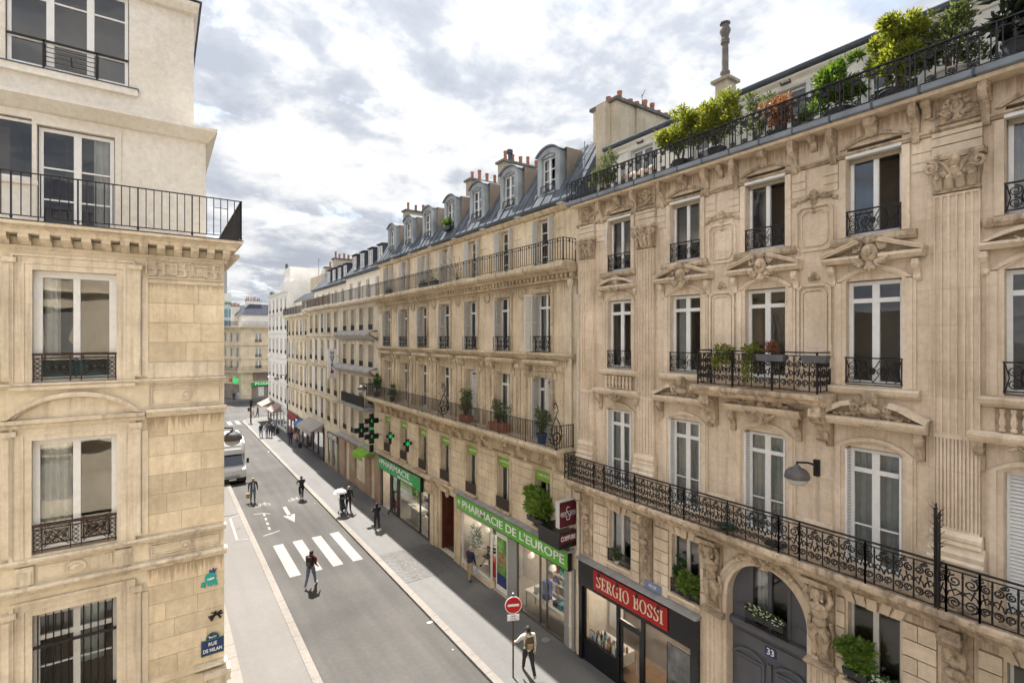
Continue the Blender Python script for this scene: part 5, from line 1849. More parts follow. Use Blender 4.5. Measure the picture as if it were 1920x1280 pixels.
# rusticated entresol stones
hs = sorted(TC)
edges = [T0] + [x for c in hs for x in (c - .68, c + .68)] + [T1]
for a, b in zip(edges[0::2], edges[1::2]):
 block('mortar', MORT, tan, RF, a + .002, b - .002, .001, .006, 3.985, 6.61)
 for k in range(7):
  z0 = 3.98 + k * .40
  z1 = min(z0 + .40, 6.62)
  if z1 - z0 < .1:
   continue
  w = b - a
  cut = .5 if w < 1 else (.42 if k % 2 else .62)
  for p, q in ((a, a + w * cut), (a + w * cut, b)):
   block('stone_block', STB2B, tan, RF, p + .006, q - .006, .004, .045 + rb.uniform(-.003, .003), z0 + .008, z1 - .008)
LGREEN = plain('lime_green_sign', (.22, .42, .035), .5, var=.12, scale=3)
rw = random.Random(21)
for i, c in enumerate(TC):
 # entresol
 window(tan, RF, c, -.24, 4.18, .96, 2.30, transom=1.85, ft=.06, mat=WHITED, st=.10)
 m = MB()
 for sg in (-1, 1):
  m.box(*sorted((c + sg * .50, c + sg * .67)), .002, .05, 4.12, 6.62)
 m.box(c - .499, c + .499, .002, .048, 6.52, 6.62)
 m.build('window_surround', STB2O, tan, RF)
 m = MB()
 m.sweep([(.002, 4.0), (.16, 4.0), (.18, 4.06), (.16, 4.13), (.002, 4.14)], c - .62, c + .62)
 m.build('sill', STB2O, tan, RF)
 def bg():
  m = MB()
  w, h = 1.0, .52
  m.box(-w / 2, w / 2, -.02, .02, h - .04, h)
  m.box(-w / 2, w / 2, -.012, .012, .02, .04)
  for k in range(13):
   u = -w / 2 + w * k / 12
   m.box(u - .008, u + .008, -.008, .008, 0, h)
  m.box(-w / 2, w / 2, -.004, .0, .05, h - .05)
  return m.mesh('guard', plain('rust_brown_iron', (.07, .05, .042), .7, .1, .3, 12))
 link('guard', cached('bg2', bg), tan, RF.M(c, .09, 4.14))
 # frieze consoles under the long balcony
 for sg in (-1, 1):
  m = MB()
  console(m, c + sg * .95, .002, .60, 6.72, 7.45, .22)
  m.build('bracket', STB2O, tan, RF, smooth=True)
 m = MB()
 cartouche(m, c, .02, 6.98, .6, False, True)
 m.build('carving', STB2O, tan, RF, smooth=True)
 # noble floor
 window(tan, RF, c, -.26, 7.84, 1.06, 2.52, bars=(.75,), transom=1.98, ft=.06, curtain=(CURTSETS[2], CURTSETS[1], None, ((0, .5, CURT, 1),), ((0, .9, CURT, 1),), ((0, .9, CURT, 1),), CURTSETS[3])[i], open_leaf=0 if i == 1 else None)
 m = MB()
 for sg in (-1, 1):
  m.box(*sorted((c + sg * .55, c + sg * .65)), .002, .05, 7.80, 10.40)
  m.box(*sorted((c + sg * .65, c + sg * .74)), .002, .085, 7.80, 10.46)
  console(m, c + sg * .84, .002, .22, 10.28, 10.86, .15)
 m.box(c - .65, c + .65, .002, .052, 10.38, 10.47)
 m.box(c - .74, c + .74, .002, .087, 10.471, 10.55)
 m.box(c - .70, c + .70, .002, .04, 10.56, 10.84)
 m.sweep([(.002, 10.86), (.25, 10.86), (.34, 10.93), (.36, 11.0), (.33, 11.04), (.002, 11.08)], c - 1.02, c + 1.02)
 m.build('window_surround', STB2O, tan, RF)
 m = MB()
 for k in range(7):
  m.ball((c - .48 + .16 * k, .045, 10.70 - .03 * (k % 2)), .06, 1.2, .5, .8, 6, 4)
 m.build('carving', STB2O, tan, RF, smooth=True)
 for sg in (-1, 1):
  m = MB().box(*sorted((c + sg * 1.06, c + sg * 1.34)), .002, .06, 7.82, 10.32)
  console(m, c + sg * 1.2, .002, .18, 10.31, 10.84, .28)
  m.build('pilaster_strip', STB2O, tan, RF)
 # second floor
 window(tan, RF, c, -.26, 11.40, 1.0, 2.40, transom=1.82, ft=.06, curtain=CURTSETS[rw.randrange(7)])
 m = MB()
 for sg in (-1, 1):
  m.box(*sorted((c + sg * .52, c + sg * .62)), .002, .045, 11.36, 13.84)
  m.box(*sorted((c + sg * .62, c + sg * .70)), .002, .075, 11.36, 13.90)
 m.box(c - .62, c + .62, .002, .047, 13.82, 13.90)
 m.box(c - .70, c + .70, .002, .077, 13.901, 13.97)
 m.build('window_surround', STB2O, tan, RF)
 m = MB()
 for k in range(9):
  m.ball((c - .52 + .13 * k, .04, 14.10), .055, 1, .6, .9, 6, 4)
 s0 = len(m.v)
 m.lathe((0, 0, 0), [(.24, 0), (.24, .05), (.19, .06), (.18, .03), (.08, .03), (0, .07)], 16)
 m.xf(lambda u, n, z: (c + 1.44 + u, .003 + z, 13.86 + n), s0)
 m.build('carving', STB2O, tan, RF, smooth=True)
 def bg4():
  m = MB()
  w, h = 1.28, .64
  m.box(-w / 2, w / 2, -.03, .03, h - .04, h)
  m.box(-w / 2, w / 2, -.015, .015, .03, .05)
  for u in (-w / 2, -.28, .28, w / 2):
   m.box(u - .016, u + .016, -.016, .016, 0, h)
  for k in range(5):
   u = -w / 2 + .13 + k * .255
   m.flat(spiral(u, h * .62, .085, 1.5, 0, 1), .012)
   m.flat(spiral(u, h * .30, .085, 1.5, PI, -1), .012)
   m.flat([(u - .1, .08), (u, h * .46), (u + .1, h - .06)], .010)
   m.flat([(u + .1, .08), (u, h * .46), (u - .1, h - .06)], .010)
  for sg in (-1, 1):
   m.tube([(sg * w / 2, 0, h - .02), (sg * w / 2, -.16, h - .02)], .014, 4)
   m.tube([(sg * w / 2, 0, .04), (sg * w / 2, -.16, .04)], .014, 4)
  return m.mesh('guard', IRON)
 link('guard', cached('bg4', bg4), tan, RF.M(c, .16, 11.40))
 # folded louvred shutters on the far jamb of this floor
 def shut(h):
  m = MB()
  for a in (0, .42):
   m.box(a, a + .06, -.018, .018, 0, h)
  for z in (0, h * .5 - .04, h - .08):
   m.box(.06, .42, -.018, .018, z, z + .08)
  return m.mesh('shutter', SHUT)
 def slats(h):
  m = MB()
  k = int((h - .24) / .055)
  for j in range(k):
   z = .09 + j * .055
   if abs(z - h * .5) < .06:
    continue
   m.poly([(.06, .014, z), (.42, .014, z), (.42, -.012, z + .042), (.06, -.012, z + .042)])
  return m.mesh('slat', SHUT, fix=False)
 def put_shutter(fr, u, n, z, h, ang, hinge):
  A = fr.M(u, n, z) @ Matrix.Rotation(ang, 4, 'Z')
  o = link('shutter', cached(('shut', h), lambda: shut(h)), tan, A)
  link('slat', cached(('slats', h), lambda: slats(h)), o, A)
 put_shutter(RF, c + .50, -.22, 11.42, 2.36, math.radians(97), 1)
 if i == 0:
  put_shutter(RF, c + .52, .0, 11.42, 2.36, math.radians(70), 1)
 if i == 0 or i == 2:
  put_shutter(RF, c + .53, -.22, 7.86, 2.46, math.radians(100 if i == 0 else 150), 1)
  put_shutter(RF, c - .53, -.22, 7.86, 2.46, math.radians(80 if i == 0 else 60), 1)
# long balcony
MB().sweep([(.002, 7.46), (.70, 7.46), (.78, 7.54), (.82, 7.60), (.90, 7.64), (.90, 7.74), (.86, 7.78), (.002, 7.80)], T0 + .1, T1 + .3).build('balcony_slab', STB2O, tan, RF)
link('railing', bar_rail(T1 - T0, .90, .115, .009, 2.0), tan, RF.M(T0 + .15, .84, 7.80))
for u in (T0 + .15, T1 + .15):
 link('railing', bar_rail(.8, .90, .115, .009, 2.0), tan, Fr((12.9, u, 0), (-1, 0, 0), (0, -1, 0)).M(.03, 0, 7.80))
course('string_course', moulding(11.10, 11.36, .24), STB2O, tan, RF, T0, T1)
MB().sweep([(.002, 12.0), (.03, 12.0), (.03, 12.08), (.002, 12.08)], T0, T1).build('thin_band', STB2O, tan, RF) if False else None
course('string_course', moulding(6.62, 6.74, .12), STB2O, tan, RF, T0, T1)
MB().sweep([(.002, 3.86), (.34, 3.88), (.40, 3.96), (.002, 3.99)], T0 + .05, 23.4).build('shop_cornice', LEADS, tan, RF)
MB().sweep([(.002, 3.70), (.22, 3.70), (.30, 3.80), (.42, 3.86), (.42, 3.93), (.002, 3.98)], 26.3, T1).build('shop_cornice', STB2O, tan, RF)
course('string_course', moulding(3.72, 3.97, .20), STB2O, tan, RF, 23.42, 26.28)
# big cornice with dentils, top balcony
MB().sweep([(.002, 14.22), (.12, 14.22), (.14, 14.30), (.002, 14.31)], T0, T1).build('cornice', STB2O, tan, RF)
dm = cached('dentB2', lambda: MB().box(-.07, .07, .002, .20, 0, .16).mesh('dentil', STB2O))
k = 0
u = T0 + .12
while u < T1:
 link('dentil', dm, tan, RF.M(u, 0, 14.31))
 u += .27
MB().sweep([(.002, 14.47), (.30, 14.47), (.40, 14.54), (.62, 14.60), (.70, 14.68), (.70, 14.80), (.66, 14.84), (.002, 14.86)], T0, T1).build('balcony_slab', STB2O, tan, RF)
link('railing', bar_rail(T1 - T0 - .1, .88, .15, .010, 1.6, True), tan, RF.M(T0 + .06, .62, 14.86))
link('railing', bar_rail(.6, .88, .15, .010, 1.6, True), tan, Fr((12.9, T0 + .06, 0), (-1, 0, 0), (0, -1, 0)).M(.0, 0, 14.86))
# fifth floor, a little set back
N5 = -.12
h5 = [(c - .50, c + .50, 14.88, 16.86) for c in TC]
m = MB()
wall_mesh(m, T0, T1, 14.3, 17.2, h5, N5, .26)
m.build('attic_wall', STB2, tan, RF)
for i, c in enumerate(TC):
 window(tan, RF, c, N5 - .20, 14.90, .98, 1.94, bars=(.45, .95, 1.45), ft=.06, curtain=CURTSETS[(i * 3) % 7])
 for sg in (-1, 1):
  a = c + sg * .50
  ang = math.radians(200 if sg > 0 else -20) if i % 3 else math.radians(95 if sg > 0 else 85)
  o = MB().box(0, .25, -.025, .025, 0, 1.94)
  o.box(.04, .21, .025, .032, .1, .9)
  o.box(.04, .21, .025, .032, 1.0, 1.84)
  link('shutter', cached('pansh', lambda: o.mesh('shutter', WHITED)), tan, RF.M(a + sg * .02, N5 + .03, 14.9) @ Matrix.Rotation(math.radians(90 - sg * (4 + 9 * (i % 3))), 4, 'Z'))
 m = MB().box(c - .60, c + .60, N5 + .001, N5 + .05, 16.87, 16.98)
 m.box(c - 1.2, c - .7, N5 + .001, N5 + .012, 16.30, 16.33)
 m.box(c + .7, c + 1.2, N5 + .001, N5 + .012, 16.30, 16.33)
 m.build('lintel', STB2O, tan, RF)
MB().sweep([(N5, 17.0), (N5 + .10, 17.02), (N5 + .20, 17.12), (N5 + .22, 17.20), (N5, 17.22)], T0, T1).build('attic_cornice', STB2O, tan, RF)
MB().sweep([(N5, 17.22), (N5 + .26, 17.22), (N5 + .33, 17.27), (N5 + .34, 17.36), (N5, 17.42)], T0 - .05, T1).build('gutter', ZINCD, tan, RF)
# mansard in zinc with standing seams
m = MB()
m.poly([(T0, N5 + .2, 17.38), (T1, N5 + .2, 17.38), (T1, -1.45, 19.85), (T0, -1.45, 19.85)])
m.poly([(T0, -1.45, 19.85), (T1, -1.45, 19.85), (T1, -6.0, 20.9), (T0, -6.0, 20.9)])
m.poly([(T0, N5 + .2, 17.38), (T0, -1.45, 19.85), (T0, -6.0, 20.9), (T0, -6, 17.3)])
m.poly([(T1, N5 + .2, 17.38), (T1, -1.45, 19.85), (T1, -6.0, 20.9), (T1, -6, 17.3)])
roof_t = m.build('roof', ZINC, tan, RF)
u = T0 + .3
while u < T1:
 sm = cached('seamB2', lambda: MB().loft([[(-.015, N5 + .2, 17.385), (.015, N5 + .2, 17.385), (.015, N5 + .215, 17.42), (-.015, N5 + .215, 17.42)], [(-.015, -1.45, 19.855), (.015, -1.45, 19.855), (.015, -1.43, 19.89), (-.015, -1.43, 19.89)]]).mesh('roof_seam', ZINC))
 link('roof_seam', sm, roof_t, RF.M(u, 0, 0))
 u += .62
# dormers with curved heads
def dormer_body():
 m = MB()
 w = .72
 top = arc(0, 1.78, w, .26, 12)
 P = [(-w, 0), *top, (w, 0)]
 fr = [(u, -.62, z) for u, z in P]
 # cheeks and roof run back into the slope
 back = [(u, -2.9, z) for u, z in P]
 for i in range(len(P) - 1):
  m.poly([fr[i], fr[i + 1], back[i + 1], back[i]])
 # front face with opening
 ow, z0, z1 = .44, .20, 1.66
 m.poly([(-w, -.62, 0), (-ow, -.62, 0), (-ow, -.62, 1.78), (-w, -.62, 1.78)])
 m.poly([(ow, -.62, 0), (w, -.62, 0), (w, -.62, 1.78), (ow, -.62, 1.78)])
 m.poly([(-ow, -.62, 0), (ow, -.62, 0), (ow, -.62, z0), (-ow, -.62, z0)])
 m.poly([(-ow, -.62, z1), (ow, -.62, z1), (ow, -.62, 1.78), (-ow, -.62, 1.78)])
 m.poly([(u, -.62, z) for u, z in top])
 for a in (-ow, ow):
  m.poly([(a, -.62, z0), (a, -.80, z0), (a, -.80, z1), (a, -.62, z1)])
 m.poly([(-ow, -.62, z0), (ow, -.62, z0), (ow, -.80, z0), (-ow, -.80, z0)])
 m.poly([(-ow, -.62, z1), (ow, -.62, z1), (ow, -.80, z1), (-ow, -.80, z1)])
 return m.mesh('dormer', DORM, fix=False)
def dormer_hood():
 m = MB()
 arch_band(m, 0, 1.80, .74, .27, .07, -2.9, -.52, 12)
 arch_band(m, 0, 1.66, .44, .12, .05, -.62, -.58, 10)
 s0 = len(m.v)
 m.lathe((0, 0, 0), [(.035, 0), (.035, .02), (0, .025)], 8)
 m.xf(lambda u, n, z: (u, -.618 + z, 1.90 + n), s0)
 return m.mesh('hood', ZINCL)
for i, c in enumerate(TC):
 d = link('dormer', cached('dormB2', dormer_body), tan, RF.M(c, .34, 17.80))
 link('hood', cached('hoodB2', dormer_hood), d, RF.M(c, .34, 17.80))
 window(tan, RF, c, -.42, 18.01, .88, 1.44, bars=(.5, .95), ft=.06, st=.09, open_leaf=0 if i == 0 else None, curtain=CURTSETS[(i + 1) % 5], name='dormer_window')
 m = MB()
 m.box(c - .46, c + .46, -.26, -.23, 18.27, 18.30)
 for u in (c - .45, c + .45):
  m.box(u - .012, u + .012, -.26, -.23, 18.0, 18.30)
 m.build('dormer_rail', IRON, tan, RF)
 block('snow_board', WHITED, tan, RF, c - 1.55, c - 1.25, N5 + .2, N5 + .45, 17.16, 17.19)
chimney(tan, RF, 22.75, 23.35, -5.6, -2.4, 19.3, 21.55, CHIM, 6, CHIM, rs=1)
chimney(tan, RF, 26.3, 26.9, -5.6, -2.4, 19.3, 21.45, CHIM, 6, CHIM, rs=2)
chimney(tan, RF, 35.1, 35.7, -5.6, -2.0, 18.6, 21.35, CHIM, 6, CHIM, rs=3)
MB().lathe((23.05, -3.0, 21.66), [(.10, 0), (.10, .5), (.17, .52), (.17, .72), (.10, .76), (0, .76)], 12).build('flue_cowl', ZINCD, tan, RF)
# rain pipes at the party wall
for u, n in ((14.05, .10), (14.48, .10)):
 m = MB().tube([(u, n, .2), (u, n, 13.3 if u < 14.2 else 14.0)], .065, 8)
 for z in range(1, 13, 2):
  m.lathe((u, n, z), [(.085, 0), (.085, .06)], 8)
 m.lathe((u, n, 13.3 if u < 14.2 else 13.9), [(.07, 0), (.13, .15), (.14, .3), (.07, .32)], 8)
 o = m.build('rain_pipe', CREAMPIPE, None, RF, smooth=True)
 tag(o, 'cream rain pipe on the seam of the two houses, ' + ('beside the ornate house' if u < 14.2 else 'beside the tan house'), 'pipe', 'rain pipes')
# ================================================================ pharmacy shop fronts
PGREEN = plain('pharmacy_green', (.015, .34, .08), .4, var=.06)
PGREEN2 = plain('pharmacy_leaf_green', (.12, .46, .035), .4, var=.15, scale=.35)
PHG = plain('shop_grey', (.30, .295, .285), .5, var=.05)
def shop_room(parent, u0, u1, z1, d, wallm, floorm):
 m = MB()
 m.poly([(u0, -d, .12), (u1, -d, .12), (u1, -d, z1), (u0, -d, z1)])
 m.poly([(u0, -.01, .12), (u0, -d, .12), (u0, -d, z1), (u0, -.01, z1)])
 m.poly([(u1, -.01, .12), (u1, -d, .12), (u1, -d, z1), (u1, -.01, z1)])
 m.poly([(u0, -.01, z1), (u1, -.01, z1), (u1, -d, z1), (u0, -d, z1)])
 m.build('interior', wallm, parent, RF)
 MB().poly([(u0, -.01, .135), (u1, -.01, .135), (u1, -d, .135), (u0, -d, .135)]).build('floor', floorm, parent, RF)
FLOORP = plain('pale_shop_floor', (.40, .38, .35), .4, var=.08)
ph1 = thing('large_pharmacy_front', 'long glazed pharmacy front under the sign beside the black shop', 'shop front', (12.9, 19, 0))
shop_room(ph1, 14.62, 23.08, 3.2, 2.0, INW, FLOORP)
m = MB()
m.box(14.30, 14.85, .002, .10, .12, 3.2)
m.box(18.05, 18.75, .002, .10, .12, 3.2)
m.build('pier', PHG, ph1, RF)
MB().box(23.1, 23.45, .002, .12, .12, 3.4).build('pier', STB2B, ph1, RF)
m = MB()
for u in (16.0, 16.45, 17.2 + .85, 14.86):
 m.box(u - .035, u + .035, -.02, .05, .14, 3.2)
m.box(14.86, 18.05, -.02, .06, .12, .20)
m.build('frame', plain('anodised', (.16, .15, .13), .4, .5), ph1, RF)
m = MB()
for u in (20.2, 22.95):
 m.box(u - .04, u + .04, -.02, .06, .5, 2.95)
m.box(20.2, 22.95, -.02, .061, 2.90, 3.0)
m.box(20.2, 22.95, -.02, .10, .40, .5)
m.build('frame', WHITED, ph1, RF)
MB().box(20.15, 23.0, -.1, .12, .12, .40).build('stall_riser', STB2B, ph1, RF)
for a, b, c in ((14.87, 16.0, .2), (16.0, 16.45, .2), (16.45, 18.05, .2), (20.2, 22.95, .5)):
 link('pane', pane_mesh(SHOPGLASS), ph1, RF.M(a, .0, c) @ Matrix.Diagonal((b - a, 1, (3.2 if c < .4 else 2.95) - c, 1)))
for u in (15.4, 17.2, 19.5, 21.2, 22.4):
 block('added_fill_panel', LAMP, ph1, RF, u - .3, u + .3, -1.3, -.7, 3.17, 3.19)  # fill panels added to brighten the large pharmacy inside
ps = thing('green_door_poster', 'tall printed green and blue poster beside the open pharmacy door', 'poster', (12.8, 19.2, .5))
block('board', WHITE, ps, RF, 18.80, 19.75, .02, .05, .3, 2.95)
block('print', plain('leaf_print', (.16, .33, .07), .5, var=.6, scale=3), ps, RF, 18.88, 19.67, .051, .056, 1.1, 2.75)
block('print', BLUE, ps, RF, 18.88, 19.67, .051, .057, .55, 1.09)
block('print', plain('brown_print', (.28, .18, .09), .5, var=.5, scale=5), ps, RF, 19.0, 19.55, .058, .06, 1.5, 2.1)
# displays behind the glass
CLR = [plain('box_' + n_, c_, .5, var=.1) for n_, c_ in (('blue', (.04, .09, .35)), ('white', (.72, .72, .70)), ('red', (.45, .04, .03)), ('green', (.08, .32, .08)), ('orange', (.55, .18, .03)), ('teal', (.05, .28, .32)), ('black', (.02, .02, .02)), ('pale', (.55, .5, .42)))]
t = thing('display_table', 'white display table carrying leaflets behind the pharmacy glass', 'table', (13.4, 16.3, .13))
MB().box(15.0, 17.9, -.85, -.25, .86, .92).build('table_top', WHITE, t, RF)
for a in (15.05, 17.85):
 for b in (-.8, -.3):
  MB().tube([(a, b, .13), (a, b, .86)], .025, 6).build('leg', ZINCL, t, RF)
seq = [('blue display stand with white script at the middle of the display table', 0, 16.55, .30, .75), ('white product box on the display table', 1, 17.2, .22, .3), ('orange product box on the display table end', 4, 15.2, .3, .25), ('teal product box near the pharmacy side pier', 5, 15.6, .25, .2), ('black appliance box on the display table', 6, 15.9, .25, .2)]
for lb, ci, u, w, h in seq:
 tag(MB().box(u, u + w, -.7, -.4, .92, .92 + h).build('product_box', CLR[ci], None, RF), lb, 'box', 'boxes on the display table')
r5 = random.Random(9)
def shelf_unit(u0, u1, n, zs, lab, seed):
 t = thing('shelf_unit', lab, 'shelf', (12.9 - n, (u0 + u1) / 2, .13))
 m = MB()
 for z in zs:
  m.box(u0, u1, n - .3, n, z, z + .025)
 for u in (u0, u1):
  m.box(u - .02, u + .02, n - .3, n, .13, zs[-1] + .3)
 m.build('shelf_frame', WHITED, t, RF)
 r = random.Random(seed)
 for ci in range(8):
  m = MB()
  for z in zs:
   u = u0 + .05 + r.random() * .2
   while u < u1 - .15:
    w = r.uniform(.06, .16)
    if r.randrange(8) == ci:
     m.box(u, u + w, n - .24, n - .04, z + .027, z + .03 + r.uniform(.1, .24))
    u += w + .02
  if m.v:
   o = m.build('stock', CLR[ci], t, RF)
   o['kind'] = 'stuff'
shelf_unit(15.0, 18.0, -1.6, (.5, .95, 1.4, 1.85, 2.3), 'white shelf of small boxes at the back of the large pharmacy', 1)
shelf_unit(20.3, 22.9, -1.6, (.5, .95, 1.4, 1.85, 2.3), 'white shelf of small boxes behind the pharmacy corner window', 2)
# mannequin torso with a striped top and red box below
mq = thing('display_torso', 'black and white display torso above a red box in the pharmacy window', 'mannequin', (13.3, 20.5, 1.6))
m = MB().tube([(20.45, -.4, 1.45), (20.45, -.38, 1.75), (20.45, -.38, 2.1), (20.45, -.4, 2.3), (20.45, -.4, 2.42)], [.14, .15, .21, .16, .06], 10)
m.build('torso', CLR[1], mq, RF, smooth=True)
m = MB()
for z in (1.62, 1.78, 1.98):
 m.lathe((20.45, -.38, z), [(.175, 0), (.20, .05), (.175, .1)], 12)
m.build('straps', CLR[6], mq, RF)
tag(MB().box(20.25, 20.75, -.65, -.2, .5, 1.25).build('product_box', CLR[2], None, RF), 'red cardboard box at the foot of the display torso', 'box')
def tripod_stool(u, n, z, lab):
 t = thing('walking_frame', lab, 'walking frame', (12.9 - n, u, z))
 m = MB()
 for a in (-.22, .22):
  m.tube([(u + a, n - .25, z), (u + a, n - .15, z + .85), (u + a, n + .1, z + .9)], .018, 6)
  m.tube([(u + a, n + .25, z), (u + a, n - .15, z + .6)], .018, 6)
 m.box(u - .22, u + .22, n - .2, n + .15, z + .5, z + .55)
 m.build('frame', IRON, t, RF)
 for a in (-.22, .22):
  for b in (-.25, .25):
   MB().ball((u + a, n + b, z + .06), .06).build('wheel', CLR[6], t, RF)
 MB().box(u - .24, u + .24, n - .22, n - .12, z + .9, z + .95).build('handle', CLR[6], t, RF)
tripod_stool(21.4, -.5, .5, 'black walking frame in the pharmacy corner window')
tag(MB().box(21.0, 21.25, -.35, -.15, .5, .85).build('product_box', CLR[1], None, RF), 'white carton on the sill of the corner window', 'box')
pt = thing('interior_plant', 'tall leafy green plant inside the pharmacy corner window', 'plant', (13.4, 22.6, .5))
MB().lathe((22.5, -.5, .5), [(.12, 0), (.16, .3), (.13, .3)], 10).build('pot', CLR[1], pt, RF)
LEAFD = leaf_mat('dark_leaf', (.02, .07, .015), (.06, .16, .03), .25)
leaves(MB(), (22.5, -.5, 1.6), (.35, .3, .75), 260, .16, random.Random(3)).build('foliage', LEAFD, pt, RF)
for i, u in enumerate((17.7, 16.2, 15.2, 22.2, 21.3)):
 t = thing('glass_pendant', 'clear globe pendant lamp in the pharmacy window, ' + ('third from the black shop', 'second from the black shop', 'first from the black shop', 'nearest the brown passage door', 'nearest the display torso')[i], 'lamp', (13.2, u, 2.4), 'globe pendants in the pharmacy')
 MB().tube([(u, -.45, 2.55), (u, -.45, 3.18)], .008, 4).build('cord', IRON, t, RF)
 MB().lathe((u, -.45, 2.28), [(.03, 0), (.13, .06), (.15, .14), (.10, .24), (.04, .28)], 12).build('globe', plain('globe_added_glow', (1, .9, .75), .3, var=0, emit=.1), t, RF, smooth=True)  # faint glow added to the globes to help brighten the shop
# sign boards
def sign_box(name, lab, u0, u1, z0, z1, front, side, words):
 t = thing(name, lab, 'sign', (12.6, (u0 + u1) / 2, z0))
 block('box', side, t, RF, u0, u1, .12, .30, z0, z1)
 block('face', front, t, RF, u0 + .04, u1 - .04, .301, .315, z0 + .04, z1 - .04)
 for s, u, z, size, w in words:
  text('lettering', s, WHITE, t, RF, u, .325, z, size, w, ext=.01, bold=.004)
 return t
def leafmark(t, u, z, s):
 m = MB()
 for a in (0, PI / 2, PI, -PI / 2):
  m.beam((u, z), (u + s * .5 * math.cos(a), z + s * .5 * math.sin(a)), s * .25, .318, .33)
 m.build('emblem', WHITE, t, RF)
s1 = sign_box('long_pharmacy_sign', 'long green sign board reading PHARMACIE DE L\'EUROPE', 14.38, 23.15, 3.16, 3.88, PGREEN2, BLK, [('PHARMACIE DE L\'EUROPE', 18.55, 3.52, .50, 7.9)])
leafmark(s1, 22.85, 3.54, .26)
ph2 = thing('corner_pharmacy_front', 'glazed pharmacy front left of the brown passage door under a green sign', 'shop front', (12.9, 30.5, 0))
shop_room(ph2, 26.62, 34.68, 2.8, 2.0, INW, FLOORP)
m = MB()
for u in (34.6, 33.0, 32.75, 31.75, 31.5, 28.2, 27.0, 26.7):
 m.box(u - .05, u + .05, -.02, .06, .12, 2.84)
m.box(26.65, 33.0, -.02, .062, .12, .18)
m.build('frame', IRONG, ph2, RF)
for a, b in ((31.8, 32.75), (28.25, 31.45), (27.05, 28.15)):
 link('pane', pane_mesh(SHOPGLASS), ph2, RF.M(a, .0, .18) @ Matrix.Diagonal((b - a, 1, 2.64, 1)))
for u in (27.6, 29.3, 30.9, 33.6):
 block('added_fill_panel', LAMP, ph2, RF, u - .3, u + .3, -1.3, -.7, 2.77, 2.79)  # more added fill light, inside the corner pharmacy
block('green_sticker', PGREEN2, ph2, RF, 28.25, 31.45, -.012, -.006, 2.15, 2.84)
block('door_sticker', PGREEN, ph2, RF, 31.85, 32.7, -.012, -.006, 1.6, 2.6)
MB().box(26.2, 26.62, .002, .16, .12, 3.65).build('pier', STB2B, ph2, RF)
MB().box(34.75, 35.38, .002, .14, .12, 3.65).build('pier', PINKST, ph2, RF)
MB().sweep([(.002, 2.95), (.2, 2.98), (.32, 3.2), (.34, 3.5), (.25, 3.69), (.002, 3.69)], 26.28, 27.0).build('corner_capital', STB2O, ph2, RF)
s2 = sign_box('short_pharmacy_sign', 'dark green sign board reading PHARMACIE above the corner pharmacy', 27.55, 34.7, 2.82, 3.68, PGREEN, BLK, [('PHARMACIE', 31.6, 3.34, .52, 4.9), ('DE L\'EUROPE', 29.9, 2.98, .20, 2.3)])
leafmark(s2, 34.3, 3.36, .28)
text('lettering', 'PARAPHARMACIE', plain('lime_letter', (.45, .55, .05), .5), ph2, RF, 29.9, .005, 2.5, .30, 2.9, ext=.004)
shelf_unit(27.1, 31.3, -1.6, (.5, .95, 1.4, 1.85, 2.3), 'white shelf of small boxes at the back of the corner pharmacy', 5)
t = thing('white_counter', 'white counter with flowers behind the corner pharmacy glass', 'counter', (13.5, 30.2, .13))
MB().box(29.3, 31.0, -.95, -.35, .95, 1.08).build('counter_top', WHITE, t, RF)
MB().box(29.6, 30.7, -.85, -.45, .13, .95).build('counter_base', CLR[1], t, RF)
for i, (u, n, z, s) in enumerate(((30.4, -.6, 1.08, .35), (28.7, -.4, .95, .25))):
 t = thing('flower_bowl', ('pale flowers on the white counter', 'pale flowers on a white stand beside the counter')[i], 'flowers', (13.4, u, z))
 MB().lathe((u, n, z), [(.10, 0), (.17, .12), (.14, .12)], 10).build('bowl', WHITE, t, RF)
 leaves(MB(), (u, n, z + .22), (s, .22, .18), 150, .09, random.Random(i)).build('foliage', leaf_mat('pale_flower%d' % i, (.25, .32, .15), (.65, .62, .5), .2), t, RF)
tag(MB().box(28.45, 28.95, -.6, -.2, .13, .95).build('display_stand', WHITE, None, RF), 'white box stand below the second bowl of flowers', 'stand')
# striped shelf by the entrance
t = thing('wall_display', 'blue and white striped wall display inside the pharmacy entrance', 'display', (14.0, 33.8, .4))
for k in range(7):
 block('panel', CLR[0 if k in (3, 4) else (1 if k % 2 else 7)], t, RF, 33.05, 34.5, -1.2, -1.1, .9 + k * .24, 1.12 + k * .24)
tag(MB().box(33.3, 33.8, -.7, -.3, .13, .5).build('product_box', CLR[2], None, RF), 'red crate on the floor inside the pharmacy entrance', 'box')
# brown passage doors
WOOD = plain('red_brown_wood', (.12, .035, .02), .5, var=.35, scale=2.5)
for k in range(11):
 a = -.10 - k * .175
 block('door_plank', WOOD, tan, RF, 25.53, 25.60 + (.006 if k % 2 else 0), a - .168, a, .14, 3.34)
for k in range(10):
 a = 23.72 + k * .18
 block('door_plank', WOOD, tan, RF, a, a + .172, -2.06 + (.01 if k % 2 else 0), -2.0, .14, 3.40)
MB().box(23.65, 25.65, -2.18, -2.08, .12, 3.42).build('passage_back', ROOM, tan, RF)
m = MB()
m.poly([(23.66, -.3, .12), (23.66, -2.1, .12), (23.66, -2.1, 3.42), (23.66, -.3, 3.42)])
m.poly([(25.64, -.3, .12), (25.64, -2.1, .12), (25.64, -2.1, 3.42), (25.64, -.3, 3.42)])
m.poly([(23.66, -.3, 3.41), (25.64, -.3, 3.41), (25.64, -2.1, 3.41), (23.66, -2.1, 3.41)])
m.build('passage_reveal', STB2B, tan, RF)
m = MB()
for u in (23.55, 25.90):
 m.box(u - .10, u + .24, .002, .10, .12, 3.5)
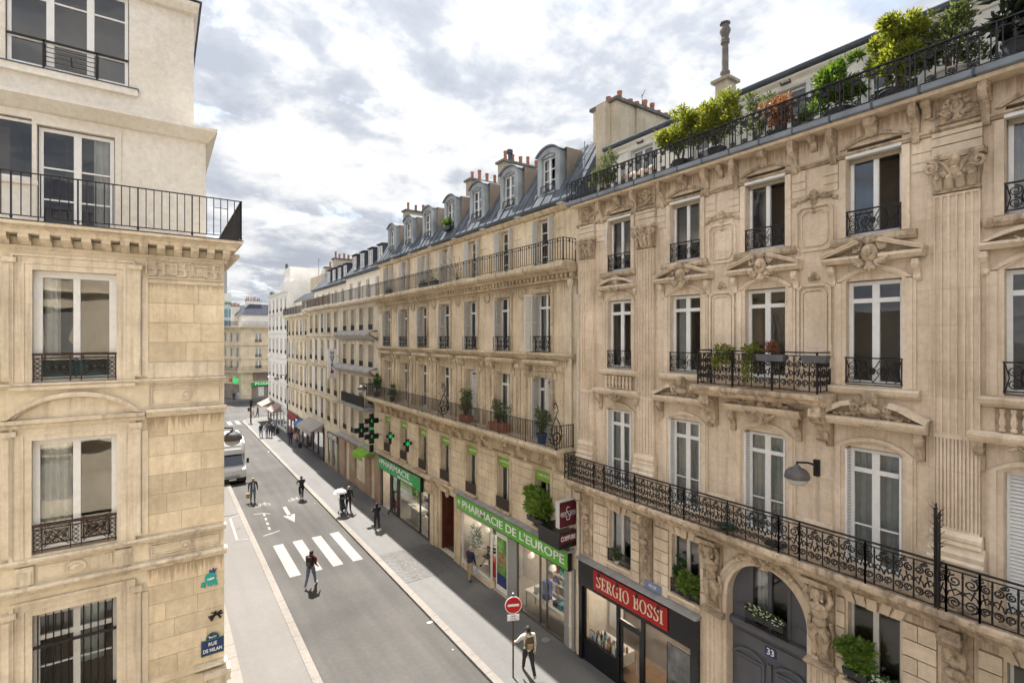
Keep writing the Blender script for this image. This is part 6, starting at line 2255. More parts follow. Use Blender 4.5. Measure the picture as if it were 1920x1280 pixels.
console(m, 24.65, .02, .25, 3.3, 3.72, .3)
m.build('passage_surround', STB2O, tan, RF)
# lime green sign strips over the entresol windows
words = ['MATERIEL MEDICAL', 'HOMEOPATHIE', 'AROMATHERAPIE', 'VETERINAIRE', 'COSMETIQUE', 'BEBE', 'CONSEIL']
whr = ['nearest the black shop', 'second from the black shop', 'third from the black shop', 'above the passage door', 'fifth from the black shop', 'sixth from the black shop', 'farthest along, by the big green cross']
for i, c in enumerate(TC):
 t = thing('lime_sign_strip', 'lime green sign strip across a first floor window, ' + whr[i], 'sign', (12.8, c, 6.2), 'lime sign strips over the pharmacy')
 block('panel', LGREEN, t, RF, c - .48, c + .48, -.06, -.03, 6.06, 6.52)
 text('lettering', words[i], WHITE, t, RF, c, -.025, 6.29, .14, .74, ext=.003)

# ================================================================ further houses on the right
def far_house(parent, u0, u1, axes, levels, mat, trim, top, strings=(), ww=1.0, boxes=None, guard_h=.5, shutters=False, base=0.0, depth=.26):
 holes = [(c - ww / 2, c + ww / 2, z0, z1) for c in axes for z0, z1 in levels]
 m = MB()
 wall_mesh(m, u0, u1, base, top, holes, 0, depth)
 shell(m, u0, u1, base, top, -9)
 m.build('wall', mat, parent, RF)
 MB().box(u0 + .02, u1 - .02, -8.9, -1.8, base, top - .1).build('core', ROOM, parent, RF)
 r = random.Random(int(u0))
 for z0, z1 in levels:
  for c in axes:
   h = z1 - z0
   window(parent, RF, c, -depth + .06, z0 + .02, ww - .02, h - .02, transom=round(h * .76, 2) if h > 2 else None, bars=(), ft=.06, curtain=CURTSETS[r.randrange(7)])
   m = MB()
   for sg in (-1, 1):
    m.box(*sorted((c + sg * ww / 2, c + sg * (ww / 2 + .14))), .002, .05, z0 - .02, z1 + .0)
   m.box(c - ww / 2 - .14, c + ww / 2 + .14, .002, .052, z1 + .001, z1 + .15)
   m.sweep([(.002, z1 + .15), (.14, z1 + .18), (.16, z1 + .24), (.002, z1 + .26)], c - ww / 2 - .22, c + ww / 2 + .22)
   m.box(c - ww / 2 - .16, c + ww / 2 + .16, .002, .10, z0 - .12, z0 - .021)
   m.build('window_surround', trim, parent, RF)
   if guard_h:
    def gd():
     m = MB()
     m.box(-ww / 2, ww / 2, -.02, .02, guard_h - .04, guard_h)
     k = 9
     for j in range(k + 1):
      u = -ww / 2 + ww * j / k
      m.box(u - .012, u + .012, -.012, .012, 0, guard_h)
     for j in range(4):
      m.flat(spiral(-ww * .36 + ww * .24 * j, guard_h * .5, .10, 1.4), .014)
     m.box(-ww / 2, ww / 2, -.012, .012, .02, .05)
     return m.mesh('guard', IRON)
    link('guard', cached(('fg', ww, guard_h), gd), parent, RF.M(c, .04, z0))
   if shutters and r.random() < .5:
    for sg in (-1, 1):
     if r.random() < .8:
      a, b = sorted((c + sg * (ww / 2 + .02), c + sg * (ww / 2 + .46)))
      block('shutter', SHUT, parent, RF, a, b, .055, .085, z0 + .02, z1)
 for z0, z1, d in strings:
  course('string_course', moulding(z0, z1, d), trim, parent, RF, u0, u1)
 return parent
def roof_mansard(parent, u0, u1, z0, mat, n0=-.1, n1=-2.0, z1=None, dormers=(), dw=.5, dh=1.3, dm=None):
 z1 = z1 or z0 + 2.4
 m = MB()
 m.poly([(u0, n0, z0), (u1, n0, z0), (u1, n1, z1), (u0, n1, z1)])
 m.poly([(u0, n1, z1), (u1, n1, z1), (u1, -6, z1 + 1.0), (u0, -6, z1 + 1.0)])
 for u in (u0, u1):
  m.poly([(u, n0, z0), (u, n1, z1), (u, -6, z1 + 1.0), (u, -6, z0)])
 ro = m.build('roof', mat, parent, RF)
 u = u0 + .3
 while u < u1:
  m = MB().loft([[(u - .015, n0, z0 + .005), (u + .015, n0, z0 + .005), (u + .015, n0, z0 + .04), (u - .015, n0, z0 + .04)], [(u - .015, n1, z1 + .005), (u + .015, n1, z1 + .005), (u + .015, n1, z1 + .04), (u - .015, n1, z1 + .04)]])
  m.build('roof_seam', ZINCL if mat == ZINC else mat, ro, RF)
  u += .65
 for c in dormers:
  f = n0 - .35
  m = MB()
  m.box(c - dw - .1, c + dw + .1, n1 - 1, f, z0 + .3, z0 + .35 + dh + .1)
  m.sweep([(n1 - 1, z0 + dh + .451), (f + .12, z0 + dh + .451), (f + .12, z0 + dh + .52), (n1 - 1, z0 + dh + .62)], c - dw - .18, c + dw + .18)
  d = m.build('dormer', dm or ZINC, parent, RF)
  window(parent, RF, c, f + .04, z0 + .42, dw * 2, dh - .1, bars=(dh * .5,), ft=.05, room=False, name='dormer_window')
  block('dormer_dark', ROOM, parent, RF, c - dw, c + dw, f + .002, f + .008, z0 + .42, z0 + .32 + dh)
# --- house with the netting on its ledges
net = thing('netted_house', 'grey limestone house with grey netting on its ledges beside the tan house', 'house', (12.9, 40, 0))
NA = [37.0 + 2.15 * k for k in range(4)]
far_house(net, 35.44, 44.85, NA, ((4.2, 6.2), (7.0, 8.9), (9.75, 11.45), (12.55, 14.25)), ST3A, ST3A, 14.55, ((14.3, 14.55, .25),), ww=.95, guard_h=.42)
for z, u0, u1 in ((12.30, 35.5, 44.8), (9.55, 35.5, 44.8)):
 m = MB()
 m.sweep([(.002, z - .35), (.25, z - .3), (.55, z - .1), (.60, z + .05), (.002, z + .1)], u0, u1)
 m.build('ledge', ST3A, net, RF)
 m = MB()
 k = 40
 rr = random.Random(int(z))
 rows_ = []
 for j in range(k + 1):
  u = u0 + (u1 - u0) * j / k
  w = .05 * math.sin(j * .9) + rr.uniform(-.03, .03)
  rows_.append([(u, .02, z + .20 + w * .5), (u, .35, z + .16 + w), (u, .66 + w * .4, z + .06 + w * .5), (u, .66 + w, z - .12 + w), (u, .40, z - .30 + w), (u, .02, z - .55)])
 for p, q in zip(rows_, rows_[1:]):
  for j in range(5):
   m.poly([p[j], q[j], q[j + 1], p[j + 1]])
 o = m.build('netting', NET, net, RF, smooth=True)
m = MB()
m.sweep([(.002, 6.5), (.7, 6.5), (.8, 6.6), (.85, 6.75), (.002, 6.8)], 36.2, 42.0)
m.build('balcony_slab', LEADS, net, RF)
link('railing', bar_rail(5.6, .82, .10, .015, 1.4), net, RF.M(36.3, .78, 6.8))
link('railing', bar_rail(.75, .82, .10, .02, 1.4), net, Fr((12.9, 36.3, 0), (-1, 0, 0), (0, -1, 0)).M(.02, 0, 6.8))
m = MB().sweep([(.002, 14.56), (.5, 14.58), (.7, 14.68), (.7, 14.84), (.002, 14.88)], 35.44, 44.85)
m.build('balcony_slab', ST3A, net, RF)
link('railing', bar_rail(9.4, .9, .13, .009, 1.6), net, RF.M(35.45, .64, 14.88))
m = MB()
wall_mesh(m, 35.44, 44.85, 14.5, 17.2, [(c - .45, c + .45, 14.9, 16.6) for c in NA], -.5, .2)
m.build('attic_wall', RENDER_C, net, RF)
for c in NA:
 window(net, RF, c, -.66, 14.92, .88, 1.66, bars=(.9,), ft=.05)
MB().sweep([(-.5, 17.1), (-.2, 17.12), (-.15, 17.25), (-.5, 17.3)], 35.44, 44.85).build('gutter', ZINCD, net, RF)
roof_mansard(net, 35.44, 44.85, 17.28, ZINC, -.35, -2.2, 19.6, [36.9, 39.0, 41.0, 43.0], .42, 1.25, SLATE)
m = MB().loft([[(35.42, -.2, 17.2), (35.62, -.2, 17.2), (35.62, -.2, 17.55), (35.42, -.2, 17.55)], [(35.42, -2.6, 20.2), (35.62, -2.6, 20.2), (35.62, -2.6, 20.5), (35.42, -2.6, 20.5)]])
m.build('party_wall', RENDER_W, net, RF)
for c in NA[:3]:
 pass
# ground floor: pinkish stone shop zone
m = MB()
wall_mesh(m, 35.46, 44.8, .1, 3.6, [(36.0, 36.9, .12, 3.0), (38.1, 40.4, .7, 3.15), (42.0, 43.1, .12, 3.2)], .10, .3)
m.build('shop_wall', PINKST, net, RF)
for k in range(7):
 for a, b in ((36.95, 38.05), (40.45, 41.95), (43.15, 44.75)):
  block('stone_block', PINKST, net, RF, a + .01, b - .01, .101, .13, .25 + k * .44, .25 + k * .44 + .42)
block('shop_pane', plain('reflecting_pane', (.06, .09, .09), .05, spec=.8), net, RF, 38.1, 40.4, -.02, -.01, .7, 3.15)
block('dark_door', WOOD, net, RF, 42.0, 43.1, -.12, -.1, .12, 3.2)
block('dark_door', ROOM, net, RF, 36.0, 36.9, -.15, -.12, .12, 3.0)
MB().sweep([(.10, 3.55), (.42, 3.6), (.45, 3.75), (.10, 3.82)], 35.46, 44.8).build('shop_cornice', LEADS, net, RF)
# --- hotel house
hot = thing('hotel_house', 'sand limestone house with a balcony trellis behind the hotel sign', 'house', (12.9, 50, 0))
HA = [46.2 + 2.25 * k for k in range(5)]
far_house(hot, 44.87, 56.5, HA, ((4.2, 6.1), (6.75, 9.0), (9.75, 11.75), (12.45, 14.25)), ST3B, ST3B, 14.55, ((14.35, 14.6, .3), (12.05, 12.25, .22), (9.2, 9.4, .26), (6.25, 6.45, .3)), ww=.95, guard_h=.45, shutters=True)
for a, b in zip([44.9] + [c + .72 for c in HA], [c - .72 for c in HA] + [56.45]):
 if b - a > .2:
  for z0, z1 in ((9.42, 12.0), (6.5, 9.15), (4.0, 6.2)):
   MB().box(a + .08, b - .08, .002, .08, z0, z1).build('pilaster_strip', ST3B, hot, RF)
m = MB().sweep([(.002, 14.6), (.55, 14.62), (.72, 14.72), (.72, 14.88), (.002, 14.92)], 44.87, 56.5)
m.build('balcony_slab', ST3B, hot, RF)
link('railing', bar_rail(11.6, .88, .14, .009, 1.6), hot, RF.M(44.9, .66, 14.92))
m = MB()                                                       # diagonal wooden lattice behind part of the railing
for k in range(34):
 u = 46.2 + k * .25
 m.beam((u, 15.0), (u + .5, 15.75), .03, .56, .58)
 m.beam((u + .5, 15.0), (u, 15.75), .03, .582, .60)
m.build('trellis', plain('weathered_wood', (.30, .22, .15), .8), hot, RF)
m = MB()
wall_mesh(m, 44.87, 56.5, 14.5, 16.9, [(c - .42, c + .42, 14.95, 16.4) for c in HA], -.6, .2)
m.build('attic_wall', RENDER_C, hot, RF)
for c in HA:
 window(hot, RF, c, -.75, 14.97, .82, 1.42, bars=(.7,), ft=.05)
MB().sweep([(-.6, 16.82), (-.3, 16.84), (-.25, 16.97), (-.6, 17.0)], 44.87, 56.5).build('gutter', ZINCD, hot, RF)
roof_mansard(hot, 44.87, 56.5, 17.0, ZINC, -.45, -2.0, 18.9, [46.0, 47.8, 49.6, 51.4], .42, 1.15, SLATE)
chimney(hot, RF, 52.4, 53.2, -4.6, -1.6, 17.0, 19.95, CHIMC, 7, CHIM, rs=6)
# --- honey house
hon = thing('honey_house', 'honey limestone house between the hotel and the white house', 'house', (12.9, 61, 0))
YA = [57.6 + 2.1 * k for k in range(5)]
far_house(hon, 56.52, 66.9, YA, ((3.9, 5.75), (6.6, 8.75), (9.55, 11.45), (12.25, 13.9)), ST4, ST4, 14.3, ((14.05, 14.3, .3), (11.85, 12.05, .2), (9.05, 9.25, .22), (6.05, 6.3, .28)), ww=.9, guard_h=.42, shutters=True)
MB().sweep([(.002, 14.3), (.5, 14.32), (.66, 14.42), (.66, 14.54), (.002, 14.58)], 56.52, 66.9).build('balcony_slab', ST4, hon, RF)
link('railing', bar_rail(10.3, .84, .14, .009, 1.6), hon, RF.M(56.55, .6, 14.58))
m = MB()
wall_mesh(m, 56.52, 66.9, 14.3, 16.3, [(c - .4, c + .4, 14.6, 15.95) for c in YA], -.7, .2)
m.build('attic_wall', RENDER_C, hon, RF)
for c in YA:
 window(hon, RF, c, -.85, 14.62, .78, 1.3, ft=.05)
roof_mansard(hon, 56.52, 66.9, 16.3, ZINC, -.55, -2.0, 17.4)
MB().box(57.2, 63.5, -4.4, -1.8, 16.3, 19.0).build('penthouse', CHIMC, hon, RF)
chimney(hon, RF, 57.0, 57.5, -5.0, -1.9, 18.5, 19.6, CHIMC, 3, CHIM, rs=8)
MB().tube([(62.0, -2.4, 19.0), (62.0, -2.4, 21.3)], .03, 5).build('aerial_mast', ZINCL, hon, RF)
MB().box(61.3, 62.2, -2.43, -2.37, 21.0, 21.06).build('aerial', ZINCL, hon, RF)
# --- white house at the corner
whi = thing('white_house', 'tall white rendered house at the far street corner', 'house', (12.9, 74, 0))
VA = [68.4 + 2.75 * k for k in range(5)]
far_house(whi, 66.92, 80.9, VA, ((3.7, 5.6), (6.6, 8.4), (9.9, 11.7), (13.0, 14.7), (15.35, 16.9)), RENDER_W, RENDER_W, 17.9, ((15.0, 15.16, .14), (12.4, 12.56, .14), (9.2, 9.36, .14), (6.1, 6.26, .14)), ww=1.0, guard_h=.45)
MB().sweep([(.002, 17.7), (.2, 17.72), (.25, 17.85), (.002, 17.95)], 66.92, 80.9).build('parapet', RENDER_W, whi, RF)
MB().box(67.2, 72.5, -5, -.8, 17.9, 19.2).build('penthouse', RENDER_W, whi, RF)
MB().box(72.5, 79.5, -6, -1.4, 17.9, 19.8).build('penthouse', RENDER_W, whi, RF)
MB().box(75.0, 79.0, -6, -1.8, 19.8, 21.8).build('penthouse', RENDER_W, whi, RF)
MB().box(78.6, 78.9, -2.2, -1.9, 21.8, 22.6).build('flue_pipe', IRONG, whi, RF)
MB().tube([(67.05, .08, 3.0), (67.05, .08, 14.2)], .07, 6).build('rain_pipe', IRONG, whi, RF)
rp = thing('roof_shrub', 'small green shrub on the parapet of the white house', 'plant', (12.9, 79.5, 17.9))
leaves(MB(), (79.6, -.3, 18.25), (.5, .4, .35), 200, .18, random.Random(2)).build('foliage', LEAFD, rp, RF)
# --- ground floor shops further on
def awning(lab, u0, u1, zt, zf, out, mat, valance=.25, group='shop awnings down the street'):
 t = thing('shop_awning', lab, 'awning', (12.5, (u0 + u1) / 2, zf), group)
 m = MB()
 m.poly([(u0, .06, zt), (u1, .06, zt), (u1, out, zf), (u0, out, zf)])
 m.poly([(u0, .06, zt), (u0, out, zf), (u0, .06, zf)])
 m.poly([(u1, .06, zt), (u1, out, zf), (u1, .06, zf)])
 m.build('canvas', mat, t, RF)
 m = MB()
 k = max(6, int((u1 - u0) / .25))
 for j in range(k):
  a, b = u0 + (u1 - u0) * j / k, u0 + (u1 - u0) * (j + 1) / k
  m.poly([(a, out + .004, zf), (b, out + .004, zf), (b, out + .004, zf - valance + .03 * (j % 2)), (a, out + .004, zf - valance + .03 * (j % 2))])
 m.build('valance', mat, t, RF)
 for u in (u0 + .1, u1 - .1):
  MB().tube([(u, .06, zf - .15), (u, out - .02, zf + .01)], .018, 5).build('arm', ZINCL, t, RF)
GREYC = plain('grey_canvas', (.36, .33, .29), .9, var=.12)
GREENC = plain('lime_canvas', (.20, .42, .03), .8, var=.15, scale=2)
BLUEC = plain('blue_canvas', (.03, .12, .36), .8, var=.08)
REDC = plain('dark_red_canvas', (.18, .03, .03), .8, var=.1)
BRNC = plain('brown_canvas', (.27, .20, .18), .9, var=.12)
awning('lime green curved awning beside the corner pharmacy', 36.0, 38.3, 3.85, 3.35, 1.0, GREENC, .35)
awning('pale grey shop awning next to the blue one', 50.2, 56.0, 3.65, 3.0, 1.25, GREYC, .45)
awning('bright blue shop awning halfway down the street', 57.8, 59.6, 2.95, 2.5, .9, BLUEC, .12)
awning('dark red shop awning beyond the blue one', 61.4, 65.6, 3.0, 2.75, .4, REDC, .4)
awning('grey brown awning on the white house', 70.5, 74.5, 3.2, 2.4, 1.3, BRNC, .2)
awning('farthest pinkish brown awning at the street corner', 76.3, 80.6, 3.2, 2.5, 1.6, BRNC, .2)
def shopfront(lab, u0, u1, z1, framem, bays, glassc=None, pier=None):
 t = thing('small_shop_front', lab, 'shop front', (12.8, (u0 + u1) / 2, 0), 'small shop fronts down the street')
 m = MB()
 m.box(u0, u1, .06, .16, z1 - .45, z1)
 for k in range(bays + 1):
  u = u0 + (u1 - u0) * k / bays
  m.box(max(u0, u - .12), min(u1, u + .12), .06, .14, .12, z1 - .45)
 m.box(u0, u1, .06, .13, .12, .45)
 m.build('frame', framem, t, RF)
 for k in range(bays):
  a, b = u0 + (u1 - u0) * k / bays + .12, u0 + (u1 - u0) * (k + 1) / bays - .12
  link('pane', pane_mesh(GLASS), t, RF.M(a, .08, .45) @ Matrix.Diagonal((b - a, 1, z1 - .9, 1)))
  block('interior', ROOM if k % 2 else INB, t, RF, a, b, .02, .04, .45, z1 - .45)
 return t
GRNP = plain('pale_green_paint', (.30, .36, .26), .5)
DKB = plain('dark_brown_paint', (.06, .04, .035), .5)
sfr = shopfront('narrow shop with pale green panels under a black lettered fascia', 44.95, 48.4, 3.3, PINKST, 2)
block('green_panel', GRNP, sfr, RF, 45.2, 45.9, .142, .16, .3, 2.7)
block('green_panel', GRNP, sfr, RF, 46.9, 47.6, .142, .16, .3, 2.7)
blk = thing('black_shop_fascia', 'black fascia with white letters down the street', 'sign', (12.7, 46.6, 2.6))
block('panel', BLK, blk, RF, 45.0, 48.3, .17, .24, 2.72, 3.28)
text('lettering', 'ORGES', WHITE, blk, RF, 46.6, .245, 3.0, .5, 2.6, ext=.01)
shopfront('dark glazed shop below the grey awning', 50.0, 56.2, 3.3, DKB, 3)
shopfront('brown shop front below the blue awning', 56.7, 60.8, 3.0, DKB, 2)
shopfront('red shop front below the dark red awning', 61.0, 66.7, 3.1, plain('oxblood', (.16, .03, .03), .5), 3)
shopfront('pale shop front at the foot of the white house', 67.2, 73.5, 3.1, WHITED, 3)
shopfront('dark corner shop front below the farthest awning', 73.9, 80.7, 3.1, DKB, 3)
# ================================================================ across the far crossing
FF = Fr((0, 109, 0), (-1, 0, 0), (0, -1, 0))
farh = thing('far_corner_house', 'distant sand coloured corner house with pharmacy sign across the crossing', 'house', (13, 109, 0))
FA = [-15.6, -19.0, -22.6]
lv = ((5.9, 7.5), (8.1, 10.0), (11.0, 12.9))
m = MB()
wall_mesh(m, -40, -12.6, 0, 13.7, [(c - .6, c + .6, a, b) for c in FA for a, b in lv] + [(-30, -14.4, .1, 2.6), (-30, -14.6, 3.4, 5.1)], 0, .3)
m.build('wall', STFAR, farh, FF)
CF = Fr((12.6, 109, 0), (.70, -.714, 0), (-.714, -.70, 0))      # cut corner and side, running back to the left
CF = Fr((12.6, 109, 0), (-.40, .9165, 0), (-.9165, -.40, 0))
m = MB()
FB = [1.2, 3.4, 5.6]
wall_mesh(m, 0, 12, 0, 13.7, [(c - .5, c + .5, a, b) for c in FB for a, b in lv] + [(.6, 7, .1, 2.9)], 0, .3)
m.build('side_wall', STFAR, farh, CF)
for c in FA:
 for a, b in lv:
  window(farh, FF, c, -.2, a, 1.2, b - a, ft=.08, curtain=CURTSETS[1])
  link('guard', bar_rail(1.2, .6, .14, .02, 2), farh, FF.M(c - .6, .04, a))
for c in FB:
 for a, b in lv:
  window(farh, CF, c, -.2, a, 1.0, b - a, ft=.08)
for z0, z1, d in ((7.7, 7.9, .2), (10.3, 10.5, .25), (13.4, 13.8, .4)):
 course('string_course', moulding(z0, z1, d), STFAR, farh, FF, -40, -12.5)
 course('string_course', moulding(z0, z1, d), STFAR, farh, CF, 0, 12)
for z in (5.15, 13.8):
 MB().sweep([(.002, z), (.9, z + .05), (1.0, z + .25), (.002, z + .3)], -40, -12.2).build('balcony_slab', STFAR, farh, FF)
 MB().sweep([(.002, z), (.9, z + .05), (1.0, z + .25), (.002, z + .3)], -.6, 12).build('balcony_slab', STFAR, farh, CF)
 link('railing', bar_rail(27, .95, .2, .016, 2), farh, FF.M(-39.5, .9, z + .3))
 link('railing', bar_rail(12, .95, .2, .016, 2), farh, CF.M(-.3, .9, z + .3))
MB().box(-40, -12.9, -8, -.9, 13.8, 16.3).build('attic_wall', RENDER_W, farh, FF)
m = MB()
m.poly([(-40, -.7, 16.3), (-12.7, -.7, 16.3), (-14.5, -3.5, 18.6), (-40, -3.5, 18.6)])
m.poly([(-12.7, -.7, 16.3), (-11.5, -12, 16.3), (-13.5, -12, 18.6), (-14.5, -3.5, 18.6)])
m.build('roof', SLATE, farh, FF)
m = MB().box(-40, -13, -11.5, -.3, 0, 13.6)
m.build('core', ROOM, farh, FF)
chimney(farh, FF, -16.6, -13.8, -4.6, -3.7, 16.0, 19.3, RENDER_W, 7, CHIM)
chimney(farh, FF, -13.2, -11.6, -7.6, -6.6, 14.0, 18.2, RENDER_W, 6, CHIM)
block('shop_dark', ROOM, farh, FF, -30, -14.4, -.25, -.2, .1, 2.6)
block('shop_dark', ROOM, farh, FF, -30, -14.6, -.25, -.2, 3.4, 5.1)
block('shop_dark', ROOM, farh, CF, .6, 7, -.25, -.2, .1, 2.9)
for a in (-15.4, -17.2, -19.0):
 block('shop_pane', CLR[1], farh, FF, a - 1.2, a - .2, -.18, -.15, .5, 2.3)
fs = thing('far_pharmacy_sign', 'distant green PHARMACIE sign across the crossing', 'sign', (17, 108.7, 2.6))
block('panel', plain('led_green', (.01, .26, .05), .4, var=0, emit=.05), fs, FF, -24, -14.3, .05, .25, 2.6, 3.2)
text('lettering', 'PHARMACIE', plain('led_letter', (.35, .9, .45), .5, var=0, emit=.2), fs, FF, -17.6, .26, 2.9, .6, 5.2, ext=.01)
fc = thing('far_green_cross', 'distant lit green cross on the corner house', 'sign', (11.9, 109, 3.8))
m = MB().box(-.25 - .5, -.25 + .5 + .5, 1.0, 1.2, 3.5, 4.1)
m.box(-.35, .35, 1.21, 1.25, 3.2, 4.4)
m.build('cross', plain('led_cross', (.02, .5, .12), .4, var=0, emit=.25), fc, CF)
tag(MB().box(1.6, 2.5, .8, 1.0, 3.4, 4.1).build('red_sign', plain('orange_red', (.55, .12, .08), .5), None, CF), 'small orange red sign beside the distant green cross', 'sign')
# pale modern block behind it
mod = thing('modern_block', 'distant pale blue glass block with a planted roof', 'building', (10, 160, 0))
m = MB().box(2, 16.6, 160, 175, 0, 21)
m.build('wall', plain('pale_cladding', (.50, .56, .58), .5), mod)
for k in range(6):
 for j in range(12):
  block('window', plain('blue_glass', (.16, .30, .34), .1), mod, GF, 2.2 + j * 1.2, 3.2 + j * 1.2, 159.94, 159.99, 2 + k * 3.1, 4.3 + k * 3.1)
leaves(MB(), (12.0, 162, 21.3), (6, 1.5, .9), 700, .5, random.Random(8)).build('roof_planting', LEAFD, mod)
for x in (9.5, 11.6, 14.6):
 MB().box(x, x + .9, 165, 166, 21, 27 + .3 * x).build('flue', LEADS, mod)
MB().box(9, 16.5, 164.5, 172, 21, 24.5).build('plant_room', RENDER_W, mod)
sd = thing('side_row', 'distant narrow pale row of houses beyond the corner house', 'house', (8.5, 130, 0))
m = MB().box(4, 9.3, 124, 150, 0, 15)
m.build('wall', RENDER_W, sd)
for k in range(4):
 for j in range(3):
  block('window', ROOM, sd, GF, 7.0 + j * .8, 7.45 + j * .8, 123.94, 123.99, 3.5 + k * 2.8, 5.2 + k * 2.8)
# ================================================================ house the camera looks out from, seen in window reflections
own = thing('opposite_house', 'pale stone house across the side street, mirrored in the corner house windows', 'house', (-8, -2.6, 0))
OF = Fr((0, -2.6, 0), (1, 0, 0), (0, 1, 0))
m = MB()
hh = [(-1.4 - 2.6 * k - .6, -1.4 - 2.6 * k + .6, a, b) for k in range(6) for a, b in ((4.2, 6.4), (7.4, 9.8), (11.0, 13.4), (14.8, 16.8))]
wall_mesh(m, -18, 1.3, 0, 17.5, hh, 0, .25)
m.build('wall', STL, own, OF)
MB().box(-18, 1.28, -12, -.3, 0, 17.4).build('core', ROOM, own, OF)
MB().poly([(-18, .3, 17.5), (1.6, .3, 17.5), (1.0, -3, 20.5), (-18, -3, 20.5)]).build('roof', SLATE, own, OF)
for z in (6.9, 10.4, 14.2, 17.4):
 course('string_course', moulding(z - .2, z, .25), STLO, own, OF, -18, 1.3)
for a, b, c, d in hh:
 block('window', plain('curtained_pane', (.30, .29, .27), .3), own, OF, a, b, -.24, -.22, c, d)

# ================================================================ signs, lamps and ironwork along the street
PF = lambda y: Fr((12.9, y, 0), (1, 0, 0), (0, -1, 0))          # panels that stick out of the facade, facing the camera; u runs +x, so reading runs -u
class PFr(Fr):
 pass
def PX(y):
 return Fr((0, y, 0), (-1, 0, 0), (0, -1, 0))               # u = -x, n = -y
# ---- no entry sign
GALV = plain('galvanised', (.35, .35, .35), .5, .5)
POST = plain('brown_post', (.06, .035, .032), .5)
REDP = plain('sign_red', (.55, .012, .015), .4, var=.04)
ne = thing('no_entry_sign', 'round red no entry sign with white bar on a brown post at the kerb', 'sign', (10.11, 14.45, PH))
MB().tube([(10.11, 14.45, PH), (10.11, 14.45, 3.02)], .03, 10).build('post', POST, ne)
MB().lathe((10.11, 14.45, 3.02), [(.035, 0), (.035, .04), (0, .05)], 8).build('post_cap', GALV, ne)
dirn = Vector((-.42, -.907, 0)).normalized()
SFr = Fr((10.11, 14.45, 0), (dirn.y, -dirn.x, 0), tuple(dirn))
def disc(m, r, n0, n1, zc, k=28):
 m.prism([(r * math.cos(2 * PI * j / k), zc + r * math.sin(2 * PI * j / k)) for j in range(k)], n0, n1)
 return m
disc(MB(), .30, .035, .05, 2.66).build('rim', WHITE, ne, SFr)
disc(MB(), .275, .0505, .053, 2.66).build('disc', REDP, ne, SFr)
MB().box(-.20, .20, .0535, .056, 2.62, 2.70).build('bar', WHITE, ne, SFr)
MB().box(-.21, .21, .035, .045, 2.12, 2.33).build('plate', WHITE, ne, SFr)
text('lettering', 'SAUF', IRON, ne, SFr, 0, .047, 2.275, .085, .18, ext=.001)
m = MB()
for dx in (-.06, .06):
 m.tube([(dx + .03 * math.cos(t), .048, 2.175 + .03 * math.sin(t)) for t in [2 * PI * k / 10 for k in range(11)]], .004, 4)
m.beam((-.06, 2.175), (0.0, 2.215), .008, .046, .05)
m.beam((.06, 2.175), (0.0, 2.215), .008, .046, .05)
m.build('bicycle_symbol', IRON, ne, SFr)
# ---- projecting hairdresser signs
MAROON = plain('maroon_panel', (.10, .012, .022), .35, var=.06)
ms = thing('maroon_projecting_sign', 'maroon projecting sign with white monogram between the two houses', 'sign', (12.5, 14.35, 4.9))
P1 = PX(14.22)
MB().box(-12.86, -12.02, -.20, -.002, 4.95, 5.92).build('box', WHITED, ms, P1)
MB().box(-12.84, -12.04, .0, .006, 4.97, 5.90).build('face', MAROON, ms, P1)
text('lettering', 'SERGIO', WHITE, ms, P1, -12.22, .01, 5.44, .15, .30, ext=.002)
text('lettering', 'BOSSI', WHITE, ms, P1, -12.68, .01, 5.44, .15, .28, ext=.002)
m = MB()
for a, b in zip(*(lambda q: (q, q[1:]))([(-12.52, 5.66), (-12.40, 5.70), (-12.36, 5.58), (-12.44, 5.46), (-12.54, 5.36), (-12.50, 5.22), (-12.38, 5.22), (-12.36, 5.34)])):
 m.beam(a, b, .025, .006, .012)
for z in (5.36, 5.52):
 m.box(-12.80, -12.10, .006, .010, z - .006, z + .006)
m.build('monogram', WHITE, ms, P1)
MB().box(-12.95, -12.86, -.12, -.06, 5.3, 5.36).build('bracket', IRON, ms, P1)
cs = thing('coiffure_sign', 'black box sign reading COIFFURE under the maroon sign', 'sign', (12.5, 14.3, 4.1))
MB().box(-12.86, -12.02, -1.25, -.002, 4.16, 4.76).build('box', BLK, cs, P1)
MB().box(-12.84, -12.06, .0, .006, 4.34, 4.72).build('face', MAROON, cs, P1)
text('lettering', 'COIFFURE', WHITE, cs, P1, -12.45, .01, 4.53, .24, .72, ext=.003, bold=.004)
# ---- vertical hotel sign
hs_ = thing('hotel_sign', 'tall white vertical sign reading HOTEL down the street', 'sign', (12.2, 45.0, 8.4))
P2 = PX(45.0)
MB().box(-12.60, -11.86, -.16, 0, 8.40, 10.98).build('box', WHITE, hs_, P2)
for k, ch_ in enumerate('HOTEL'):
 text('lettering', ch_, IRON, hs_, P2, -12.23, .01, 10.62 - k * .35, .40, None, ext=.004, bold=.014)
disc(MB(), .15, 0, .01, 0).xf(lambda u, n, z: (u - 12.23, n, z + 8.98)).build('emblem', plain('crimson', (.45, .02, .06), .4), hs_, P2)
text('lettering', 'EXT', REDP, hs_, P2, -12.23, .01, 8.68, .18, .3, ext=.003)
text('lettering', 'HOTEL', IRON, hs_, P2, -12.23, .01, 8.52, .10, .5, ext=.003)
MB().box(-12.9, -12.6, -.1, -.06, 9.2, 9.25).build('bracket', IRON, hs_, P2)
MB().box(-12.9, -12.6, -.1, -.06, 10.3, 10.35).build('bracket', IRON, hs_, P2)
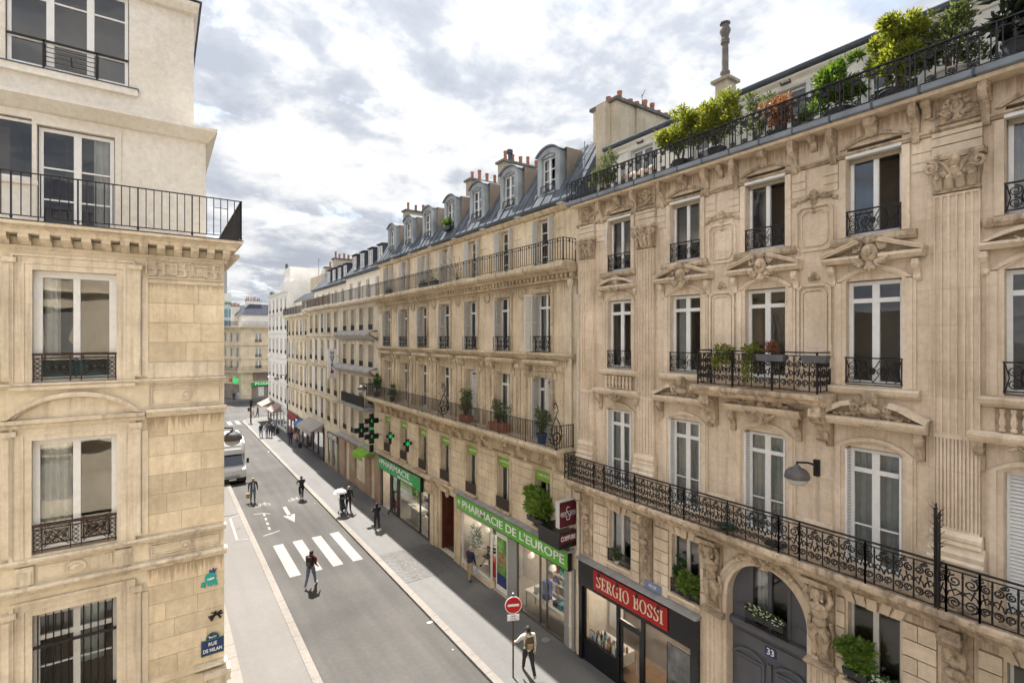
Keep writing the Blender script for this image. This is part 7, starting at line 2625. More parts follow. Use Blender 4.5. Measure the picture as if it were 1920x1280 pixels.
# ---- big black and green pharmacy cross
LED = plain('led_lit_green', (.01, .42, .12), .4, var=0, emit=.16)
gc = thing('triple_green_cross', 'large black pharmacy sign of three crosses with lit green marks', 'sign', (11.9, 35.0, 4.6))
P3 = PX(34.6)
def plus(m, u, z, a, w, n0, n1):
 m.box(u - w, u + w, n0, n1, z - a, z + a)
 m.box(u - a, u - w - .001, n0 + .004, n1 - .004, z - w, z + w)
 m.box(u + w + .001, u + a, n0 + .004, n1 - .004, z - w, z + w)
for i, (x, z) in enumerate(((12.12, 6.14), (12.12, 5.05), (11.38, 5.56))):
 m = MB()
 plus(m, -x, z, .50, .17, -.16 + .02 * i, 0 + .02 * i)
 m.build('cross', BLK, gc, P3)
 m = MB()
 for dx in (0.0,):
  m.prism([(-x - .03, z + .13), (-x + .09, z), (-x - .03, z - .13), (-x - .03, z - .05), (-x + .03, z), (-x - .03, z + .05)], .025 * (i + 1), .025 * (i + 1) + .01)
 m.build('lit_mark', LED, gc, P3)
text('lettering', '31', LED, gc, P3, -12.12, .04, 5.60, .30, .26, ext=.004, bold=.008)
block('link_plate', WHITED, gc, P3, -11.86, -11.66, -.1, -.05, 5.72, 5.95)
block('link_plate', WHITED, gc, P3, -11.86, -11.66, -.1, -.05, 5.20, 5.42)
MB().tube([(-12.3, -.08, 6.1), (-12.9, -.08, 6.1)], .03, 6).build('bracket', IRON, gc, P3)
MB().tube([(-12.3, -.08, 5.1), (-12.9, -.08, 5.1)], .03, 6).build('bracket', IRON, gc, P3)
MB().box(-12.26, -11.98, -.1, -.02, 3.95, 4.46).build('lower_panel', BLK, gc, P3)
for i, y in enumerate((32.14, 29.26)):
 t = thing('small_green_cross', 'small lit green cross on a dark panel between first floor windows, ' + ('nearer the big cross' if i == 0 else 'nearer the passage door'), 'sign', (12.6, y, 5.1), 'small green crosses')
 P4 = PX(y)
 m = MB()
 plus(m, -12.52, 5.42, .27, .10, -.1, 0)
 m.box(-12.61, -12.43, -.1, -.004, 4.9, 5.149)
 m.build('panel', BLK, t, P4)
 m = MB()
 plus(m, -12.52, 5.42, .14, .05, .003, .012)
 m.build('lit_mark', LED, t, P4)
 MB().box(-12.9, -12.63, -.08, -.04, 5.4, 5.44).build('bracket', IRON, t, P4)
# ---- wall lamps
GLOBE = plain('frosted_globe', (.60, .58, .54), .25, var=.03)
LAMPG = plain('lamp_grey', (.13, .115, .115), .45, .2, .1)
def wall_lamp(lab, base, head, out=(-1, 0, 0), s=1.0):
 t = thing('wall_lamp', lab, 'street lamp', base, 'wall lamps of the street')
 b, h = Vector(base), Vector(head)
 o = Vector(out)
 side = Vector((0, 0, 1)).cross(o)
 m = MB()
 m.box(-.07 * s, .07 * s, 0, .10 * s, -.24 * s, .2 * s)
 m.build('back_plate', IRON, t, Fr(b, side, o))
 m = MB().tube([b + o * .1 * s, b + o * .3 * s + Vector((0, 0, .12 * s)), (b + h) / 2 + Vector((0, 0, .22 * s)), h + Vector((0, 0, .34 * s)), h + Vector((0, 0, .2 * s))], .03 * s, 8)
 m.build('arm', IRON, t)
 m = MB().lathe(tuple(h), [(.30 * s, -.08 * s), (.31 * s, -.03 * s), (.28 * s, .08 * s), (.20 * s, .17 * s), (.09 * s, .22 * s), (.05 * s, .28 * s), (0, .28 * s)], 20)
 m.build('dome', LAMPG, t, smooth=True)
 m = MB().lathe(tuple(h), [(.27 * s, -.08 * s), (.24 * s, -.17 * s), (.15 * s, -.25 * s), (.05 * s, -.28 * s), (0, -.285 * s)], 18)
 m.build('globe', GLOBE, t, smooth=True)
wall_lamp('large grey domed wall lamp hung beside the noble floor window of the ornate house', (12.9, 5.72, 8.9), (12.2, 5.86, 8.78), s=.88)
MB().tube([(12.88, 5.70, 8.6), (12.87, 5.70, 7.5), (12.88, 5.72, 6.9)], .012, 5).build('cable', CREAMPIPE, orn)
wall_lamp('grey domed wall lamp sticking out past the corner house above the van', (1.30, 22.0, 8.5), (2.25, 22.0, 8.15), (1, 0, 0), 1.1)
wall_lamp('dark wall lamp at the end of the tan house balcony', (12.88, 35.55, 8.5), (11.75, 35.6, 8.35))
wall_lamp('distant wall lamp on the white house', (12.88, 67.6, 7.2), (11.7, 67.6, 6.9))
# ---- ironwork guards between balconies
def swirl(lab, y, s=1.0):
 t = thing('scroll_guard', lab, 'iron guard', (12.1, y, 7.8), 'spiked scroll guards')
 F = PX(y)
 m = MB()
 q = [(-12.10 - a, 8.25 + b) for a, b in spiral(0, 0, .30, 1.7, PI, 1, .12, 14)]
 m.flat(q, .028)
 m.flat([(-12.08, 7.8), (-12.02, 8.0), (-11.86, 8.5), (-12.05, 8.95), (-12.2, 9.25), (-12.12, 9.5), (-11.98, 9.48), (-12.0, 9.36), (-12.08, 9.38)], .026)
 m.flat([(-12.40, 8.25), (-12.3, 8.7), (-12.12, 9.0)], .024)
 for k in range(9):
  a = -1.0 + k * .5
  c = (-12.1 + .30 * math.cos(a), 8.25 + .30 * math.sin(a))
  m.flat([c, (c[0] + .13 * math.cos(a), c[1] + .13 * math.sin(a))], .008)
  z = 8.5 + k * .11
  m.flat([(-12.0 - .1 * math.sin(k), z), (-12.0 - .1 * math.sin(k) + (.15 if k % 2 else -.15), z + .06)], .008)
 for k in range(5):
  m.flat([(-12.05, 9.5), (-12.05 + .16 * math.cos(.5 + k * .55), 9.5 + .2 * math.sin(.5 + k * .55))], .008)
 m.build('scrolls', IRON, t, F)
swirl('black spiked scroll guard at the near end of the tan house balcony', 14.5)
swirl('black spiked scroll guard midway along the tan house balcony', 23.6)
fan = thing('fan_guard', 'fan of black iron spikes on the top balcony of the tan house', 'iron guard', (12.4, 23.3, 14.9))
m = MB()
for k in range(9):
 a = math.radians(35 + k * 15)
 m.flat([(-12.75, 15.0), (-12.75 + 1.25 * math.cos(a), 15.0 + 1.25 * math.sin(a))], .010)
m.build('spikes', IRON, fan, PX(23.3))
sp = thing('spike_column', 'tall bundle of black iron spikes rising from the long balcony', 'iron guard', (12.2, 3.25, 6.8))
m = MB()
for k, (a, b) in enumerate(((0, 0), (.05, .02), (.10, 0), (.02, .06), (.08, .05))):
 m.tube([(12.14 + a, 3.24 + b, 6.82), (12.14 + a, 3.24 + b, 8.5 + .08 * k)], .014, 5)
m.build('rods', IRON, sp)
m = MB()
rs5 = random.Random(5)
for k in range(44):
 z = 7.3 + 1.45 * k / 44
 a = rs5.uniform(0, 2 * PI)
 m.tube([(12.19, 3.26, z), (12.19 + .13 * math.cos(a), 3.26 + .13 * math.sin(a), z + .12)], [.012, .002], 4)
m.build('spikes', IRON, sp)
# ================================================================ plants
LEAFY = leaf_mat('yellow_green_leaf', (.10, .14, .02), (.27, .29, .06), .4)
LEAFG = leaf_mat('bright_green_leaf', (.05, .115, .02), (.15, .23, .05), .35)
LEAFO = leaf_mat('olive_leaf', (.06, .09, .04), (.16, .19, .10), .3)
LEAFR = leaf_mat('russet_leaf', (.16, .06, .04), (.34, .17, .10), .3)
FLOWW = leaf_mat('white_petal', (.65, .64, .55), (.8, .8, .75), .2)
POTD = plain('dark_planter', (.035, .037, .042), .5)
POTW = plain('pale_planter', (.50, .47, .42), .7)
def shrub(lab, fr, u, n, z, rad, cnt, leafm, size, potm=POTD, pot=(.25, .3), seed=0, stems=5, group=None, blobs=None, box=None):
 t = thing('potted_shrub' if not box else 'planter_box', lab, 'plant', tuple((fr.o + fr.U * u + fr.N * n + Vector((0, 0, z)))), group)
 r = random.Random(seed)
 pw, phh = pot
 if box:
  MB().loft([[(u - box * .92, n - pw * .9, z), (u + box * .92, n - pw * .9, z), (u + box * .92, n + pw * .9, z), (u - box * .92, n + pw * .9, z)], [(u - box, n - pw, z + phh), (u + box, n - pw, z + phh), (u + box, n + pw, z + phh), (u - box, n + pw, z + phh)]]).build('pot', potm, t, fr)
 else:
  MB().lathe((u, n, z), [(pw * .72, 0), (pw * .95, phh * .85), (pw * 1.05, phh * .88), (pw * 1.05, phh), (pw * .9, phh), (pw * .85, phh * .8), (0, phh * .8)], 16).build('pot', potm, t, fr, smooth=True)
 top = z + phh + rad[2]
 m = MB()
 if stems:
  for k in range(stems):
   a = r.uniform(0, 2 * PI)
   q = r.uniform(.2, .7)
   m.tube([(u + .04 * math.cos(a), n + .04 * math.sin(a), z + phh * .7), (u + q * rad[0] * .5 * math.cos(a), n + q * rad[1] * .5 * math.sin(a), z + phh + rad[2] * .7), (u + q * rad[0] * math.cos(a), n + q * rad[1] * math.sin(a), z + phh + rad[2] * r.uniform(1.2, 1.8))], [.016, .011, .004], 5)
  m.build('stems', plain('bark', (.12, .08, .05), .9), t, fr)
 m = MB()
 bl = blobs or [(0, 0, -.1, .7, .7)] + [(r.uniform(-.85, .85), r.uniform(-.5, .5), r.uniform(-.6, .95), r.uniform(.28, .5), r.uniform(.16, .34)) for _ in range(9)] + [(r.uniform(-.6, .6), r.uniform(-.3, .3), r.uniform(.9, 1.3), .16, .05) for _ in range(5)]
 for (a, b, c, s, w) in bl:
  leaves(m, (u + a * rad[0], n + b * rad[1], top + c * rad[2]), (rad[0] * s, rad[1] * s, rad[2] * s), int(cnt * w * 1.5), size * .78, r)
 o = m.build('foliage', leafm, t, fr)
 return t
gT = 'plants on the top balcony of the ornate house'
shrub('pale olive shrub on the top balcony at the end by the tan house', RF, 12.85, -.1, 17.0, (.55, .4, .55), 420, LEAFO, .14, pot=(.22, .25), seed=1, group=gT)
shrub('tall yellow green shrub in a black pot on the top balcony, beside the far cushions', RF, 9.55, .05, 17.0, (.68, .42, .68), 760, LEAFY, .16, seed=2, group=gT)
shrub('bushy yellow green shrub in a black pot left of the russet one', RF, 8.35, .05, 17.0, (.70, .42, .62), 760, LEAFY, .16, seed=3, group=gT)
shrub('russet leaved shrub on the top balcony', RF, 6.65, .05, 17.0, (.42, .34, .40), 380, LEAFR, .13, pot=(.22, .2), seed=4, group=gT)
shrub('wispy pale shrub behind the russet one', RF, 7.35, -.25, 17.0, (.5, .35, .6), 260, LEAFO, .13, pot=(.2, .25), seed=5, group=gT)
shrub('broad yellow green shrub in a black tub right of the russet one', RF, 5.22, .05, 17.0, (.62, .42, .50), 760, LEAFG, .17, pot=(.3, .22), seed=6, group=gT)
shrub('tallest bright yellow green shrub in a black tub on the top balcony', RF, 4.12, .05, 17.0, (.52, .40, .70), 800, LEAFY, .18, pot=(.32, .22), seed=7, group=gT)
shrub('glossy shrub with bare stems in a pale bowl on the top balcony', RF, 3.22, .0, 17.0, (.66, .42, .60), 620, LEAFO, .15, POTW, (.32, .26), seed=8, stems=9, group=gT)
shrub('dark spiky plant at the near end of the top balcony', RF, 2.3, .1, 17.0, (.30, .3, .45), 70, leaf_mat('blackish_leaf', (.008, .014, .01), (.02, .03, .018), .1), .42, POTD, (.2, .4), seed=9, group=gT)
shrub('small pale green plant between the two black tubs', RF, 5.95, .0, 17.0, (.25, .25, .22), 160, LEAFO, .11, POTW, (.16, .18), seed=10, group=gT)
# cushions glimpsed through the far part of that railing
PINKC = plain('patterned_cushion', (.55, .42, .34), .9, var=.5, scale=7)
ct = thing('cushioned_bench', 'bench with patterned cushions behind the top balcony railing', 'bench', (13.2, 11.3, 17))
block('seat', POTW, ct, RF, 10.6, 12.1, -.35, .1, 17.0, 17.28)
for k in range(4):
 MB().ball((10.8 + k * .37, -.1, 17.42), .18, 1, .5, .8, 8, 5).build('cushion', PINKC, ct, RF)
gM = 'plants on the middle balcony'
def trailing(lab, u, n, z, leafm, seed, w=.32, drop=.7):
 t = thing('trailing_plant', lab, 'plant', (12.9 - n, u, z), gM)
 r = random.Random(seed)
 MB().box(u - .22, u + .22, n - .12, n + .06, z - .18, z).build('pot', POTD, t, RF)
 m = MB()
 leaves(m, (u, n, z + .06), (w, .16, .16), 190, .11, r)
 for k in range(9):
  x = u + r.uniform(-w * .8, w * .8)
  L = drop * r.uniform(.3, 1)
  leaves(m, (x, n + .10, z - L / 2), (.09, .06, L / 2), 34, .085, r, up=-.5)
 m.build('foliage', leafm, t, RF)
trailing('yellow green trailing plant hung at the far end of the middle balcony', 7.75, .66, 11.60, LEAFY, 1, .34, .5)
trailing('long trailing green plant hung at the centre of the middle balcony', 7.0, .66, 11.60, LEAFY, 2, .24, .95)
shrub('russet plant in a grey trough on the middle balcony rail', RF, 6.45, .72, 11.42, (.18, .14, .14), 150, LEAFR, .08, plain('grey_trough', (.12, .125, .13), .6), (.11, .16), seed=12, stems=0, group=gM, box=.34)
tr_ = thing('empty_trough', 'empty grey trough hung at the near end of the middle balcony', 'planter', (12.2, 5.42, 11.4))
MB().loft([[(5.22, .60, 11.42), (5.70, .60, 11.42), (5.70, .80, 11.42), (5.22, .80, 11.42)], [(5.18, .58, 11.58), (5.74, .58, 11.58), (5.74, .82, 11.58), (5.18, .82, 11.58)]]).build('trough', MATS['grey_trough'], tr_, RF)
gB = 'plants on the tan house balcony'
shrub('airy olive shrub in a terracotta box by the slatted shutters on the tan balcony', RF, 18.9, .45, 7.8, (.62, .35, .42), 210, LEAFO, .14, TERRA, (.2, .36), seed=21, stems=10, group=gB, box=.62)
shrub('airy grey green shrub behind the railing near the midway scroll guard', RF, 21.9, .45, 7.8, (.7, .35, .55), 230, LEAFO, .15, TERRA, (.2, .32), seed=22, stems=12, group=gB, box=.4)
shrub('leafy shrub in a blue pot at the near end of the tan balcony', RF, 15.75, .5, 7.8, (.40, .32, .42), 210, LEAFO, .13, plain('blue_pot', (.03, .07, .18), .4), (.22, .4), seed=23, stems=8, group=gB)
shrub('dark evergreen in a black pot at the far end of the tan balcony', RF, 34.6, .4, 7.8, (.35, .35, .55), 260, LEAFD, .16, pot=(.22, .35), seed=25, group=gB)
shrub('small dark potted evergreen near the far end of the tan balcony', RF, 31.6, .45, 7.8, (.3, .3, .35), 160, LEAFD, .14, pot=(.2, .3), seed=26, group=gB)
shrub('lush green bamboo filling the window box above the pharmacy sign', RF, 16.30, .28, 4.45, (.62, .36, .44), 420, leaf_mat('bamboo_leaf', (.09, .18, .03), (.26, .36, .09), .35), .42, POTD, (.16, .2), seed=27, group=None, box=.55)
for i, (u, lab) in enumerate(((27.0, 'first black planter along the tan house top balcony'), (25.6, 'second black planter along the tan house top balcony'), (32.4, 'third black planter at the far end of the top balcony'))):
 t = thing('black_planter', lab, 'planter', (12.4, u, 14.86), 'black planters on the tan top balcony')
 MB().box(u - .35, u + .35, .25, .5, 14.87, 15.15).build('trough', POTD, t, RF)
 leaves(MB(), (u, .38, 15.22), (.3, .12, .1), 60, .09, random.Random(i)).build('foliage', LEAFD, t, RF)
shrub('green plants in a box on the sill of the middle dormer', RF, TC[3], -.12, 17.92, (.40, .16, .20), 200, LEAFG, .14, POTD, (.12, .18), seed=31, box=.4)
shrub('fern hanging in the first floor window nearest the arched door', RF, 9.25, .14, 4.30, (.26, .2, .24), 260, MATS['bamboo_leaf'], .2, POTD, (.12, .14), seed=32)
shrub('dark conical plant in the first floor window above the red sign end', RF, 9.62, .02, 4.30, (.20, .16, .40), 260, LEAFD, .12, POTD, (.1, .14), seed=33)
shrub('small pale plant in the first floor window above the red sign start', RF, 12.1, .12, 4.28, (.22, .14, .16), 130, LEAFO, .1, POTW, (.1, .12), seed=34)
shrub('bright green fern in the window box right of the arched door', RF, 4.85, .14, 4.42, (.26, .20, .26), 300, MATS['bamboo_leaf'], .24, POTD, (.14, .16), seed=35, box=.24, stems=0)
def flowerbox(lab, u, n, z, w, seed):
 t = thing('flower_box', lab, 'flowers', (12.9 - n, u, z))
 r = random.Random(seed)
 MB().box(u - w, u + w, n - .10, n + .08, z - .16, z).build('pot', POTD, t, RF)
 leaves(MB(), (u, n, z + .06), (w * 1.05, .17, .13), 260, .09, r).build('foliage', LEAFG, t, RF)
 m = MB()
 for _ in range(60):
  c = (u + r.uniform(-w, w), n + r.uniform(-.05, .18), z + r.uniform(0, .2))
  m.ball(c, .026, 1, 1, .6, 6, 3)
 o = m.build('blossom', FLOWW, t, RF)
 o['kind'] = 'stuff'
flowerbox('white flowers in the guard of the arched door fanlight', 7.0, .02, 4.72, .5, 41)
flowerbox('white and green flower box beside the bright fern', 4.30, .14, 4.50, .24, 42)
tag(MB().lathe((7.9, .3, 6.83), [(.0, 0), (.2, .02), (.26, .06), (.2, .1), (0, .12)], 14).build('hose_coil', plain('green_hose', (.01, .10, .07), .5), None, RF), 'coiled green hose on the long balcony floor', 'hose')
tag(MB().box(6.35, 6.75, .25, .5, 6.825, 6.9).build('black_tray', POTD, None, RF), 'black tray on the long balcony floor near the lamp', 'tray')
# iron guards on the hidden street side of the corner house
for y in (17.0, 19.9):
 for z in (4.25, 7.45, 11.05):
  link('guard', iron_guard(1.2, .8), cor, Fr((CX + .10, y, 0), (0, -1, 0), (1, 0, 0)).M(0, 0, z))
# TV aerial at the party wall
ae = thing('roof_aerial', 'thin roof aerial between the last dormer and the ornate house', 'aerial', (13.6, 14.4, 17.4))
m = MB().tube([(13.5, 14.45, 17.4), (13.5, 14.45, 19.6)], .018, 5)
m.tube([(13.5, 14.9, 18.6), (13.5, 13.9, 19.4)], .012, 4)
for k in range(6):
 y = 14.85 - k * .18
 z = 18.64 + k * .144
 m.tube([(13.3, y, z), (13.7, y, z + .02)], .008, 4)
m.build('rods', ZINCL, ae)
# ---- traffic light pole at the far corner
tl = thing('traffic_light', 'dark traffic light pole at the far pavement corner', 'traffic light', (10.3, 78.7, PH))
MB().tube([(10.3, 78.7, PH), (10.3, 78.7, 3.3)], .10, 8).build('post', IRON, tl)
MB().box(10.12, 10.48, 78.45, 78.62, 2.3, 3.3).build('signal_head', IRON, tl)
MB().box(9.9, 10.15, 78.5, 78.7, 1.7, 2.2).build('repeater', IRON, tl)
# ================================================================ delivery van
VW = plain('van_white', (.74, .74, .73), .3, var=.03)
VG = plain('van_glass', (.03, .045, .06), .04, spec=.9)
VB = plain('van_black', (.02, .02, .022), .5)
van = thing('box_van', 'white box delivery van parked at the left kerb facing the camera', 'van', (4.75, 46.6, 0))
VX = 4.78
def vring(y, hw, z0, z1, ch=.12):
 return [(VX - hw, y, z0), (VX + hw, y, z0), (VX + hw, y, z1 - ch), (VX + hw - ch, y, z1), (VX - hw + ch, y, z1), (VX - hw, y, z1 - ch)]
m = MB()
m.loft([vring(46.62, .92, .42, .95, .1), vring(46.75, 1.0, .36, 1.18, .1), vring(47.35, 1.02, .36, 1.42, .12), vring(48.3, 1.03, .36, 1.5, .12), vring(48.6, 1.03, .36, 2.3, .12)])
m.build('bonnet', VW, van)
m = MB()
m.loft([[(VX - .95, 47.15, 1.36), (VX + .95, 47.15, 1.36), (VX + .82, 47.95, 2.22), (VX - .82, 47.95, 2.22)], [(VX - 1.0, 48.6, 1.36), (VX + 1.0, 48.6, 1.36), (VX + .9, 48.6, 2.3), (VX - .9, 48.6, 2.3)]])
m.build('cab', VW, van)
m = MB().poly([(VX - .86, 47.17, 1.44), (VX + .86, 47.17, 1.44), (VX + .76, 47.88, 2.18), (VX - .76, 47.88, 2.18)])
m.xf(lambda x, y, z: (x, y - .03, z + .02))
m.build('windscreen', VG, van)
for sg in (-1, 1):
 MB().poly([(VX + sg * .985, 47.45, 1.5), (VX + sg * 1.0, 48.4, 1.5), (VX + sg * .93, 48.4, 2.1), (VX + sg * .90, 48.0, 2.1)]).build('side_window', VG, van)
 m = MB().box(*sorted((VX + sg * 1.12, VX + sg * 1.30)), 47.5, 47.6, 1.45, 1.85)
 m.tube([(VX + sg * .98, 47.55, 1.5), (VX + sg * 1.15, 47.55, 1.55)], .02, 5)
 m.build('mirror', VB, van)
 MB().loft([[(VX + sg * .55, 46.66, .88), (VX + sg * .90, 46.70, .86), (VX + sg * .95, 46.80, 1.12), (VX + sg * .62, 46.70, 1.0)], [(VX + sg * .55, 46.9, .88), (VX + sg * .9, 46.9, .86), (VX + sg * .95, 46.95, 1.12), (VX + sg * .62, 46.9, 1.0)]]).build('headlight', plain('lamp_glass', (.45, .47, .5), .1), van)
 for y in (47.4, 51.6):
  m = MB()
  s0 = len(m.v)
  m.lathe((0, 0, 0), [(.20, -.12), (.34, -.12), (.37, -.06), (.37, .06), (.34, .12), (.20, .12)], 20)
  m.xf(lambda u, n, z: (VX + sg * .90 + z, y + u, .37 + n), s0)
  w = m.build('wheel', VB, van, smooth=True)
  m = MB().lathe((0, 0, 0), [(.0, -.1), (.19, -.11), (.21, 0), (.19, .11), (0, .1)], 14)
  m.xf(lambda u, n, z: (VX + sg * .90 + z, y + u, .37 + n))
  m.build('rim', GALV, w)
MB().box(VX - .98, VX + .98, 46.56, 46.9, .24, .52).build('bumper', VB, van)
m = MB()
for k in range(4):
 m.box(VX - .55 + .04 * k, VX + .55 - .04 * k, 46.60 + .02 * k, 46.66 + .02 * k, .60 + .09 * k, .64 + .09 * k)
m.box(VX - .7, VX + .7, 46.655, 46.70, .98, 1.03)
m.build('grille', VB, van)
MB().box(VX - .26, VX + .26, 46.535, 46.555, .36, .48).build('number_plate', WHITE, van)
m = MB()
m.loft([vring(47.7, .9, 2.25, 2.62, .2), vring(48.2, 1.06, 2.3, 3.15, .2), vring(48.7, 1.1, .8, 3.3, .06)])
m.build('fairing', VW, van)
m = MB()
m.loft([vring(48.68, 1.1, .75, 3.36, .03), vring(53.0, 1.1, .75, 3.36, .03)])
m.build('cargo_box', VW, van)
MB().box(VX - .75, VX + .75, 47.94, 48.1, 2.72, 2.92).build('fairing_panel', plain('van_logo_grey', (.35, .36, .37), .4), van)
for x in (VX - .85, VX + .8):
 MB().tube([(x + .02, 47.16, 1.45), (x + (.45 if x < VX else -.45), 47.3, 1.55)], .01, 4).build('wiper', VB, van)
block('chassis', VB, van, GF, VX - .8, VX + .8, 47.0, 52.8, .35, .74)

# ================================================================ people
def skin_mesh(name, verts, edges, radii, sub=1):
 me = bpy.data.meshes.new(name)
 me.from_pydata(verts, edges, [])
 ob = bpy.data.objects.new('tmp', me)
 col.objects.link(ob)
 sk = ob.modifiers.new('skin', 'SKIN')
 sk.use_smooth_shade = True
 for i, v in enumerate(me.skin_vertices[0].data):
  r = radii[i]
  v.radius = r if isinstance(r, tuple) else (r, r)
  v.use_root = (i == 0)
 sb = ob.modifiers.new('sub', 'SUBSURF')
 sb.levels = sub
 sb.render_levels = sub
 dg = bpy.context.evaluated_depsgraph_get()
 out = bpy.data.meshes.new_from_object(ob.evaluated_get(dg))
 bpy.data.objects.remove(ob)
 return out
def rot(v, ax, a):
 return Matrix.Rotation(a, 3, ax) @ Vector(v)
def seg_dist(p, a, b):
 ab = b - a
 t = max(0, min(1, (p - a).dot(ab) / max(1e-9, ab.dot(ab))))
 return (p - (a + ab * t)).length
def cloth(name, c):
 return plain('cloth_' + name, c, .85, var=.18, scale=18)
SKIN_M = plain('skin', (.50, .29, .20), .6, var=.05, spec=.3)
def person(lab, x, y, heading, H=1.76, top='black', legs='black', shoe='black', sleeve='long', hairc=(.03, .02, .015), hair='short', legL=(22, 8), legR=(-18, 25), armL=(-15, 15, 10), armR=(15, 15, 10), lean=4, z=None, bulk=1.28, group='people in the street', coat=False, seat=False, look=0):
 """heading: degrees the face points, 0 = +y; arm = (swing fore, bend, out), leg = (swing fore, knee bend)"""
 z = (PH if z is None else z)
 k = H / 1.76
 A = Matrix.Translation((x, y, z)) @ Matrix.Rotation(math.radians(-heading), 4, 'Z')
 t = thing('person', lab, 'person', M=A, group=group)
 # forward = +y locally, left = -x, right = +x
 hip_z = .93 * k
 def leg(side, sw, kn):
  h = Vector((side * .095 * k, 0, hip_z - .02 * k))
  a = math.radians(sw)
  kn_ = h + Vector((side * .01, math.sin(a), -math.cos(a))) * .43 * k
  b = math.radians(sw - kn)
  an = kn_ + Vector((0, math.sin(b), -math.cos(b))) * .42 * k
  f = b if not seat else 0
  toe = an + Vector((side * .02, math.cos(f * .6), math.sin(f * .6) * .9 - .22)).normalized() * .17 * k
  heel = an + Vector((0, -.05, -.055)) * k
  return h, kn_, an, toe, heel
 L = leg(-1, *legL)
 R = leg(1, *legR)
 low = min(p.z for q in (L, R) for p in (q[3], q[4])) - .028 * k
 drop = Vector((0, 0, -low if not seat else 0))
 la = math.radians(lean)
 up = Vector((0, math.sin(la), math.cos(la)))
 pel = Vector((0, 0, hip_z + .03 * k))
 waist = pel + up * .14 * k
 chest = pel + up * .33 * k
 neck = pel + up * .49 * k
 head = neck + Vector((0, .03, .10)) * k
 crown = head + Vector((0, .0, .11)) * k
 def arm(side, sw, bend, outw):
  s = chest + up * .10 * k + Vector((side * .205 * k, 0, 0))
  a, o = math.radians(sw), math.radians(outw)
  e = s + Vector((side * math.sin(o), math.sin(a) * math.cos(o), -math.cos(a) * math.cos(o))) * .29 * k
  b = a + math.radians(bend)
  w = e + Vector((side * math.sin(o) * .3, math.sin(b), -math.cos(b))).normalized() * .25 * k
  d = (w - e).normalized()
  return s, e, w, w + d * .09 * k
 aL, aR = arm(-1, *armL), arm(1, *armR)
 V, E, RR, seg = [], [], [], []
 def add(p, r):
  V.append(tuple(Vector(p) + drop))
  RR.append(r)
  return len(V) - 1
 def con(a, b):
  E.append((a, b))
 ip = add(pel, (.125 * k * bulk, .10 * k * bulk))
 iw = add(waist, (.125 * k * bulk, .095 * k * bulk))
 ic = add(chest, (.145 * k * bulk, .105 * k * bulk))
 iu = add(chest + up * .10 * k, (.12 * k * bulk, .085 * k * bulk))
 inn = add(neck, .052 * k)
 ih = add(head, (.084 * k, .098 * k))
 ihc = add(crown - Vector((0, 0, .03 * k)), (.078 * k, .092 * k))
 for a, b in ((ip, iw), (iw, ic), (ic, iu), (iu, inn), (inn, ih), (ih, ihc)):
  con(a, b)
 for q in (L, R):
  i0 = add(q[0], .088 * k * bulk)
  im = add(q[0].lerp(q[1], .5), .078 * k * bulk)
  i1 = add(q[1], .070 * k)
  i1b = add(q[1].lerp(q[2], .35), .068 * k)
  i2 = add(q[2], .055 * k)
  i3 = add(q[3], (.042 * k, .030 * k))
  for a, b in ((ip, i0), (i0, im), (im, i1), (i1, i1b), (i1b, i2), (i2, i3)):
   con(a, b)
 for q in (aL, aR):
  i0 = add(q[0], .062 * k * bulk)
  i1 = add(q[1], .044 * k * bulk)
  i2 = add(q[2], .030 * k)
  i3 = add(q[3], (.038 * k, .020 * k))
  for a, b in ((iu, i0), (i0, i1), (i1, i2), (i2, i3)):
   con(a, b)
 me = skin_mesh('person', V, E, RR, 1)
 cm = {'top': cloth(top, CLOTH[top]), 'legs': cloth(legs, CLOTH[legs]), 'shoe': cloth(shoe, CLOTH[shoe]), 'skin': SKIN_M}
 order = ['top', 'legs', 'shoe', 'skin']
 me.materials.clear()
 for o_ in order:
  me.materials.append(cm[o_])
 segs = [(pel + drop, neck + drop, 'top'), (neck + drop + Vector((0, 0, .03)), crown + drop, 'skin')]
 for q in (L, R):
  segs += [(q[0] + drop - Vector((0, 0, .06)), q[1] + drop, 'legs'), (q[1] + drop, q[2] + drop + (q[1] - q[2]) * .1, 'legs'), (q[2] + drop, q[3] + drop, 'shoe')]
 for q in (aL, aR):
  segs += [(q[0] + drop, q[1] + drop, 'top'), (q[1] + drop, q[2] + drop, 'top' if sleeve == 'long' else 'skin'), (q[2] + drop + (q[3] - q[2]) * .25, q[3] + drop, 'skin')]
 for p in me.polygons:
  c = p.center
  best = min(segs, key=lambda s_: seg_dist(c, s_[0], s_[1]))
  kd = best[2]
  if kd == 'legs' and coat and c.z > hip_z * .80 + drop.z:
   kd = 'top'
  if kd == 'top' and not coat and c.z < pel.z + drop.z - .02 and abs(c.x) < .16 * k:
   kd = 'legs'
  p.material_index = order.index(kd)
  p.use_smooth = True
 link('body', me, t, A)
 # hair, ears, nose and eyes
 hm = plain('hair_%d_%d' % (int(hairc[0] * 100), int(hairc[1] * 100)), hairc, .7, var=.25, scale=30)
 hp = head + drop
 m = MB()
 if hair != 'bald':
  m.ball((hp.x, hp.y - .014 * k, hp.z + .048 * k), .110 * k, .88, 1.02, .92, 12, 7)
  if hair == 'long':
   m.ball((hp.x, hp.y - .055 * k, hp.z - .06 * k), .10 * k, .85, .62, 1.5, 10, 6)
  m.build('hair', hm, t, Fr((0, 0, 0), (1, 0, 0), (0, 1, 0))) if False else link('hair', m.mesh('hair', hm, True), t, A)
 m = MB()
 m.ball((hp.x, hp.y + .098 * k, hp.z + .005 * k), .016 * k, .8, 1, 1.4, 6, 4)
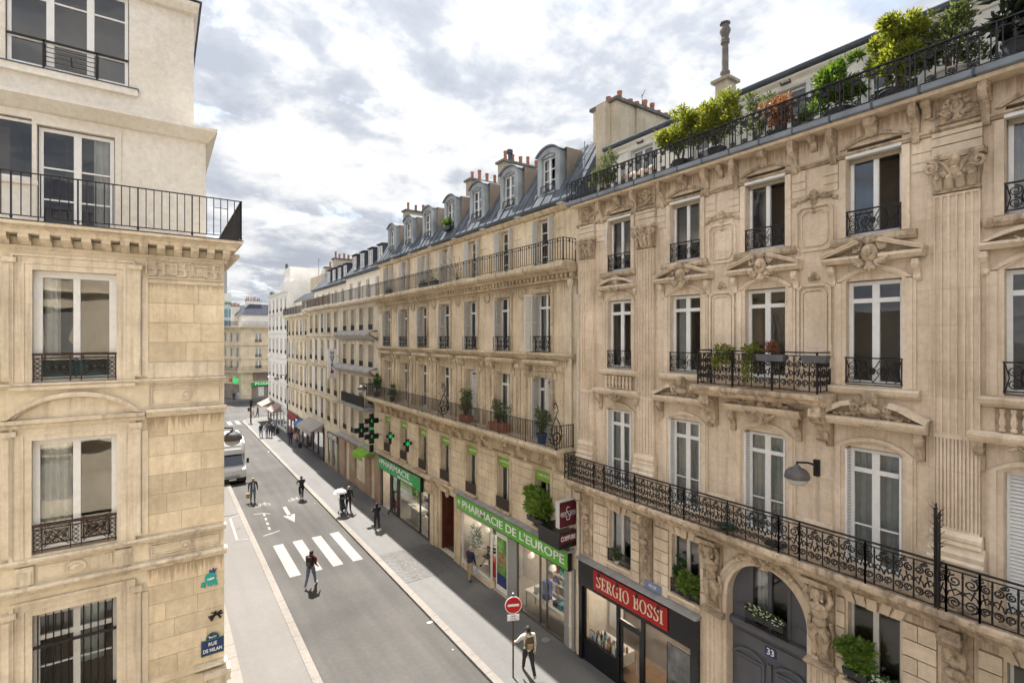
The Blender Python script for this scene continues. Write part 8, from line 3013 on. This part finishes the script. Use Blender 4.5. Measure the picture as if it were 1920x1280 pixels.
 for sg in (-1, 1):
  m.ball((hp.x + sg * .078 * k, hp.y - .005 * k, hp.z + .01 * k), .022 * k, .4, .8, 1.3, 6, 4)
 m.ball((hp.x, hp.y + .083 * k, hp.z - .045 * k), .02 * k, 1.3, .5, .4, 6, 3)
 link('face', m.mesh('face', SKIN_M, True), t, A)
 m = MB()
 for sg in (-1, 1):
  m.ball((hp.x + sg * .03 * k, hp.y + .083 * k, hp.z + .022 * k), .010 * k, 1.2, .6, .7, 6, 3)
 link('eyes', m.mesh('eyes', IRON, True), t, A)
 # fingers on both hands
 for q, sg in ((aL, -1), (aR, 1)):
  w, tip = q[2] + drop, q[3] + drop
  d = (tip - w).normalized()
  s_ = Vector((0, 1, 0)) - d * d.y
  s_ = s_.normalized() if s_.length > .2 else Vector((0, 0, 1))
  m = MB()
  nn = d.cross(s_).normalized() * sg
  for j, ln in enumerate((.062, .072, .068, .052)):
   b = tip - d * .015 + s_ * (.024 - .016 * j) * k
   m.tube([b, b + d * ln * .5 * k - nn * .004, b + d * ln * .9 * k - nn * .02 * k], [.0095 * k, .009 * k, .006 * k], 6)
  b = w + d * .03 * k + s_ * .022 * k
  m.tube([b, b + (d * .6 + s_ * .8) * .035 * k, b + (d * .95 + s_ * .6) * .06 * k], [.012 * k, .010 * k, .007 * k], 6)
  link('fingers', m.mesh('fingers', SKIN_M, True), t, A)
 t['_h'] = 1
 del t['_h']
 return {'t': t, 'A': A, 'drop': drop, 'L': L, 'R': R, 'aL': aL, 'aR': aR, 'chest': chest + drop, 'pel': pel + drop, 'neck': neck + drop, 'head': head + drop, 'k': k}
CLOTH = {'black': (.026, .025, .028), 'maroon': (.10, .012, .022), 'denim': (.13, .17, .25), 'white': (.70, .69, .66), 'cream': (.62, .57, .48), 'navy': (.02, .025, .06), 'grey': (.16, .16, .17), 'khaki': (.36, .29, .19), 'paleblue': (.35, .40, .48), 'brown': (.12, .07, .045), 'suit': (.03, .033, .045), 'pink': (.5, .35, .33), 'whiteshoe': (.7, .68, .65), 'tan': (.4, .28, .16), 'charcoal': (.05, .05, .056)}
def backpack(lab, P, c, c2, s=1.0):
 A = P['A']
 t = thing('backpack', lab, 'backpack', M=A @ Matrix.Translation(P['chest']), group='bags of the people')
 o = P['chest']
 M_ = A
 m = MB()
 def ring(z, w, d):
  return [(o.x + w * math.cos(a) * (1 if abs(math.cos(a)) < .9 else 1), o.y - .13 - .075 + d * math.sin(a), o.z + z) for a in [2 * PI * j / 12 for j in range(12)]]
 m.loft([ring(-.25 * s, .12, .06), ring(-.22 * s, .15, .09), ring(0, .16, .10), ring(.12 * s, .14, .09), ring(.19 * s, .09, .06)])
 link('bag', m.mesh('bag', c, True), t, M_)
 m = MB()
 m.loft([[(o.x - .10, o.y - .29, o.z - .22), (o.x + .10, o.y - .29, o.z - .22), (o.x + .10, o.y - .29, o.z - .02), (o.x - .10, o.y - .29, o.z - .02)], [(o.x - .08, o.y - .325, o.z - .2), (o.x + .08, o.y - .325, o.z - .2), (o.x + .08, o.y - .325, o.z - .05), (o.x - .08, o.y - .325, o.z - .05)]])
 link('pocket', m.mesh('pocket', c2), t, M_)
 for sg in (-1, 1):
  m = MB().tube([(o.x + sg * .08, o.y - .14, o.z + .16), (o.x + sg * .10, o.y - .02, o.z + .185), (o.x + sg * .11, o.y + .105, o.z + .08), (o.x + sg * .12, o.y + .08, o.z - .12), (o.x + sg * .13, o.y - .12, o.z - .2)], .018, 6)
  link('strap', m.mesh('strap', c), t, M_)
BG = cloth('bag_dark', (.03, .035, .04))
# man stepping off the crossing towards the camera's right, seen from behind
p = person('man in maroon shirt and jeans walking over the crossing', 5.92, 25.45, 40, 1.82, 'maroon', 'denim', 'whiteshoe', 'short', (.05, .03, .02), legL=(-20, 10), legR=(20, 4), armL=(18, 30, 8), armR=(-12, 60, 8), z=0.0)
backpack('dark backpack on the man in the maroon shirt', p, BG, cloth('bag_olive', (.10, .12, .09)))
p = person('man with pale top and tan backpack striding by the no entry sign', 10.62, 14.25, 22, 1.80, 'cream', 'black', 'tan', 'long', (.025, .018, .014), legL=(24, 5), legR=(-26, 28), armL=(26, 30, 30), armR=(-14, 20, 6))
backpack('brown and dark backpack on the man beside the no entry sign', p, cloth('bag_brown', (.10, .07, .045)), cloth('bag_tan', (.34, .23, .12)))
person('woman in black walking away on the sunlit pavement edge', 10.95, 30.35, 4, 1.68, 'black', 'black', 'whiteshoe', 'long', (.012, .01, .01), 'long', legL=(10, 4), legR=(-10, 18), armL=(22, 75, 3), armR=(22, 75, 3))
p = person('man in open black jacket and jeans walking towards the camera', 5.50, 41.0, 178, 1.80, 'charcoal', 'denim', 'brown', 'long', (.35, .28, .2), 'short', legL=(8, 4), legR=(-8, 12), armL=(4, 12, 12), armR=(-4, 12, 14), z=0.0)
A = p['A']
m = MB().box(p['chest'].x - .06, p['chest'].x + .06, p['chest'].y + .085, p['chest'].y + .135, p['pel'].z - .04, p['chest'].z + .12)
link('shirt_front', m.mesh('shirt_front', cloth('shirt_blue', (.42, .45, .50))), p['t'], A)
q = p['aR'][3] + p['drop']
bg_ = thing('shopping_bag', 'tan paper shopping bag carried by the man in the black jacket', 'bag', M=A @ Matrix.Translation(q), group='bags of the people')
m = MB().loft([[(q.x - .14, q.y - .05, q.z - .48), (q.x + .14, q.y - .05, q.z - .48), (q.x + .14, q.y + .05, q.z - .48), (q.x - .14, q.y + .05, q.z - .48)], [(q.x - .15, q.y - .06, q.z - .14), (q.x + .15, q.y - .06, q.z - .14), (q.x + .15, q.y + .06, q.z - .14), (q.x - .15, q.y + .06, q.z - .14)]])
link('sack', m.mesh('sack', cloth('paper_tan', (.45, .36, .20))), bg_, A)
m = MB().tube([(q.x - .08, q.y, q.z - .14), (q.x - .05, q.y, q.z - .04), (q.x + .05, q.y, q.z - .04), (q.x + .08, q.y, q.z - .14)], .008, 5)
link('handle', m.mesh('handle', cloth('paper_tan', (.45, .36, .20))), bg_, A)
# walker with the white hat and pushchair
person('man in dark suit jacket standing beside the pushchair on the pavement', 10.50, 34.6, 170, 1.80, 'suit', 'black', 'black', 'long', (.3, .24, .18), 'short', legL=(5, 2), legR=(-5, 6), armL=(10, 30, 8), armR=(20, 50, 8))
person('person in navy walking just behind the pushchair', 10.15, 34.9, 165, 1.70, 'navy', 'charcoal', 'black', 'long', (.1, .07, .05), 'short', legL=(-8, 10), legR=(8, 2), armL=(30, 40, 6), armR=(30, 40, 6))
um = thing('white_parasol', 'white parasol tilted over the pushchair on the pavement', 'parasol', (9.95, 34.6, 1.3))
m = MB()
m.lathe((9.92, 34.55, 1.62), [(.44, -.10), (.36, .02), (.2, .12), (.0, .17)], 10)
m.build('canopy', WHITE, um)
MB().tube([(9.98, 34.55, .75), (9.92, 34.55, 1.78)], .01, 5).build('handle', IRON, um)
pc = thing('pushchair', 'dark folding pushchair on the sunlit pavement', 'pushchair', (10.05, 34.35, PH))
m = MB()
for sg in (-1, 1):
 m.tube([(10.05 + sg * .2, 34.1, PH + .1), (10.05 + sg * .2, 34.6, 1.05), (10.05 + sg * .2, 34.68, 1.1)], .015, 5)
 m.tube([(10.05 + sg * .2, 34.6, PH + .1), (10.05 + sg * .2, 34.25, .7)], .015, 5)
m.tube([(9.85, 34.68, 1.1), (10.25, 34.68, 1.1)], .018, 5)
m.build('frame', GALV, pc)
MB().loft([[(9.88, 34.2, .45), (10.22, 34.2, .45), (10.22, 34.5, .40), (9.88, 34.5, .40)], [(9.88, 34.3, .55), (10.22, 34.3, .55), (10.22, 34.62, .9), (9.88, 34.62, .9)]]).build('seat', BG, pc)
for sg in (-1, 1):
 for yy in (34.1, 34.6):
  m = MB().lathe((0, 0, 0), [(.04, -.015), (.09, -.02), (.09, .02), (.04, .015)], 12)
  m.xf(lambda u, n, zz: (10.05 + sg * .22 + zz, yy + u, PH + .09 + n))
  m.build('wheel', IRON, pc)
# old man looking into the pharmacy window
p = person('older man in navy jacket and khaki trousers at the pharmacy corner window', 12.35, 21.35, 75, 1.72, 'navy', 'khaki', 'brown', 'long', (.35, .33, .3), 'short', legL=(6, 4), legR=(-6, 6), armL=(6, 16, 8), armR=(4, 16, 8), lean=7)
q = p['aR'][3] + p['drop']
b_ = thing('carrier_bag', 'pale blue carrier bag held by the man at the pharmacy window', 'bag', M=p['A'] @ Matrix.Translation(q), group='bags of the people')
m = MB().loft([[(q.x - .1, q.y - .12, q.z - .40), (q.x + .06, q.y - .12, q.z - .40), (q.x + .06, q.y + .12, q.z - .40), (q.x - .1, q.y + .12, q.z - .40)], [(q.x - .06, q.y - .12, q.z - .14), (q.x + .04, q.y - .12, q.z - .14), (q.x + .04, q.y + .12, q.z - .14), (q.x - .06, q.y + .12, q.z - .14)], [(q.x - .015, q.y - .03, q.z - .03), (q.x + .015, q.y - .03, q.z - .03), (q.x + .015, q.y + .03, q.z - .03), (q.x - .015, q.y + .03, q.z - .03)]])
link('sack', m.mesh('sack', cloth('bag_pale', (.5, .55, .62))), b_, p['A'])
# woman half inside the corner pharmacy entrance
person('person in black stepping through the corner pharmacy entrance', 12.75, 32.3, 110, 1.66, 'black', 'charcoal', 'black', 'long', (.02, .015, .012), 'long', legL=(15, 5), legR=(-15, 20))
# group coming along the far pavement
far = [(9.75, 66.2, 178, 'navy', 'denim', 'leftmost of the three walkers abreast on the far pavement, in navy'),
       (10.35, 66.0, 180, 'grey', 'denim', 'middle of the three walkers abreast on the far pavement'),
       (10.70, 65.7, 182, 'charcoal', 'navy', 'rightmost of the three walkers abreast on the far pavement, in charcoal'),
       (11.35, 67.6, 178, 'paleblue', 'black', 'walker in pale blue pulling a suitcase behind the three abreast'),
       (11.75, 59.8, 4, 'navy', 'navy', 'walker in navy passing the blue awning'),
       (11.95, 58.0, 4, 'pink', 'grey', 'walker in pink passing the blue awning'),
       (11.3, 83.9, 90, 'cream', 'tan', 'distant walker in cream at the pavement corner'),
       (11.9, 84.0, 95, 'charcoal', 'black', 'distant walker in dark clothes at the pavement corner'),
       (11.2, 107.3, 0, 'black', 'black', 'distant figure in black across the crossing'),
       (12.0, 107.6, 0, 'paleblue', 'paleblue', 'distant figure in pale blue across the crossing')]
for i, (x, y, h, a, b, lab) in enumerate(far):
 s = -1 if i % 2 else 1
 person(lab, x, y, h, 1.68 + .04 * (i % 4), a, b, 'black', 'long', ((.03, .02, .015), (.2, .13, .07))[i % 2], ('short', 'long')[(i // 2) % 2], legL=(14 * s, 6), legR=(-14 * s, 16), armL=(-14 * s, 14, 9), armR=(14 * s, 14, 9), z=(0 if y in (83.9, 84.0) else PH))
sc_ = thing('suitcase', 'dark wheeled suitcase pulled along the far pavement', 'suitcase', (11.75, 67.4, PH))
MB().box(11.6, 11.95, 67.3, 67.55, PH + .05, PH + .65).build('shell', BG, sc_)
MB().tube([(11.7, 67.5, PH + .65), (11.7, 67.6, 1.05), (11.85, 67.6, 1.05), (11.85, 67.5, PH + .65)], .012, 5).build('handle', GALV, sc_)
tag(MB().box(12.1, 12.45, 57.4, 57.7, PH, PH + .5).build('trolley_bag', BG, None), 'dark bag on the ground beside the walker in pink', 'bag')
# cyclist
def cyclist(x, y, heading):
 A = Matrix.Translation((x, y, 0)) @ Matrix.Rotation(math.radians(-heading), 4, 'Z')
 b = thing('bicycle', 'bicycle ridden by the person in black on the road', 'bicycle', M=A)
 R_ = .34
 for yy in (-.52, .52):
  m = MB().tube([(0, yy + R_ * math.cos(t), R_ + R_ * math.sin(t)) for t in [2 * PI * k / 24 for k in range(25)]], .018, 6)
  w = link('wheel', m.mesh('wheel', IRON), b, A)
  m = MB()
  for k in range(10):
   t = 2 * PI * k / 10
   m.tube([(0, yy, R_), (0, yy + R_ * math.cos(t), R_ + R_ * math.sin(t))], .003, 3)
  link('spokes', m.mesh('spokes', GALV), w, A)
 m = MB()
 bb, st, hd, rw, fw = (0, -.08, .30), (0, -.25, .85), (0, .33, .82), (0, -.52, .34), (0, .52, .34)
 for p0, p1 in ((bb, st), (st, hd), (bb, hd), (bb, rw), (st, rw), (hd, fw)):
  m.tube([p0, p1], .018, 6)
 m.tube([hd, (0, .30, 1.0)], .016, 6)
 link('frame', m.mesh('frame', GALV), b, A)
 m = MB().tube([(-.28, .22, 1.02), (-.1, .32, 1.02), (.1, .32, 1.02), (.28, .22, 1.02)], .013, 6)
 link('handlebar', m.mesh('handlebar', IRON), b, A)
 m = MB().loft([[(-.07, -.38, .90), (.07, -.38, .90), (.02, -.10, .91), (-.02, -.10, .91)], [(-.08, -.38, .95), (.08, -.38, .95), (.025, -.10, .95), (-.025, -.10, .95)]])
 link('saddle', m.mesh('saddle', IRON), b, A)
 m = MB()
 for sg, a in ((-1, .6), (1, .6 + PI)):
  e = (sg * .09, -.08 + .17 * math.cos(a), .30 + .17 * math.sin(a))
  m.tube([(sg * .05, -.08, .30), e], .012, 5)
  m.box(e[0] - .05, e[0] + .05, e[1] - .04, e[1] + .04, e[2] - .012, e[2] + .012)
 link('pedals', m.mesh('pedals', IRON), b, A)
 fy = math.radians(heading)
 ox, oy = x - .28 * math.sin(fy), y - .28 * math.cos(fy)
 q = person('cyclist in black clothes riding along the road', ox, oy, heading, 1.76, 'black', 'black', 'black', 'short', (.03, .02, .015), 'short', legL=(72, 88), legR=(30, 38), armL=(52, 8, 10), armR=(52, 8, 10), lean=16, z=.03, seat=True)
 return q
cyclist(8.55, 39.75, 4)
